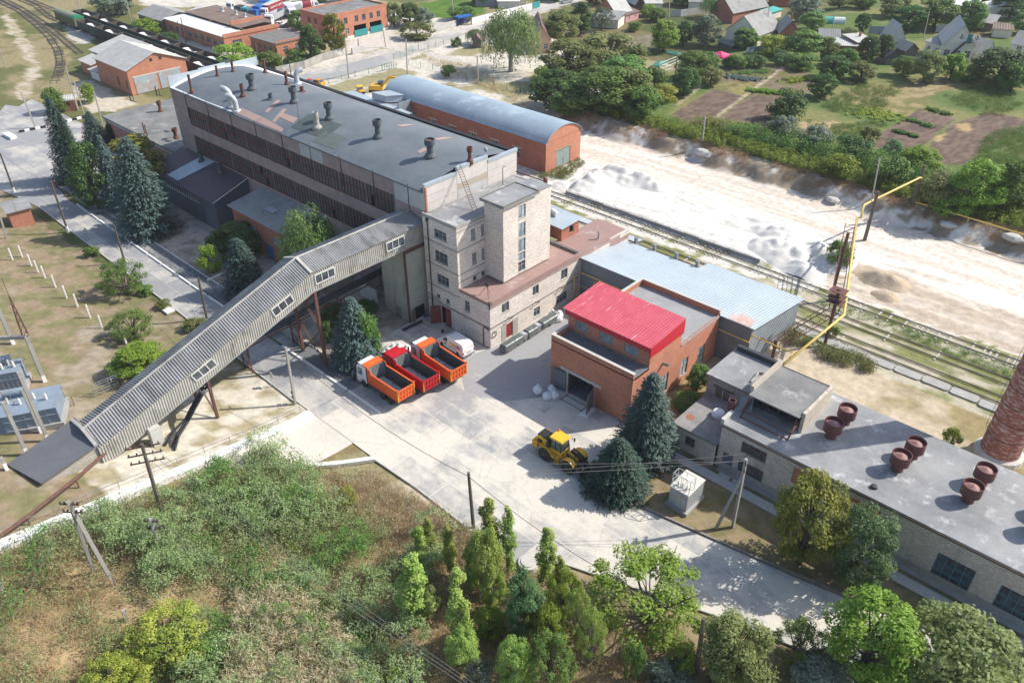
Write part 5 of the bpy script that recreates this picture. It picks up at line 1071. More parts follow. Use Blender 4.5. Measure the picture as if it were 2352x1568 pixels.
shell(f3,-252.5,-218.5,116.5,134.5,0,3.9,mBrickO,ww,'SENW'); slab(f3,-252.8,-218.6,116.2,123.5,0,.15,mWhiteTin,'white_roof_strip',zf=lambda x,y:4.15+(y-116.2)*.02); slab(f3,-252.8,-221.5,123.5,134.5,0,.15,mRustRoof,'brown_roof',zf=lambda x,y:4.9+(y-123.5)*.03); slab(f3,-221.5,-218.7,116.5,134.4,4.1,.15,mRustRoof,'brown_roof')
parapet(f3,-222,-218.3,116.4,134.6,3.7,4.75,.35,mBrickO,'E'); b=MB(); b.box(-226,-225.6,123.5,134.5,4.2,6.0); b.build('parapet',mBrickO,f3)
for x,y in ((-243,131),(-236,131.5),(-231,131.5)): mush((x,y,5.1),1.3,.45,mGalv,True,f3,R2=1.3)
f4=thing('flat_brick_store','small brick store with ragged dark felt roof in front of the parked trucks','store',(-216.5,123.3,0))
shell(f4,-216,-203,123.3,133,0,3.3,mBrickO,[('S',x,x+1.3,1.1,2.5,'G2') for x in np.arange(-214.5,-204,2.6)]+[('E',125.5,127,.9,2.3,'W2d'),('E',129.4,131,.9,2.3,'W2d')],'SENW'); slab(f4,-216.3,-202.8,123,133.3,3.6,.3,M('ragged_felt',(.145,.14,.13),(.21,.2,.185),sc=.8,c3=(.4,.39,.37),sc3=.9,th3=.63,bump=.1,bsc=2)); parapet(f4,-204.2,-202.85,123.1,133.2,3.3,4.0,.3,mBrickO,'E')
f5=thing('slate_barn','weathered barn with patched slate roof beside the long low brick workshop','barn',(-269,115.5,0))
shell(f5,-269,-253.5,116,127.5,0,3.3,M('barn_wall',(.27,.2,.16),(.2,.16,.13)),[],'SENW'); gable(f5,-269,-253.5,116,127.5,3.3,5.0,mSlate,mWood,'x',.4)
b=MB(); b.hexa([(-253.5,118,3),(-247,120,3),(-249,133,3),(-260,133,3)],[(-253.5,118,3.6),(-247,121,3.6),(-249,133,4.3),(-260,133,4.3)]); b.build('side_roof',mSlateL,f5)
f6=thing('two_storey_office','two-storey orange brick depot with flat grey roof and turquoise garage gates','office',(-217,141.5,0))
ww=[('E',y,y+1.3,4.2,5.9,'B2') for y in (145.6,148.4,152.4,155.2,158.0,160.8)]+[('E',146,147.3,1.2,2.9,'W2d'),('E',148.6,149.9,1.2,2.9,'W2d'),('E',151.8,156.4,.1,3.2,'open'),('E',157.8,162.4,.1,3.2,'open'),('S',-214.6,-213.2,4.3,6,'B2'),('S',-211.3,-209.9,4.3,6,'B2'),('S',-214.6,-213.2,1.2,2.8,'W2d'),('S',-208.5,-207.4,1.2,2.9,'W2d')]
shell(f6,-218,-204.8,142.5,164.8,0,7.2,mBrickO,ww,'SENW'); slab(f6,-217.6,-205.2,142.9,164.4,7.1,.3,mRoofGrey); parapet(f6,-218,-204.75,142.4,164.9,7.0,7.55,.35,mBrickO,'SENW')
for a in (151.8,157.8): b=MB(); b.box(-204.6,-204.5,a-.1,a+4.8,.1,1.9); b.build('garage_gate',mTurq,f6)
b=MB(); b.box(-204.8,-204.72,142.5,164.8,0,.6); b.build('white_plinth',mWhite,f6)
# ---------------- vehicles (built at the origin, then placed)
def wheel(par,x,y,r,w,rim=mSteelG,tyre=mTyre,nm='wheel',dual=False):
    root=bpy.data.objects.new(nm,None); root.parent=par; COL.objects.link(root); KEEP.append(root)
    sg=1 if y>0 else -1
    b=MB(); ya,yb=y-sg*w/2,y+sg*w/2
    b.lathe([(r*.58,ya),(r*.94,ya),(r,ya+sg*w*.14),(r,yb-sg*w*.14),(r*.94,yb),(r*.58,yb)],(x,0,r),20,axis='y'); b.build('tyre',tyre,root)
    b=MB(); b.lathe([(r*.6,yb-sg*.03),(r*.5,yb-sg*.10),(r*.2,yb-sg*.06),(r*.18,yb),(.01,yb)],(x,0,r),14,axis='y'); b.lathe([(r*.59,ya),(.01,ya+sg*.05)],(x,0,r),10,axis='y'); b.build('rim',rim,root)
    return root
def dump_truck(label,cabm,boxm,ribs,seed):
    t=thing('dump_truck',label,'dump truck',(0,0,0),'tipper trucks parked in a row')
    # cab with raked screen: x from -1.35 (nose) to .62
    def sec(x,zb,zt,w): return [(x,-w,zb),(x,w,zb),(x,w*.95,zt),(x,-w*.95,zt)]
    b=MB(); L=[sec(-1.38,.45,1.55,1.2),sec(-1.36,.45,1.75,1.24),sec(-1.18,.45,2.75,1.24),sec(-.95,.45,3.0,1.2),sec(.55,.75,3.1,1.22),sec(.62,.9,2.95,1.2)]
    o=len(b.v)
    for s in L: b.v+=s
    for i in range(len(L)-1):
        for j in range(4): b.f.append((o+i*4+j,o+i*4+(j+1)%4,o+(i+1)*4+(j+1)%4,o+(i+1)*4+j)); b.m.append(0)
    b.f+=[(o,o+3,o+2,o+1),tuple(o+len(L)*4-4+j for j in range(4))]; b.m+=[0,0]
    b.box(-1.05,.5,-1.02,1.02,3.02,3.16)
    cab=b.build('cab',cabm,t)
    b=MB(); b.add([(-1.365,-1.12,1.78),(-1.365,1.12,1.78),(-1.195,1.08,2.7),(-1.195,-1.08,2.7)],[(0,1,2,3)]); b.build('windscreen',mGlass,cab)
    for s in (-1,1):
        b=MB(); y=1.262*s; b.add([(-1.05,y,1.75),(-.15,y,1.75),(-.15,y*.968,2.65),(-.88,y*.968,2.65)],[(0,1,2,3)]); b.build('side_window',mGlass,cab)
        b=MB(); b.bar((-1.25,1.24*s,2.4),(-1.4,1.5*s,2.4),.05); b.box(-1.5,-1.38,1.42*s-.1,1.42*s+.1,1.75,2.45); b.build('mirror',mBlack,cab)
        b=MB(); b.box(-1.42,-1.34,.75*s-.2,.75*s+.2,.75,.98); b.build('headlight',mGlassL,cab)
        for k in range(5): pass
    b=MB(); b.box(-1.46,-1.3,-1.22,1.22,.4,.72); b.box(-1.4,-1.34,-.8,.8,1.05,1.5); b.box(-1.3,-1.05,-1.18,1.18,2.85,2.98); b.build('bumper',mBlack,cab)
    b=MB(); b.box(.0,6.0,-.45,.45,.75,1.05); b.box(.9,2.6,-1.15,-.6,.55,1.05); b.box(.9,2.4,.6,1.15,.5,1.05); b.box(6.0,6.15,-1.1,1.1,.6,.75); b.build('chassis',mSteelD,t)
    b=MB()
    for i in range(8): b.bar((.72,-1.18,1.1+.24*i),(.72,-.8,1.1+.24*i),.04)
    b.box(.66,.8,-1.22,-1.18,1.0,3.0); b.box(.66,.8,-.8,-.76,1.0,3.0); b.box(.64,.85,-1.0,1.0,1.1,2.9); b.build('ladder',mSteelD,t)
    for x in (0,3.6,4.95):
        for s in (-1,1):
            w=.32 if x==0 else .58; wheel(t,x,s*(1.25-w/2),.52,w,mSteelG)
    b=MB()
    for s in (-1,1):
        for (xc,r0) in ((0,.62),(3.6,.6),(4.95,.6)):
            pts=[(xc+r0*math.cos(a),r0*math.sin(a)+.52) for a in np.linspace(.15,math.pi-.15,9)]
            for p,q in zip(pts[:-1],pts[1:]): b.hexa([(p[0],s*.7,p[1]),(q[0],s*.7,q[1]),(q[0],s*1.24,q[1]),(p[0],s*1.24,p[1])],[(p[0],s*.7,p[1]+.03),(q[0],s*.7,q[1]+.03),(q[0],s*1.24,q[1]+.03),(p[0],s*1.24,p[1]+.03)])
    b.build('mudguard',mBlack,t)
    # tipping body: floor 1.3, sides 2.85, high headboard with small canopy
    x0,x1,w,zf,zs,zh=.95,6.55,1.24,1.25,2.8,3.35; T=.07
    prof=[(x0,zf),(x1-.05,zf),(x1+.1,zs),(x0+.75,zs),(x0+.6,zh-.05),(x0,zh)]
    b=MB()
    for s in (-1,1): b.extr(prof,'y',s*w-(T if s>0 else 0),s*w+(T if s<0 else 0))
    b.box(x0,x0+T,-w+T,w-T,zf,zh); b.box(x0,x1-.06,-w+T,w-T,zf,zf+.08)
    b.hexa([(x0-.95,-w*.98,zh+.03),(x0,-w*.98,zh-.04),(x0,w*.98,zh-.04),(x0-.95,w*.98,zh+.03)],[(x0-.95,-w*.98,zh+.12),(x0+.12,-w*.98,zh+.05),(x0+.12,w*.98,zh+.05),(x0-.95,w*.98,zh+.12)])
    if ribs:
        for s in (-1,1):
            for i in range(9):
                x=x0+.55+.6*i; 
                for z in (1.5,2.1): b.box(x-.04,x+.04,s*(w+.03)-.03,s*(w+.03)+.03,z,z+.38); b.box(x-.2,x+.04,s*(w+.02)-.02,s*(w+.02)+.02,z+.3,z+.38)
    else:
        for s in (-1,1):
            for i in range(7): x=x0+.9+.72*i; b.box(x-.025,x+.025,s*(w+.015)-.012,s*(w+.015)+.012,1.3,2.72)
    for s in (-1,1): b.box(x0+.7,x1+.1,s*w-.09,s*w+.09,zs-.03,zs+.05); b.box(x0,x1,s*(w+.02)-.05,s*(w+.02)+.05,zf,zf+.14)
    body=b.build('tipper_body',boxm,t)
    b=MB()
    for s in (-1,1): b.quad((x0+T+.01,s*(w-T-.006),zf+.09),(x1-.06,s*(w-T-.006),zf+.09),(x1+.06,s*(w-T-.006),zs-.06),(x0+T+.01,s*(w-T-.006),zs-.06))
    for s in (-1,1): b.quad((x0+T+.01,s*(w-T-.006),zs-.06),(x0+.68,s*(w-T-.006),zs-.06),(x0+.58,s*(w-T-.006),zh-.12),(x0+T+.01,s*(w-T-.006),zh-.12))
    b.quad((x0+T+.01,-w+.1,zf+.095),(x1-.1,-w+.1,zf+.095),(x1-.1,w-.1,zf+.095),(x0+T+.01,w-.1,zf+.095)); b.build('body_lining',mTipIn,body)
    b=MB(); b.box(x0+T+.005,x0+T+.03,-w+.1,w-.1,zf+.1,zh-.12)
    for s in (-1,1): b.prism([(x0+T,s*w*.93),(x0+.42,s*w*.93),(x0+T,s*w*.45)],zf+.1,zh-.2)
    b.build('headboard_lining',mTipInL,body)
    b=MB(); xs=np.linspace(x0+.5,x1-.3,22); rg2=np.random.default_rng(seed)
    up=[(x,.55+.25*rg2.random()) for x in xs]; dn=[(x,-.5-.35*rg2.random()) for x in xs]
    b.add([(x,y,zf+.12) for x,y in up]+[(x,y,zf+.12) for x,y in dn[::-1]],[tuple(range(44))]); b.build('sand_residue',mSandD,body)
    b=MB(); b.hexa([(x1-.02,-w-.02,zf),(x1+.06,-w-.02,zf),(x1+.06,w+.02,zf),(x1-.02,w+.02,zf)],[(x1+.1,-w-.02,zs+.02),(x1+.18,-w-.02,zs+.02),(x1+.18,w+.02,zs+.02),(x1+.1,w+.02,zs+.02)])
    for i in range(6):
        y=-w+.1+i*(2*w-.2)/5; b.hexa([(x1+.06,y-.07,zf+.05),(x1+.14,y-.07,zf+.05),(x1+.14,y+.07,zf+.05),(x1+.06,y+.07,zf+.05)],[(x1+.17,y-.07,zs-.05),(x1+.25,y-.07,zs-.05),(x1+.25,y+.07,zs-.05),(x1+.17,y+.07,zs-.05)])
    for z in (zf,zs-.12): k=(z-zf)/(zs-zf)*.12; b.box(x1+.06+k,x1+.15+k,-w,w,z,z+.14)
    for i in range(5): y=-w+.32+i*(2*w-.64)/4; b.box(x1+.1,x1+.2,y-.16,y+.16,1.95,2.05)
    b.build('tailgate',boxm,body)
    b=MB()
    for s in (-1,1): b.box(x1+.05,x1+.2,s*w-.1,s*w+.1,zs-.05,zs+.22)
    b.build('tailgate_hinge',boxm,body)
    b=MB()
    for s in (-1,1): b.box(6.12,6.2,s*.9-.16,s*.9+.16,.75,.9)
    b.build('tail_lamp',mLampR,t); b=MB(); b.box(x1+.11,x1+.19,-w-.05,-w+.02,zf,zs); b.box(x1+.11,x1+.19,w-.02,w+.05,zf,zs); b.build('reflective_edge',mTextY,body)
    return t
a=Gc(5,182,1087); q=Gc(5,352,1203)
def put_truck(t,fx,fy,rx,ry):
    a=Gc(5,fx,fy); q=Gc(5,rx,ry); d=q-a; rz=math.atan2(d.y,d.x); t.rotation_euler=(0,0,rz); off=Vector((-math.sin(rz),math.cos(rz),0))*1.22; t.location=(a.x+off.x,a.y+off.y,.02)
t1=dump_truck('orange tipper truck with white cab, nearest the standing person',mWhiteT,mOrange,True,1); put_truck(t1,182,1088,352,1203)
t2=dump_truck('all red tipper truck parked between the two orange tippers',mRedT,mRedT,False,2); put_truck(t2,352,1022,535,1143)
t3=dump_truck('orange tipper truck with white cab and scuffed tailgate, nearest the white van',mWhiteT,mOrange,False,3); put_truck(t3,540,952,720,1075)
# ---------------- white van
def van_body(prof,w,inset,z0):
    b=MB(); n=len(prof); 
    for s in (-1,1): b.v+=[(x,s*(w-inset*max(0,(z-z0))**1.3),z) for x,z in prof]
    b.f=[tuple(range(n))[::-1],tuple(range(n,2*n))]+[(i,(i+1)%n,n+(i+1)%n,n+i) for i in range(n)]; b.m=[0]*len(b.f); return b
vn_=thing('delivery_van','white panel van with yellow decals parked beside the brick tower block','van',(0,0,0))
prof=[(-.95,.32),(-.98,.62),(-.9,.85),(-.55,1.02),(-.05,1.14),(.62,1.82),(.95,1.96),(1.6,2.03),(3.6,2.03),(4.1,1.95),(4.22,1.75),(4.32,.95),(4.36,.6),(4.34,.32)]
yv=lambda z:.96-.13*max(0,z-1.0)**1.3
van_body(prof,.96,.13,1.0).build('body',mWhiteT,vn_)
b=MB(); b.add([(-.03,-.82,1.185),(-.03,.82,1.185),(.6,.76,1.815),(.6,-.76,1.815)],[(0,1,2,3)]); o=b.build('windscreen',mGlass,vn_); o.location=(-.012,0,.012)
b=MB(); b.add([(.12,-yv(1.2)-.008,1.18),(1.12,-yv(1.2)-.008,1.18),(1.12,-yv(1.75)-.008,1.78),(.7,-yv(1.75)-.008,1.78)],[(0,1,2,3)]); b.build('side_window',mGlass,vn_)
b=MB(); s=Vector((.95,1.72,0)); b.bar((.05,.97,.75),(.55,1.6,.75),.06,.75)
for p,q_ in (((.05,.97,1.15),(.4,1.4,1.8)),((.4,1.4,1.8),(.55,1.6,1.8)),((.55,1.6,1.8),(.55,1.6,.5))): b.bar(p,q_,.06)
b.build('open_door',mWhiteT,vn_)
b=MB(); b.box(1.55,2.95,-yv(1.5)-.02,-yv(1.5)-.012,1.28,1.52); b.box(3.9,3.91,0,.01,1,1.01); b.build('yellow_decal',mTextY,vn_)
b=MB()
for k,(x0,x1,z) in enumerate(((2.1,2.9,1.19),(3.05,3.65,1.5),(3.05,3.5,1.4),(3.05,3.85,1.3),(3.05,3.6,1.2),(1.4,3.0,.82))): b.box(x0,x1,-.985+(.02 if z>1.2 else 0),-.955+(.02 if z>1.2 else 0),z,z+.035)
b.box(.55,.95,-.985,-.95,.72,.98); b.build('dark_lettering',mTextK,vn_)
b=MB(); b.box(4.27,4.31,-.75,-.5,1.05,1.22); b.box(4.22,4.26,.25,.72,1.5,1.57); b.box(.72,.98,-.99,-.952,.82,.98); b.build('yellow_badge',mTextY,vn_)
b=MB(); b.box(4.3,4.37,-.35,.35,.78,.9); b.box(4.34,4.45,-.92,.92,.32,.55); b.box(-1.02,-.93,-.9,.9,.3,.5); b.build('bumper',mSteelG,vn_)
for s in (-1,1):
    b=MB(); b.box(4.24,4.36,s*.9-.07,s*.9+.07,.72,1.02); b.build('tail_lamp',mLampR,vn_)
    b=MB(); b.box(-.9,-.6,s*.8-.12,s*.8+.12,.78,.98); b.build('headlight',mGlassL,vn_)
    for x in (0,3.2): wheel(vn_,x,s*.86,.34,.22)
put=lambda t,fx,fy,rx,ry,hw,n=5:(lambda a,q:(setattr(t,'rotation_euler',(0,0,math.atan2(q.y-a.y,q.x-a.x))),setattr(t,'location',(a.x-math.sin(math.atan2(q.y-a.y,q.x-a.x))*hw,a.y+math.cos(math.atan2(q.y-a.y,q.x-a.x))*hw,.02))))(Gc(n,fx,fy),Gc(n,rx,ry))
put(vn_,705,812,812,882,.9)
# ---------------- wheel loader (bucket towards +x)
ld=thing('wheel_loader','yellow wheel loader with black bucket lowered beside the dark conifer','wheel loader',(0,0,0))
for x in (0,3.15):
    for s in (-1,1): wheel(ld,x,s*1.05,.82,.66,mYellow)
b=MB(); b.extr([(-1.75,1.0),(-1.75,1.75),(-1.55,2.2),(-1.2,2.45),(.35,2.3),(.35,1.2),(-.2,.9)],'y',-.72,.72); b.hexa([(-2.05,-.95,.8),(-1.3,-.95,.8),(-1.3,.95,.8),(-2.05,.95,.8)],[(-2.0,-.95,1.6),(-1.3,-.95,1.75),(-1.3,.95,1.75),(-2.0,.95,1.6)]); b.build('engine_hood',mYellow,ld)
b=MB(); b.box(-1.5,.3,-.6,.6,2.38,2.52); b.hexa([(-.25,-.18,2.4),(.1,-.18,2.4),(.1,.02,2.4),(-.25,.02,2.4)],[(-.1,-.16,3.15),(.1,-.16,3.15),(.1,-.0,3.15),(-.1,0,3.15)]); b.lathe([(.2,1.5),(.22,1.6),(.22,2.4),(.12,2.5)],(.15,-.85,0),12); b.build('exhaust',mBlack,ld)
b=MB(); b.box(-1.35,-.75,-.735,-.71,1.55,2.05); b.box(-1.35,-.75,.71,.735,1.55,2.05); b.box(-1.4,.1,-.55,.55,.65,1.2); b.build('side_grille',mBlack,ld)
b=MB(); b.extr([(.4,1.15),(.4,1.75),(1.75,1.75),(1.95,1.6),(1.9,1.05)],'y',-.78,.78); b.box(.5,1.3,-1.2,-.78,.9,1.25); b.box(.5,1.3,.78,1.2,.9,1.25); b.box(.2,2.0,-.35,.35,.55,1.1); b.build('cab_base',mYellow,ld)
b=MB(); b.hexa([(.45,-.74,1.75),(1.85,-.74,1.72),(1.85,.74,1.72),(.45,.74,1.75)],[(.5,-.68,3.05),(1.6,-.68,3.05),(1.6,.68,3.05),(.5,.68,3.05)]); cg=b.build('cab_glass',glassy('cab_glass',(.05,.075,.065)),ld)
b=MB()
for x0,x1 in ((.45,.5),(1.85,1.6),(1.1,1.05)):
    for s in (-1,1): b.bar((x0,s*.75,1.75),(x1,s*.69,3.05),.08)
b.build('cab_pillar',mBlack,ld)
b=MB(); b.hexa([(.2,-.82,3.05),(2.0,-.8,3.05),(2.0,.8,3.05),(.2,.82,3.05)],[(.3,-.76,3.24),(1.9,-.72,3.2),(1.9,.72,3.2),(.3,.76,3.24)]); b.build('cab_roof',mYellowF,ld); b=MB(); b.lathe([(.1,3.22),(.1,3.4),(.04,3.45)],(.45,.6,0),10); b.build('beacon',flat('orange_beacon',(.8,.15,.02)),ld)
b=MB()
for s in (-1,1):
    for xc in (0,3.15):
        pts=[(xc+.95*math.cos(a),.82+.95*math.sin(a)) for a in np.linspace(.5,math.pi-.35,8)]
        for p,q_ in zip(pts[:-1],pts[1:]): b.hexa([(p[0],s*.72,p[1]),(q_[0],s*.72,q_[1]),(q_[0],s*1.32,q_[1]),(p[0],s*1.32,p[1])],[(p[0],s*.72,p[1]+.05),(q_[0],s*.72,q_[1]+.05),(q_[0],s*1.32,q_[1]+.05),(p[0],s*1.32,p[1]+.05)])
b.build('fender',mYellow,ld)
b=MB(); b.extr([(2.2,.6),(2.2,1.5),(2.6,2.0),(3.2,1.85),(3.6,1.2),(3.5,.6)],'y',-.42,.42); b.build('front_frame',mYellow,ld)
b=MB()
for s in (-1,1): b.bar((2.5,s*.55,1.85),(3.9,s*.6,1.35),.2,.4); b.bar((3.9,s*.6,1.35),(4.75,s*.62,.55),.2,.38); b.bar((2.8,s*.5,1.2),(4.1,s*.55,1.1),.12)
b.bar((2.7,0,2.1),(4.0,0,1.8),.2,.35); b.bar((4.0,0,1.8),(4.7,0,.9),.16,.3); b.bar((4.0,-.6,1.3),(4.0,.6,1.3),.22); b.build('lift_arm',mBlack,ld)
b=MB(); pr_=[(4.75,.95),(4.7,.45),(4.85,.12),(5.2,.05),(6.1,.03)]; 
for p,q_ in zip(pr_[:-1],pr_[1:]): b.hexa([(p[0],-1.4,p[1]),(q_[0],-1.4,q_[1]),(q_[0],1.4,q_[1]),(p[0],1.4,p[1])],[(p[0]+.05,-1.4,p[1]+.05),(q_[0],-1.4,q_[1]+.05),(q_[0],1.4,q_[1]+.05),(p[0]+.05,1.4,p[1]+.05)])
for s in (-1.4,1.4): b.add([(4.75,s,1.0),(4.7,s,.45),(4.85,s,.12),(5.2,s,.05),(6.1,s,.04),(5.6,s,.6)],[tuple(range(6))]); 
b.hexa([(4.7,-1.4,.9),(4.8,-1.4,.9),(4.8,1.4,.9),(4.7,1.4,.9)],[(4.85,-1.4,1.25),(4.95,-1.4,1.25),(4.95,1.4,1.25),(4.85,1.4,1.25)]); b.build('bucket',M('worn_bucket',(.05,.05,.052),(.12,.1,.085),sc=1.5,rough=.5),ld)
b=MB()
for i in range(4): b.box(1.45,1.85,-1.25,-.95,.35+.25*i,.39+.25*i)
b.bar((1.45,-1.25,.3),(1.45,-1.2,1.25),.05); b.bar((1.85,-1.25,.3),(1.85,-1.2,1.25),.05); b.build('step',mYellow,ld)
b=MB(); b.bar((1.95,.75,2.9),(2.25,1.1,2.8),.04); b.box(2.2,2.28,1.0,1.2,2.4,2.8); b.bar((1.95,-.75,2.9),(2.2,-1.0,2.8),.04); b.build('mirror',mBlack,ld)
for s in (-1,1): b=MB(); b.box(-2.06,-2.0,s*.7-.1,s*.7+.1,1.2,1.3); b.build('tail_lamp',mLampR,ld)
a=Gc(5,1395,1572); q=G(775.2+.3418*1537,1032.5+.3418*147); rz=math.atan2(q.y-a.y,q.x-a.x)
ld.rotation_euler=(0,0,rz); ld.location=(a.x-math.sin(rz)*1.1,a.y+math.cos(rz)*1.1,.02)
# ---------------- cars
def car(label,paint,loc,rz,kind='sedan',group=None,name='parked_car',cat='car'):
    t=thing(name,label,cat,(0,0,0),group)
    if kind=='sedan': pf=[(-.75,.28),(-.78,.6),(-.6,.78),(.55,.88),(2.95,.9),(3.35,.82),(3.4,.3)]; cb=[(.5,.86),(1.05,1.38),(2.25,1.4),(2.9,.88)]
    elif kind=='mini': pf=[(-.8,.28),(-.85,.6),(-.65,.85),(.0,1.0),(3.5,1.05),(3.6,.8),(3.6,.3)]; cb=[(-.1,.98),(.75,1.7),(3.1,1.78),(3.52,1.03)]
    else: pf=[(-.75,.28),(-.78,.6),(-.6,.8),(.5,.92),(3.0,.95),(3.1,.8),(3.1,.3)]; cb=[(.4,.9),(1.05,1.42),(2.5,1.45),(3.05,.93)]
    van_body(pf,.84,.05,.6).build('body',paint,t)
    n=len(cb); b=MB()
    for s in (-1,1): b.v+=[(x,s*(.78-.16*(z-.86)),z) for x,z in cb]
    b.f=[tuple(range(n))[::-1],tuple(range(n,2*n))]+[(i,(i+1)%n,n+(i+1)%n,n+i) for i in range(n)]; b.m=[0]*len(b.f); b.build('glasshouse',mGlass,t)
    b=MB(); p0,p1=cb[1],cb[2]; b.hexa([(p0[0]-.05,-.66,p0[1]),(p1[0]+.08,-.66,p1[1]),(p1[0]+.08,.66,p1[1]),(p0[0]-.05,.66,p0[1])],[(p0[0],-.62,p0[1]+.05),(p1[0],-.62,p1[1]+.05),(p1[0],.62,p1[1]+.05),(p0[0],.62,p0[1]+.05)])
    for s in (-1,1):
        for x0,z0,x1,z1 in ((cb[0][0],cb[0][1],cb[1][0],cb[1][1]),((cb[0][0]+cb[3][0])/2,.88,(cb[0][0]+cb[3][0])/2,cb[1][1]),(cb[3][0],cb[3][1],cb[2][0],cb[2][1])): b.bar((x0,s*.79,z0),(x1,s*.7,z1),.07)
    b.build('roof',paint,t)
    for x in (0,2.5 if kind!='mini' else 2.75):
        for s in (-1,1): wheel(t,x,s*.74,.3,.19)
    b=MB(); b.box(-.8,-.7,-.7,-.4,.55,.68); b.box(-.8,-.7,.4,.7,.55,.68); b.build('headlight',mGlassL,t); t.location=loc; t.rotation_euler=(0,0,rz); return t
mRedC=flat('red_car_paint',(.5,.02,.03),.3,coat=.4); mYelC=flat('yellow_car_paint',(.75,.36,.02),.3,coat=.4); mSilC=flat('silver_car_paint',(.55,.57,.6),.3,.3,coat=.4); mDkC=flat('dark_car_paint',(.06,.08,.1),.3,coat=.4)
car('red car parked next to the yellow car at the roadside beyond the hall roof',mRedC,Gc(1,2045,568,0),rad(18)); car('yellow saloon car parked at the roadside beyond the hall roof',mYelC,Gc(1,2110,565,0),rad(10))
car('silver minivan driving along the street at the top edge',mSilC,Gc(2,1520,25,0),rad(80),'mini')
car('white car parked behind the store with the ragged roof',mWhiteT,Gc(1,1840,178,0),rad(35),'hatch'); car('dark car parked right of the white car behind the ragged roof',mDkC,Gc(1,1905,185,0),rad(40),'hatch'); car('pale car half hidden by trees below the parked lorries',mWhiteT,Gc(1,1965,200,0),rad(40),'hatch')
# ---------------- lorries in the far yard
def lorry(label,cabm,cargo,cm,loc,rz,L=7.5,name='lorry'):
    t=thing(name,label,'lorry',(0,0,0))
    b=MB(); b.extr([(-1.3,.6),(-1.3,1.8),(-1.05,2.9),(.6,3.0),(.6,.6)],'y',-1.2,1.2); cb=b.build('cab',cabm,t)
    b=MB(); b.add([(-1.315,-1.08,1.8),(-1.315,1.08,1.8),(-1.09,1.02,2.7),(-1.09,-1.02,2.7)],[(0,1,2,3)]); b.build('windscreen',mGlass,cb)
    for s in (-1,1): b=MB(); b.add([(-1.0,s*1.21,1.75),(0,s*1.21,1.75),(0,s*1.21,2.6),(-.85,s*1.21,2.6)],[(0,1,2,3)]); b.build('side_window',mGlass,cb)
    b=MB(); b.box(-1.36,-1.2,-1.2,1.2,.4,.9); b.box(.6,L+1,-.5,.5,.8,1.1); b.build('chassis',mSteelD,t)
    for x in (0,L-1.8,L-.5):
        for s in (-1,1): wheel(t,x,s*.98,.5,.4)
    b=MB()
    if cargo=='tank':
        b.lathe([(.1,.8),(1.05,.95),(1.2,1.3),(1.2,L+.6),(1.05,L+.9),(.1,L+1)],(0,0,2.2),18,axis='x'); b.build('tank',mWhiteT,t,True)
        b=MB(); b.lathe([(1.21,1.2),(1.215,1.25),(1.215,L*.55),(1.21,L*.56)],(0,0,2.2),18,axis='x'); b.build('red_band',mMar,t,True); b=MB(); b.box(2,L,-.4,.4,3.4,3.46); b.build('walkway',mSteelD,t)
    elif cargo=='box':
        b.box(.8,L+1.2,-1.25,1.25,1.15,3.6); b.build('curtain_body',cm,t); b=MB(); b.box(.78,L+1.22,-1.27,1.27,3.6,3.66); b.build('roof_sheet',mConcL if cm is mMar else cm,t)
    elif cargo=='tip':
        for s in (-1,1): b.box(.8,L+1,s*1.22-.05,s*1.22+.05,1.15,2.9)
        b.box(.8,.9,-1.2,1.2,1.15,3.1); b.box(L+.9,L+1,-1.2,1.2,1.15,2.9); b.box(.9,L+.9,-1.2,1.2,1.1,1.2)
        for x in np.arange(1,L+1,.55):
            for s in (-1,1): b.box(x-.05,x+.05,s*1.3-.04,s*1.3+.04,1.15,2.9)
        b.build('ribbed_body',cm,t)
    elif cargo=='flat': b.box(.8,L+1,-1.22,1.22,1.1,1.35); b.build('flatbed',cm,t)
    t.location=loc; t.rotation_euler=(0,0,rz); return t
def text_on(par,s,loc,rot,size,mat,name='lettering'):
    cu=bpy.data.curves.new(name,'FONT'); cu.body=s; cu.size=size; cu.align_x='CENTER'; cu.align_y='CENTER'; cu.extrude=.004; tmp=bpy.data.objects.new(name,cu); COL.objects.link(tmp)
    dg=bpy.context.evaluated_depsgraph_get(); me=bpy.data.meshes.new_from_object(tmp.evaluated_get(dg)); bpy.data.objects.remove(tmp); me.materials.clear(); me.materials.append(mat)
    o=bpy.data.objects.new(name,me); COL.objects.link(o); o.parent=par; o.location=Vector(loc)-OFF.get(root_of(par).as_pointer(),Vector()); o.rotation_euler=rot; return o
yd=lambda x,y:G(493.8+x*.2136,y*.2136,0)   # far yard crop
lorry('tanker lorry with white cab and red banded silver tank','' or mWhiteT,'tank',None,yd(1075,110),rad(250),7.5,'tanker_lorry')
lorry('turquoise flat lorry left of the bright blue lorry',mCyan,'flat',mCyan,yd(345,185),rad(118))
lorry('bright blue lorry beside the maroon curtain trailer',mBlue,'box',mBlue,yd(440,205),rad(118),5.5)
cs=lorry('lorry with maroon curtain trailer and white lettering',mWhiteT,'box',mMar,yd(540,190),rad(118),10)
text_on(cs,'Spedition & Logistik',(6,-1.262,2.6),(math.pi/2,0,0),.95,mTextW); text_on(cs,'Spedition & Logistik',(6,1.262,2.6),(math.pi/2,0,math.pi),.95,mTextW)
lorry('white cab lorry with long grey ribbed tipping body and trailer',mWhiteT,'tip',M('grey_ribbed',(.42,.43,.45),(.36,.37,.39)),yd(595,265),rad(122),8)
lorry('dark grey ribbed tipping lorry right of the maroon trailer',mSteelG,'tip',M('dark_ribbed',(.3,.31,.33),(.24,.25,.27)),yd(790,190),rad(122),8)
lorry('white box lorry in front of the tanker lorry',mWhiteT,'box',mWhiteT,yd(840,195),rad(160),6)
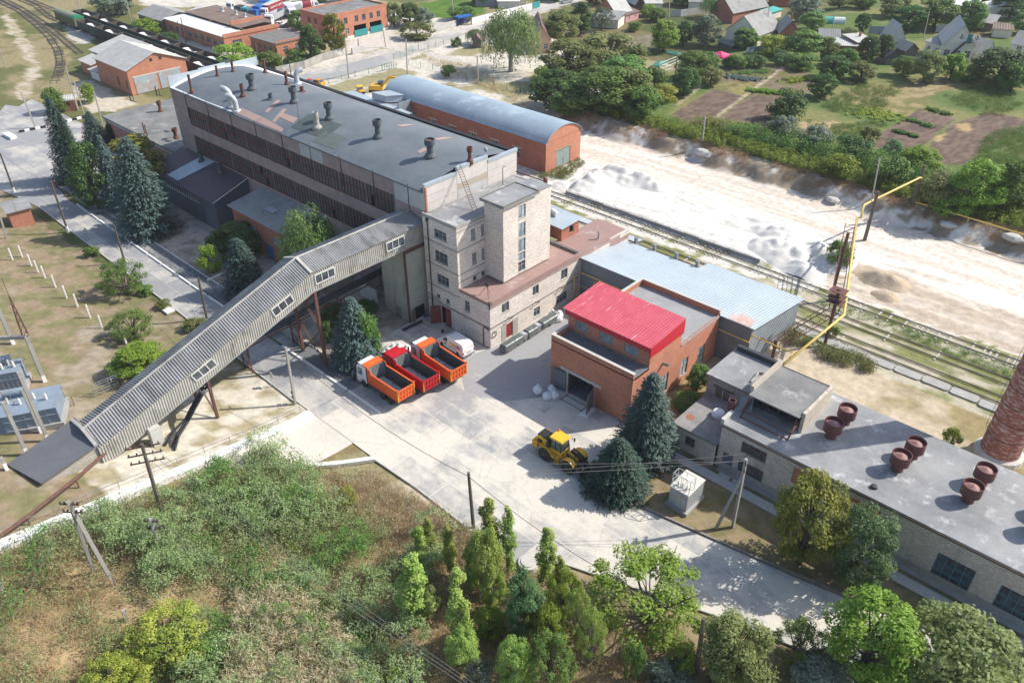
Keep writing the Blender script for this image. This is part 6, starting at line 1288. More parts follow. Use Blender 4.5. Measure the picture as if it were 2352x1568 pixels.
lorry('white tractor unit at the left of the far lorry row',mWhiteT,'flat',mSteelD,yd(190,125),rad(100),3.5)
lorry('blue tarpaulin lorry behind the maroon curtain trailer',mBlue,'box',flat('blue_tarp',(.05,.2,.5)),yd(540,105),rad(118),5)
lorry('brown flatbed trailer left of the turquoise lorry',mSteelD,'flat',mRustRoof,yd(270,165),rad(118),6,'flatbed_trailer')
# ---------------- excavator and crawler-like loader behind the hall
ex=thing('wheeled_excavator','yellow wheeled excavator behind the left end of the vaulted warehouse','excavator',(0,0,0))
for x in (0,2.5):
    for s in (-1,1): wheel(ex,x,s*1.0,.5,.45,mSteelD)
b=MB(); b.box(-.5,3,-.9,.9,.6,1.1); b.box(-.9,-.5,-1.2,1.2,.3,.9); b.build('undercarriage',mSteelD,ex)
b=MB(); b.extr([(-.6,1.2),(-.6,2.0),(.6,2.2),(2.6,2.2),(2.9,1.9),(2.9,1.2)],'y',-1.2,1.2); b.build('upper_body',mYellow,ex); b=MB(); b.box(-.5,.9,-1.2,-.1,2.1,3.0); b.build('cab',mGlass,ex)
b=MB(); b.bar((-.2,.3,2.0),(-2.4,.3,4.3),.4,.5); b.bar((-2.4,.3,4.3),(-4.2,.3,4.0),.36,.45); b.bar((-4.2,.3,4.2),(-5.0,.3,1.6),.3,.4); b.build('boom',mYellow,ex); b=MB(); b.hexa([(-5.3,-.3,.9),(-4.6,-.3,1.0),(-4.6,.9,1.0),(-5.3,.9,.9)],[(-5.2,-.3,1.7),(-4.8,-.3,1.7),(-4.8,.9,1.7),(-5.2,.9,1.7)]); b.build('bucket',mSteelD,ex)
p=Gc(2,300,632,0); ex.location=p; ex.rotation_euler=(0,0,rad(215))
dz=thing('compact_dozer','older yellow loader with glazed cab beside the white sand behind the hall','loader',(0,0,0))
for x in (0,2.1):
    for s in (-1,1): wheel(dz,x,s*.9,.6,.5,mYellow)
b=MB(); b.box(-.6,2.8,-.6,.6,.6,1.3); b.box(1.5,3.1,-.65,.65,1.0,1.9); b.build('body',mYellow,dz); b=MB(); b.box(.2,1.3,-.65,.65,1.3,2.5); b.build('cab',mGlassL,dz); b=MB(); b.box(0,1.5,-.75,.75,2.5,2.65); b.build('cab_roof',mYellowF,dz)
b=MB(); b.box(3.1,3.15,-.55,.55,.9,1.8); b.bar((-.4,-.5,1.2),(-1.6,-.5,.5),.18); b.bar((-.4,.5,1.2),(-1.6,.5,.5),.18); b.hexa([(-2.3,-1.1,.1),(-1.5,-1.1,.1),(-1.5,1.1,.1),(-2.3,1.1,.1)],[(-2.0,-1.1,.8),(-1.7,-1.1,.8),(-1.7,1.1,.8),(-2.0,1.1,.8)]); b.build('bucket',mSteelD,dz)
dz.location=Gc(2,150,645,0); dz.rotation_euler=(0,0,rad(-20))
# ---------------- railway wagons
def bogie(par,x):
    b=MB()
    for dx in (-.9,.9):
        for s in (-.8,.8): b.lathe([(.45,s-.07),(.47,s+.07)],(x+dx,0,.47),14,axis='y')
    for s in (-1,1): b.box(x-1.4,x+1.4,s*1.0-.08,s*1.0+.08,.35,.7)
    b.build('bogie',mSteelD,par)
def gondola(mat):
    t=thing('gondola_wagon','x','railway wagon',(0,0,0),'open wagons loaded with white sand'); L=6.15; b=MB()
    for s in (-1,1): b.box(-L,L,s*1.5-.06,s*1.5+.06,1.15,3.2)
    for x in (-L,L): b.box(x-.06,x+.06,-1.44,1.44,1.15,3.2)
    b.box(-L,L,-1.44,1.44,1.05,1.25)
    for s in (-1,1):
        for i in range(9): x=-L+.7+i*(2*L-1.4)/8; b.box(x-.08,x+.08,s*1.6-.08,s*1.6+.08,1.1,3.15)
        b.box(-L,L,s*1.56-.08,s*1.56+.08,3.1,3.25); b.box(-L,L,s*1.55-.08,s*1.55+.08,1.0,1.2)
    bd=b.build('body',mat,t); b=MB()
    for s in (-1,1): b.quad((-L+.07,s*1.42,1.3),(L-.07,s*1.42,1.3),(L-.07,s*1.42,3.1),(-L+.07,s*1.42,3.1))
    for x in (-L+.08,L-.08): b.quad((x,-1.4,1.3),(x,1.4,1.3),(x,1.4,3.1),(x,-1.4,3.1))
    b.build('lining',mWagIn,bd)
    xs=np.linspace(-L+.1,L-.1,30); ys=np.linspace(-1.4,1.4,9); X,Y=np.meshgrid(xs,ys,indexing='ij'); rr=np.random.default_rng(int(L*7)+(1 if mat is mGreenW else 5)).random()*30
    Z=1.7+1.25*np.clip(1-np.abs(X+1.2)/3.6,0,1)*(1-.35*(Y/1.4)**2)+.9*np.clip(1-np.abs(X-3.4)/2.2,0,1)*(1-.3*(Y/1.4)**2)+.5*(fbm(X+rr,Y+rr,3)-.5); Z=np.minimum(Z,3.5)
    V=np.stack([X,Y,Z],-1).reshape(-1,3); I=(np.arange(29)[:,None]*9+np.arange(8)).reshape(-1); np_mesh('sand_load',V,np.stack([I,I+9,I+10,I+1],-1),mSandW,t)
    for x in (-4.2,4.2): bogie(t,x)
    return t
gA,gB=gondola(mGreenW),gondola(mGreenW2); ords=['first','second','third','fourth','fifth','sixth','seventh']
used=set()
def place_w(src,label,x,y):
    o=src if src.name not in used else copy_tree(src); used.add(src.name); o.location=(x,y,.2); o['label']=label
for i in range(6): place_w(gA if i%2==0 else gB,f'open sand wagon, {ords[5-i]} from the right in the row beside the orange gabled shed',-267+12.8*i,99.9)
for i in range(7): place_w(gB if i%2 else gA,f'open sand wagon, {ords[6-i]} from the right in the back row near the long workshop',-282+12.75*i,105.2)
hw=thing('covered_wagon','olive covered hopper wagon with rounded roof at the head of the wagons','railway wagon',(0,0,0)); L=7.4
b=MB(); b.box(-L,L,-1.55,1.55,1.1,3.3)
for s in (-1,1):
    for i in range(14): x=-L+.4+i*(2*L-.8)/13; b.box(x-.07,x+.07,s*1.6-.06,s*1.6+.06,1.1,3.3)
b.build('body',M('khaki_wagon',(.2,.19,.1),(.15,.145,.08)),hw); b=MB(); pr_=[(1.65*math.cos(a),3.25+1.0*math.sin(a)) for a in np.linspace(0,math.pi,11)]; b.extr(pr_,'x',-L-.1,L+.1); b.build('roof',mOlive,hw); b=MB(); b.extr([(y*1.0,z+.03) for y,z in pr_],'x',L-2.2,L+.12); b.build('green_end',mGreenP,hw)
for x in (-5.4,5.4): bogie(hw,x)
hw.location=(-282.2,99.9,.2)
# ---------------- people
def person(label,loc,rz,shirt,trous,hold=None,seated=False):
    t=thing('person',label,'person',(0,0,0))
    J=dict(pel=(0,0,.92),sp=(0,0,1.12),ch=(0,0,1.34),nk=(0,0,1.48),hd=(.02,0,1.6),ht=(.02,0,1.7))
    if seated: kz,kx,fz,fx=.5,.42,.08,.45; J={k:(v[0],v[1],v[2]-.4) for k,v in J.items()}
    def sk(name,V,E_,R,mat,par):
        me=bpy.data.meshes.new(name); me.from_pydata(V,E_,[]); o=bpy.data.objects.new(name,me); COL.objects.link(o); o.parent=par; md=o.modifiers.new('skin','SKIN'); 
        sv=me.skin_vertices[0].data if me.skin_vertices else None
        if sv is None:
            import bmesh as bm_; B=bm_.new(); B.from_mesh(me); lay=B.verts.layers.skin.verify(); B.to_mesh(me); B.free(); sv=me.skin_vertices[0].data
        for i,r in enumerate(R): sv[i].radius=(r,r*.85); sv[i].use_root=(i==0)
        o.modifiers.new('sub','SUBSURF').render_levels=1; me.materials.append(mat); return o
    if seated: legs=[[(0,s*.1,.52),(.42,s*.12,.52),(.45,s*.12,.08),(.58,s*.12,.05)] for s in (-1,1)]
    else: legs=[[(0,s*.1,.9),(.02+.03*s,s*.11,.5),(-.02-.05*s,s*.12,.09),(.12-.05*s,s*.13,.04)] for s in (-1,1)]
    arms=[[(0,s*.2,J['ch'][2]+.06),(-.03,s*.27,J['ch'][2]-.2),(.12,s*.25,J['ch'][2]-.42),(.17,s*.24,J['ch'][2]-.5)] for s in (-1,1)]
    V=[J['pel'],J['sp'],J['ch'],J['nk'],J['hd'],J['ht']]; E_=[(i,i+1) for i in range(5)]; R=[.15,.13,.15,.055,.1,.075]
    for a in arms:
        o=len(V); V+=a; R+=[.06,.045,.035,.04]; E_+=[(2,o),(o,o+1),(o+1,o+2),(o+2,o+3)]
    for l in legs:
        o=len(V); V+=l; R+=[.09,.06,.045,.05]; E_+=[(0,o),(o,o+1),(o+1,o+2),(o+2,o+3)]
    body=sk('body',V,E_,R,mSkin,t)
    V=[J['pel'],J['sp'],J['ch'],(0,0,J['ch'][2]+.1)]; E_=[(0,1),(1,2),(2,3)]; R=[.165,.15,.17,.08]
    for a in arms: o=len(V); V+=a[:2]; R+=[.075,.06]; E_+=[(2,o),(o,o+1)]
    sk('shirt',V,E_,R,shirt,body)
    V=[(0,0,J['pel'][2]+.02)]; E_=[]; R=[.16]
    for l in legs: o=len(V); V+=l[:3]; R+=[.105,.075,.065]; E_+=[(0,o),(o,o+1),(o+1,o+2)]
    sk('trousers',V,E_,R,trous,body)
    b=MB(); b.lathe([(.02,J['ht'][2]+.06),(.09,J['ht'][2]+.03),(.115,J['ht'][2]-.05),(.1,J['ht'][2]-.1)],(0,0,0),10); b.build('hair',mHair,body)
    for l in legs: b=MB(); x,y,z=l[3]; b.box(x-.2,x+.08,y-.05,y+.05,z-.05,z+.05); b.build('shoe',mBlack,body)
    t.location=loc; t.rotation_euler=(0,0,rz); return t
p=Gc(5,113,1043); person('person in blue shirt and dark trousers standing by the orange tipper cab',(p.x,p.y,p.z),rad(20),mShirt,mTrous)
p=Gc(1,380,1262); person('person in dark striped top walking beside the kerb near the conifers',(p.x,p.y,p.z+.02),rad(200),M('striped_top',(.25,.04,.05),(.04,.04,.06),sc=8),mTrous)
p=Gc(2,872,163,0); person('person in dark clothes seated in the blue bus shelter',(p.x,p.y,0.02),rad(-60),mTrous,mTrous,seated=True)
# ---------------- vegetation
R5=np.random.default_rng(11)
def unit(n): v=R5.normal(size=(n,3)); return v/np.linalg.norm(v,axis=1)[:,None]
def quads(Pt,N,L,Wd,rollv=None):
    n=len(Pt); a=unit(n) if rollv is None else rollv+.35*unit(n); a=a-N*(a*N).sum(1)[:,None]; a/=np.linalg.norm(a,axis=1)[:,None]+1e-9; b=np.cross(N,a)
    L=np.broadcast_to(L,(n,))[:,None]/2; Wd=np.broadcast_to(Wd,(n,))[:,None]/2
    V=np.stack([Pt-a*L,Pt+b*Wd,Pt+a*L,Pt-b*Wd],1).reshape(-1,3); return V
def clump_pts(cen,rad_,n,inner=.45):
    d=unit(n); r=(inner+(1-inner)*R5.random(n)**.6)[:,None]; return np.array(cen)+d*np.array(rad_)*r, d
def finish(name,Vs,ts,mat,parent=None):
    V=np.concatenate(Vs); F=np.arange(len(V)).reshape(-1,4); return np_mesh(name,V,F,mat,parent,np.concatenate(ts))
def sh_round(mat,n=40,per=120,leaf=.3,w=6,h=7,seed=0,low=.1,airy=0):
    Vs=[];ts=[];C=[]
    for i in range(n):
        u=R5.random(); z=h*(low+(.93-low)*u**.85); prof=math.sin(math.pi*min(1,(z/h-low*.6)/(1.02-low*.6))**.85)**.75
        a=R5.random()*6.283; r_=(.75+.6*R5.random())*w/6*(1-.3*airy)*(.72 if n>55 else .9); rr=(w/2-.62*r_)*prof*(.4+.6*R5.random()**.5); C.append((rr*math.cos(a),rr*math.sin(a),z-.5*r_*(z/h),r_))
    for (x,y,z,r) in C:
        k=int(per*(.7+.6*R5.random())); P,d=clump_pts((x,y,z),(r,r,r*.75),k,.3 if airy else .5)
        N=d*.7+unit(k)*.6+np.array([.12,.18,.6]); N/=np.linalg.norm(N,axis=1)[:,None]
        Vs.append(quads(P,N,leaf*(.7+.6*R5.random(k)),leaf*.6*(.7+.6*R5.random(k)))); t0=R5.random(); ts.append(np.clip(.5*t0+.5*R5.random(k),0,1))
    b=MB(); tr=.035*h*(.7 if airy else 1)
    if airy:
        for j in range(5):
            a=j*1.257+R5.random()*.6; b.tube([(0,0,-.2),(.15*w*math.cos(a)*.6,.15*w*math.sin(a)*.6,h*.3),(.3*w*math.cos(a)*.8,.3*w*math.sin(a)*.8,h*.62),(.36*w*math.cos(a),.36*w*math.sin(a),h*.86)],[tr*.6,tr*.45,tr*.28,tr*.1],5)
    else: b.tube([(0,0,-.3),(.05,.03,h*.3),(0,.1,h*.55),(.05,0,h*.85)],[tr,tr*.8,tr*.5,tr*.12],7)
    for j in range(0,len(C),3 if not airy else 2): x,y,z,r=C[j]; b.tube([(0,0,max(.1,z*.45)),(x*.5,y*.5,z*.75),(x,y,z)],[tr*.35,tr*.22,tr*.07],4)
    return Vs,ts,b
def sh_spruce(h=12,w=5.6,leaf=.31,dens=1.25):
    Vs=[];ts=[]; z=h*.03
    while z<h*.985:
        R=w/2*1.12*(1-z/h)**.66*(.9+.2*R5.random())+.08; nb=max(5,int((9+R*4)*dens))
        for k in range(nb):
            a=6.283*(k+R5.random()*.8)/nb; L=R*(.72+.38*R5.random()); m=max(3,int(L/leaf*3.3)); s=(R5.random(m)**.7)*L
            dr=.30; zz=z-dr*s+.10*s*s/max(L,.3)+.05*R5.normal(size=m); side=R5.normal(size=m)*.17*(1-.5*s/max(L,.1))*max(.6,L*.6)
            P=np.stack([math.cos(a)*s-math.sin(a)*side,math.sin(a)*s+math.cos(a)*side,zz],1); N=np.array([math.cos(a)*.35,math.sin(a)*.35,1.0])+.55*unit(m); N/=np.linalg.norm(N,axis=1)[:,None]
            Vs.append(quads(P,N,leaf*(.8+.6*R5.random(m)),leaf*.42,np.tile([math.cos(a),math.sin(a),-.35],(m,1)))); ts.append(np.clip(.25+.55*s/max(L,.1)*R5.random(m)+.25*R5.random(),0,1))
        z+=.30*(1-.35*z/h)
    b=MB(); b.tube([(0,0,-.3),(0,0,h*.5),(0,0,h)],[.03*h*.6,.012*h,.01],7); return Vs,ts,b
def sh_willow(h=12,w=10,leaf=.34):
    Vs,ts,b=sh_round(None,46,110,leaf,w*.86,h,low=.45)
    for i in range(330):
        a=R5.random()*6.283; rr=w/2*(.45+.55*R5.random()**.5); z0=h*(.5+.42*math.sqrt(max(0,1-(rr/(w*.52))**2)))*(.85+.2*R5.random()); L=(1.8+4.2*R5.random())*h/12; m=int(L/.16); s=R5.random(m)*L
        P=np.stack([rr*math.cos(a)+.12*R5.normal(size=m)+.06*s*math.cos(a),rr*math.sin(a)+.12*R5.normal(size=m)+.06*s*math.sin(a),np.maximum(z0-s,.3)],1); N=np.array([math.cos(a),math.sin(a),.35])+.5*unit(m); N/=np.linalg.norm(N,axis=1)[:,None]
        Vs.append(quads(P,N,leaf*1.3,leaf*.3,np.tile([0,0,-1.0],(m,1)))); ts.append(np.clip(.55*R5.random()+.45*R5.random(m),0,1))
    return Vs,ts,b
def sh_column(h=9,w=2.6,leaf=.17,n=46,per=130):
    Vs=[];ts=[];b=MB(); b.tube([(0,0,-.3),(.04,0,h*.4),(0,.05,h*.92)],[.085,.06,.012],6)
    for i in range(n):
        z=h*(.14+.84*(i+R5.random())/n); pr_=min(1,(z/h-.06)/.22)**.6*max(.12,(1-(z/h)**3.2))**.6; a=R5.random()*6.283; rr=w/2*pr_*(.15+.62*R5.random()); r=.42*w/2.6*(.7+.6*R5.random())*(.55+.45*pr_)
        k=int(per*(.6+.8*R5.random())); P,d=clump_pts((rr*math.cos(a),rr*math.sin(a),z),(r,r,r*1.5),k,.3); N=d*.6+unit(k)*.65+np.array([.12,.18,.5]); N/=np.linalg.norm(N,axis=1)[:,None]
        Vs.append(quads(P,N,leaf*(.7+.6*R5.random(k)),leaf*.75)); ts.append(np.clip(.45*R5.random()+.55*R5.random(k),0,1))
        if i%2==0: b.tube([(0,0,z*.72),(rr*math.cos(a)*.7,rr*math.sin(a)*.7,z*.9),(rr*math.cos(a),rr*math.sin(a),z+.2)],[.03,.018,.006],4)
    return Vs,ts,b
SHP={'round':(lambda:sh_round(None,62,120,.31),6,7),'fine':(lambda:sh_round(None,60,190,.19,5,6,low=.12),5,6),'airy':(lambda:sh_round(None,62,120,.2,7,6.5,low=.16,airy=1),7,6.5),'bush':(lambda:sh_round(None,30,110,.24,4,3.2,low=.02),4,3.2),
     'spruce':(lambda:sh_spruce(),5.6,12),'willow':(lambda:sh_willow(),10,12),'column':(lambda:sh_column(),2.6,9)}
PROTO={}; NT=[0]
def tree(shape,lm,bb,label,cat=None,name=None,grp=None,h=None,w=None,var=2):
    x0,y0,x1,y1=bb; cx,cy=(x0+x1)/2,(y0+y1)/2; hp,wp=y1-y0,x1-x0; sl=(cx-1255)/(3455-cy); bx=cx-sl*hp*.45
    g=G(bx,y1); d=(g-Vector((0,0,CH))).length; ppm=FPX/d; sp=(CH-g.z)/d; cp=math.sqrt(1-sp*sp); W_=w or wp/ppm*((1.3 if cx<1560 and cy>85 and cx>1200 else 1.06) if shape in('round','bush') else 1.15 if shape=='spruce' else 1.3 if shape=='column' else 1)
    H_=h or max((.45 if shape=='bush' else .6)*W_,(hp/ppm-(.62 if shape not in('column','spruce') else .35)*W_*sp)/cp); fr=.36 if shape not in('column',) else .2
    g=G(bx,y1-fr*W_*sp*ppm*.9); key=(shape,lm,R5.integers(var))
    name=name or {'spruce':'spruce_tree','willow':'willow_tree','column':'poplar_tree','bush':'bush'}.get(shape,'tree'); cat=cat or {'spruce_tree':'spruce','willow_tree':'willow','poplar_tree':'poplar','bush':'bush'}.get(name,'tree')
    f,w0,h0=SHP[shape]
    if key not in PROTO:
        Vs,ts,b=f(); t=thing(name,label,cat,(0,0,0),grp); b.build('trunk',mBarkP if lm in('poplar','willow') else mBark,t); finish('crown',Vs,ts,LF[lm],t); PROTO[key]=[t,False]
    P=PROTO[key]
    if not P[1]: t=P[0]; P[1]=True
    else: t=copy_tree(P[0])
    t.name=name; t['label']=label; t['category']=cat
    if grp: t['group']=grp
    elif 'group' in t: del t['group']
    t.location=(g.x,g.y,g.z-.05); t.rotation_euler=(0,0,R5.random()*6.283); t.scale=(W_/w0,W_/w0,H_/h0); NT[0]+=1; return t
for a in [
 ('spruce','spruce',(113,253,176,422),'tall dark spruce leftmost in the clump of conifers by the access road'),
 ('spruce','spruce',(147,283,188,440),'dark green spruce pressed behind the leftmost tall spruce of the roadside clump'),
 ('spruce','blue',(190,265,236,335),'bluish spruce between the road end and the low office annex'),
 ('spruce','spruce',(237,290,268,333),'smallest young spruce close to the office annex wall'),
 ('round','dark',(160,331,246,490),'round leafy dark tree standing between the roadside spruces'),
 ('round','linden',(246,309,378,470),'broad dark linden behind the big spruces, nearest the clad annex'),
 ('spruce','blue',(228,330,278,485),'slim blue spruce in the middle of the roadside clump'),
 ('spruce','blue',(262,338,372,548),'largest blue spruce with tall pointed top at the front of the roadside clump'),
 ('bush','bright',(448,554,504,630),'light green bush left of the small blue spruce by the gallery'),
 ('round','dark',(478,518,600,605),'dark spreading tree in front of the blue door annex'),
 ('spruce','blue',(509,551,597,686),'blue spruce just left of the kink in the gallery roof'),
 ('willow','willow',(640,456,775,700),'drooping birch behind the gallery roof near the hall windows'),
 ('spruce','blue',(758,685,862,852),'blue spruce in front of the rusty gallery trestle'),
 ('bush','mid',(800,690,868,842),'leafy bush growing against the right side of the trestle spruce'),
 ('round','dark',(732,684,800,760),'dark shrubby tree behind the trestle spruce under the gallery'),
 ('bush','dark',(804,684,876,735),'dark shrub against the greenish silo base'),
 ('bush','dark',(733,730,765,792),'dark shrub close beside the lattice trestle leg'),
 ('airy','mid',(219,585,330,692),'round green tree alone on the dry grass by the access road'),
 ('airy','mid',(244,713,352,792),'open branched tree at the end of the concrete post fence'),
 ('fine','bright',(250,778,378,884),'bright green bushy tree half hidden behind the gallery roof'),
 ('bush','mid',(189,562,224,591),'small shrub at the road edge next to a white-based pole'),
 ('bush','mid',(314,651,350,680),'low green shrub on the road edge right of the round tree'),
 ('bush','olive',(356,684,391,711),'small olive shrub next to the white slab on the grass'),
 ('bush','olive',(417,725,470,764),'tufty reed-like bush by the road just above the gallery roof'),
 ('spruce','blue',(1425,868,1552,1080),'tall blue spruce at the corner of the crimson-roofed workshop'),
 ('spruce','spruce',(1356,1012,1482,1155),'broad dark conifer at the yard edge right beside the loader bucket'),
 ('round','mid',(1578,826,1634,905),'vine covered bush leaning on the workshop side wall'),
 ('bush','mid',(1548,892,1622,952),'low tangle of vines between the workshop and the boiler house shed'),
 ('fine','linden',(1778,1078,1952,1330),'golden-topped linden beside the boiler house wall'),
 ('fine','bluegreen',(1917,1150,2060,1368),'grey-green tree right of the golden-topped linden'),
 ('fine','bright',(1915,1358,2110,1600),'bright green maple at the bottom right by the road'),
 ('fine','olive',(2098,1400,2347,1660),'large olive-green willow in the bottom right corner'),
 ('airy','mid',(1784,1417,1906,1552),'sparse young tree left of the bright green maple'),
 ('fine','olive',(1610,1410,1782,1600),'soft green willow shrub beside the leaning timber pole at bottom'),
 ('fine','grey',(1818,1518,1978,1640),'silver-grey bush at the bottom edge left of the maple'),
 ('bush','grey',(1492,1502,1582,1600),'silvery shrub at the bottom edge left of the timber pole'),
 ('airy','bright',(1354,1272,1642,1500),'wide open-crowned green tree at the road edge in the foreground'),
 ('column','poplar',(943,1212,984,1310),'slender pale poplar leftmost of the thin poplars on the dry slope'),
 ('column','poplar',(966,1196,1001,1296),'dark slender poplar second from the left on the dry slope'),
 ('column','poplar',(1010,1217,1046,1326),'thin poplar between the dark slender poplar and the big pale one'),
 ('column','poplar',(1094,1160,1150,1330),'pointed poplar top rising behind the big pale poplar'),
 ('fine','poplar',(1066,1206,1154,1390),'big pale yellowish poplar in the middle of the foreground group'),
 ('column','poplar',(1146,1182,1184,1330),'poplar right next to the big pale poplar and the concrete manhole'),
 ('column','poplar',(1230,1220,1277,1350),'pointed poplar right of the round concrete manhole'),
 ('column','poplar',(906,1288,982,1442),'pale green poplar with leaning crown left of the bare slope'),
 ('column','poplar',(1026,1335,1080,1506),'narrow poplar standing alone above the shaded bare ground'),
 ('fine','bluegreen',(1153,1311,1249,1492),'dense blue-green poplar in the centre of the foreground group'),
 ('fine','bright',(1083,1386,1163,1482),'low bright shrub left of the blue-green poplar'),
 ('airy','bright',(1243,1298,1338,1448),'loose light green tree right of the blue-green poplar'),
 ('airy','poplar',(1320,1396,1392,1540),'yellow-green sapling at the right end of the foreground group'),
 ('fine','poplar',(1135,1465,1222,1600),'pale poplar shrub at the bottom edge below the blue-green poplar'),
 ('airy','mid',(1200,1450,1318,1610),'twiggy green tree at the bottom edge right of centre'),
 ('bush','grey',(1064,1509,1136,1600),'greyish shrub at the bottom edge among the poplars'),
 ('bush','bright',(876,1533,928,1590),'small bright bush at the bottom edge left of the poplars'),
 ('airy','yellow',(773,1106,822,1174),'small yellow-green sapling on the dry grass near the yard kerb'),
 ('bush','mid',(1434,1470,1475,1568),'young green sapling at the bottom edge left of the silvery shrub'),
 ('airy','yellow',(285,1425,465,1545),'large yellow-leaved bush at the lower left'),
 ('airy','yellow',(172,1500,315,1640),'yellow bush at the bottom edge left of the large yellow bush'),
 ('fine','poplar',(1180,1340,1240,1470),'light green poplar just right of the blue-green poplar'),
 ('fine','poplar',(1100,1300,1165,1420),'light poplar filling the gap below the big pale poplar'),
 ('column','poplar',(1060,1260,1096,1370),'thin light poplar on the left flank of the big pale poplar'),
 ('airy','poplar',(1290,1350,1360,1490),'yellowish open poplar sapling near the road in the foreground group'),
 ('fine','bright',(1215,1390,1300,1520),'bright leafy poplar shrub in the lower middle of the foreground group'),
 ('fine','poplar',(1020,1440,1100,1560),'low pale poplar shrub left of the bottom foreground group'),
 ('column','poplar',(1265,1290,1300,1400),'thin upright poplar beside the loose light green tree'),
 ('fine','olive',(1660,1470,1730,1600),'soft olive shrub right of the timber pole at the bottom'),
 ('bush','bright',(1545,1470,1600,1560),'bright green shrub at the foot of the bottom timber pole'),
 ('airy','olive',(955,1340,1010,1440),'sparse olive sapling on the bare slope left of the poplars'),
 ('bush','mid',(1898,540,1960,620),'green poplar scrub around the foot of the tall pipe trestle'),
 ('bush','mid',(1903,744,1928,776),'small bush at the foot of the middle pipe trestle column'),
 ('bush','bright',(2172,976,2210,1028),'small poplar shoot growing at the boiler house roof edge'),
 ('willow','willow',(1105,14,1238,176),'huge weeping willow beyond the vaulted warehouse'),
 ('round','olive',(1236,22,1333,112),'rounded grey-green tree in front of the maroon roof'),
 ('column','dark',(1310,12,1358,82),'dark ivy covered pole-like tree right of the maroon roof'),
 ('airy','grey',(1352,16,1413,74),'sparse grey olive-like tree in front of the red house'),
 ('round','olive',(1252,86,1352,200),'tall olive willow leftmost in the big grove past the warehouse'),
 ('round','olive',(1336,78,1462,190),'broad silvery willow at the back of the big grove'),
 ('round','mid',(1326,140,1452,270),'large green willow at the front of the big grove'),
 ('round','dark',(1228,150,1335,262),'dark bushy tree at the lower left of the big grove'),
 ('round','olive',(1400,150,1500,265),'willow at the right-hand end of the big grove'),
 ('round','mid',(1440,195,1510,282),'bushy green tree by the bank just right of the big grove'),
 ('round','olive',(1290,96,1380,200),'silvery willow rising in the middle of the big grove'),
 ('round','mid',(1380,120,1480,230),'broad green willow on the right flank of the big grove'),
 ('round','mid',(1270,180,1360,275),'round green tree at the near foot of the big grove'),
 ('bush','mid',(1478,150,1530,205),'bush among the dry branches right of the big grove'),
 ('round','mid',(1600,118,1650,172),'green tree just left of the red canopy and the net tunnel'),
 ('bush','mid',(1700,40,1740,72),'bush between the tall weeping tree and the grey gabled houses'),
 ('round','olive',(1950,140,2010,190),'olive tree at the hedge top right of the dark hedge trees'),
 ('bush','mid',(2210,150,2260,190),'bush in front of the steep slate shed by the big cream house'),
 ('round','mid',(2300,150,2360,215),'green tree with the little white hut at the right edge'),
 ('bush','bright',(2150,440,2230,500),'bright shrub just right of the olive shrub on the bank'),
 ('willow','willow',(1069,66,1112,104),'small weeping willow left of the huge one'),
 ('bush','dark',(1035,84,1062,109),'round dark bush on the lawn by the street'),
 ('bush','mid',(1010,146,1050,180),'leafy bush inside the green mesh fence corner'),
 ('bush','bright',(1224,150,1262,212),'bright shrub at the foot of the grove nearest the warehouse'),
 ('round','dark',(912,8,968,64),'dark round tree beside the bright green vegetable field'),
 ('round','grey',(945,18,996,62),'silvery tree at the corner of the bright vegetable field'),
 ('bush','olive',(918,56,996,94),'spreading yellowish bush at the street below the vegetable field'),
 ('round','olive',(884,6,924,66),'tree touching the right end of the two-storey depot'),
 ('bush','mid',(1028,16,1092,50),'bush row between the vegetable field and the bus shelter'),
 ('round','mid',(661,25,703,72),'tree between the parked lorries and the two-storey depot'),
 ('round','dark',(686,60,737,144),'tall dark tree left of the leafy brown one before the depot'),
 ('round','linden',(740,36,794,130),'tall brownish-green tree in front of the two-storey depot'),
 ('bush','bright',(705,82,745,130),'light green bush between the two tall trees before the depot'),
 ('bush','mid',(648,107,702,150),'bush in front of the store with ragged roof'),
 ('bush','bright',(486,101,580,156),'wide bright bush between the wagons and the small store'),
 ('bush','mid',(586,115,646,164),'bush behind the ribbed end parapet of the hall'),
 ('bush','bright',(300,54,368,86),'bright bushes beside the weathered slate barn'),
 ('bush','dark',(366,74,410,102),'dark bush below the long low workshop windows'),
 ('round','grey',(218,0,308,40),'pale scrub trees behind the wagons at the top left'),
 ('bush','mid',(102,203,148,262),'bush behind the little red brick hut by the barrier'),
 ('bush','bright',(184,193,220,238),'bright shrub between the poles left of the gabled shed'),
 ('round','mid',(1682,64,1744,116),'leafy tree below the grey gabled house with plank end'),
 ('bush','yellow',(1740,78,1811,132),'yellowish fruit bush in front of the small brick cottage'),
 ('round','mid',(1806,70,1888,140),'large green tree hiding the brick cottage wall'),
 ('round','olive',(1878,86,1924,136),'dull green tree beside the blue-roofed orange shed'),
 ('bush','mid',(1808,120,1880,164),'wide shrub at the top of the ploughed plots'),
 ('round','dark',(1880,126,1950,186),'dark tree at the upper end of the hedge between the gardens'),
 ('round','dark',(1860,168,1922,230),'dark tree at the lower end of the hedge between the gardens'),
 ('round','mid',(1920,112,1972,154),'tree below the pale-roofed shed in the gardens'),
 ('round','dark',(1972,86,2018,148),'tree left of the small gabled cream cottage'),
 ('bush','bluegreen',(1774,116,1812,152),'small whitewashed-trunk fruit tree at the head of the plots'),
 ('bush','dark',(1708,122,1758,158),'dense dark shrub near the red canopy'),
 ('bush','mid',(1664,122,1712,160),'green shrub right beside the red canopy'),
 ('bush','dark',(1768,200,1860,282),'round grey-dark bush standing in the ploughed plot'),
 ('round','grey',(1765,262,1842,330),'silver willow just below the round dark bush'),
 ('round','grey',(1840,284,1910,346),'silver willow second from the left below the plots'),
 ('bush','dark',(1908,304,2006,372),'dark wide shrub right of the silver willows'),
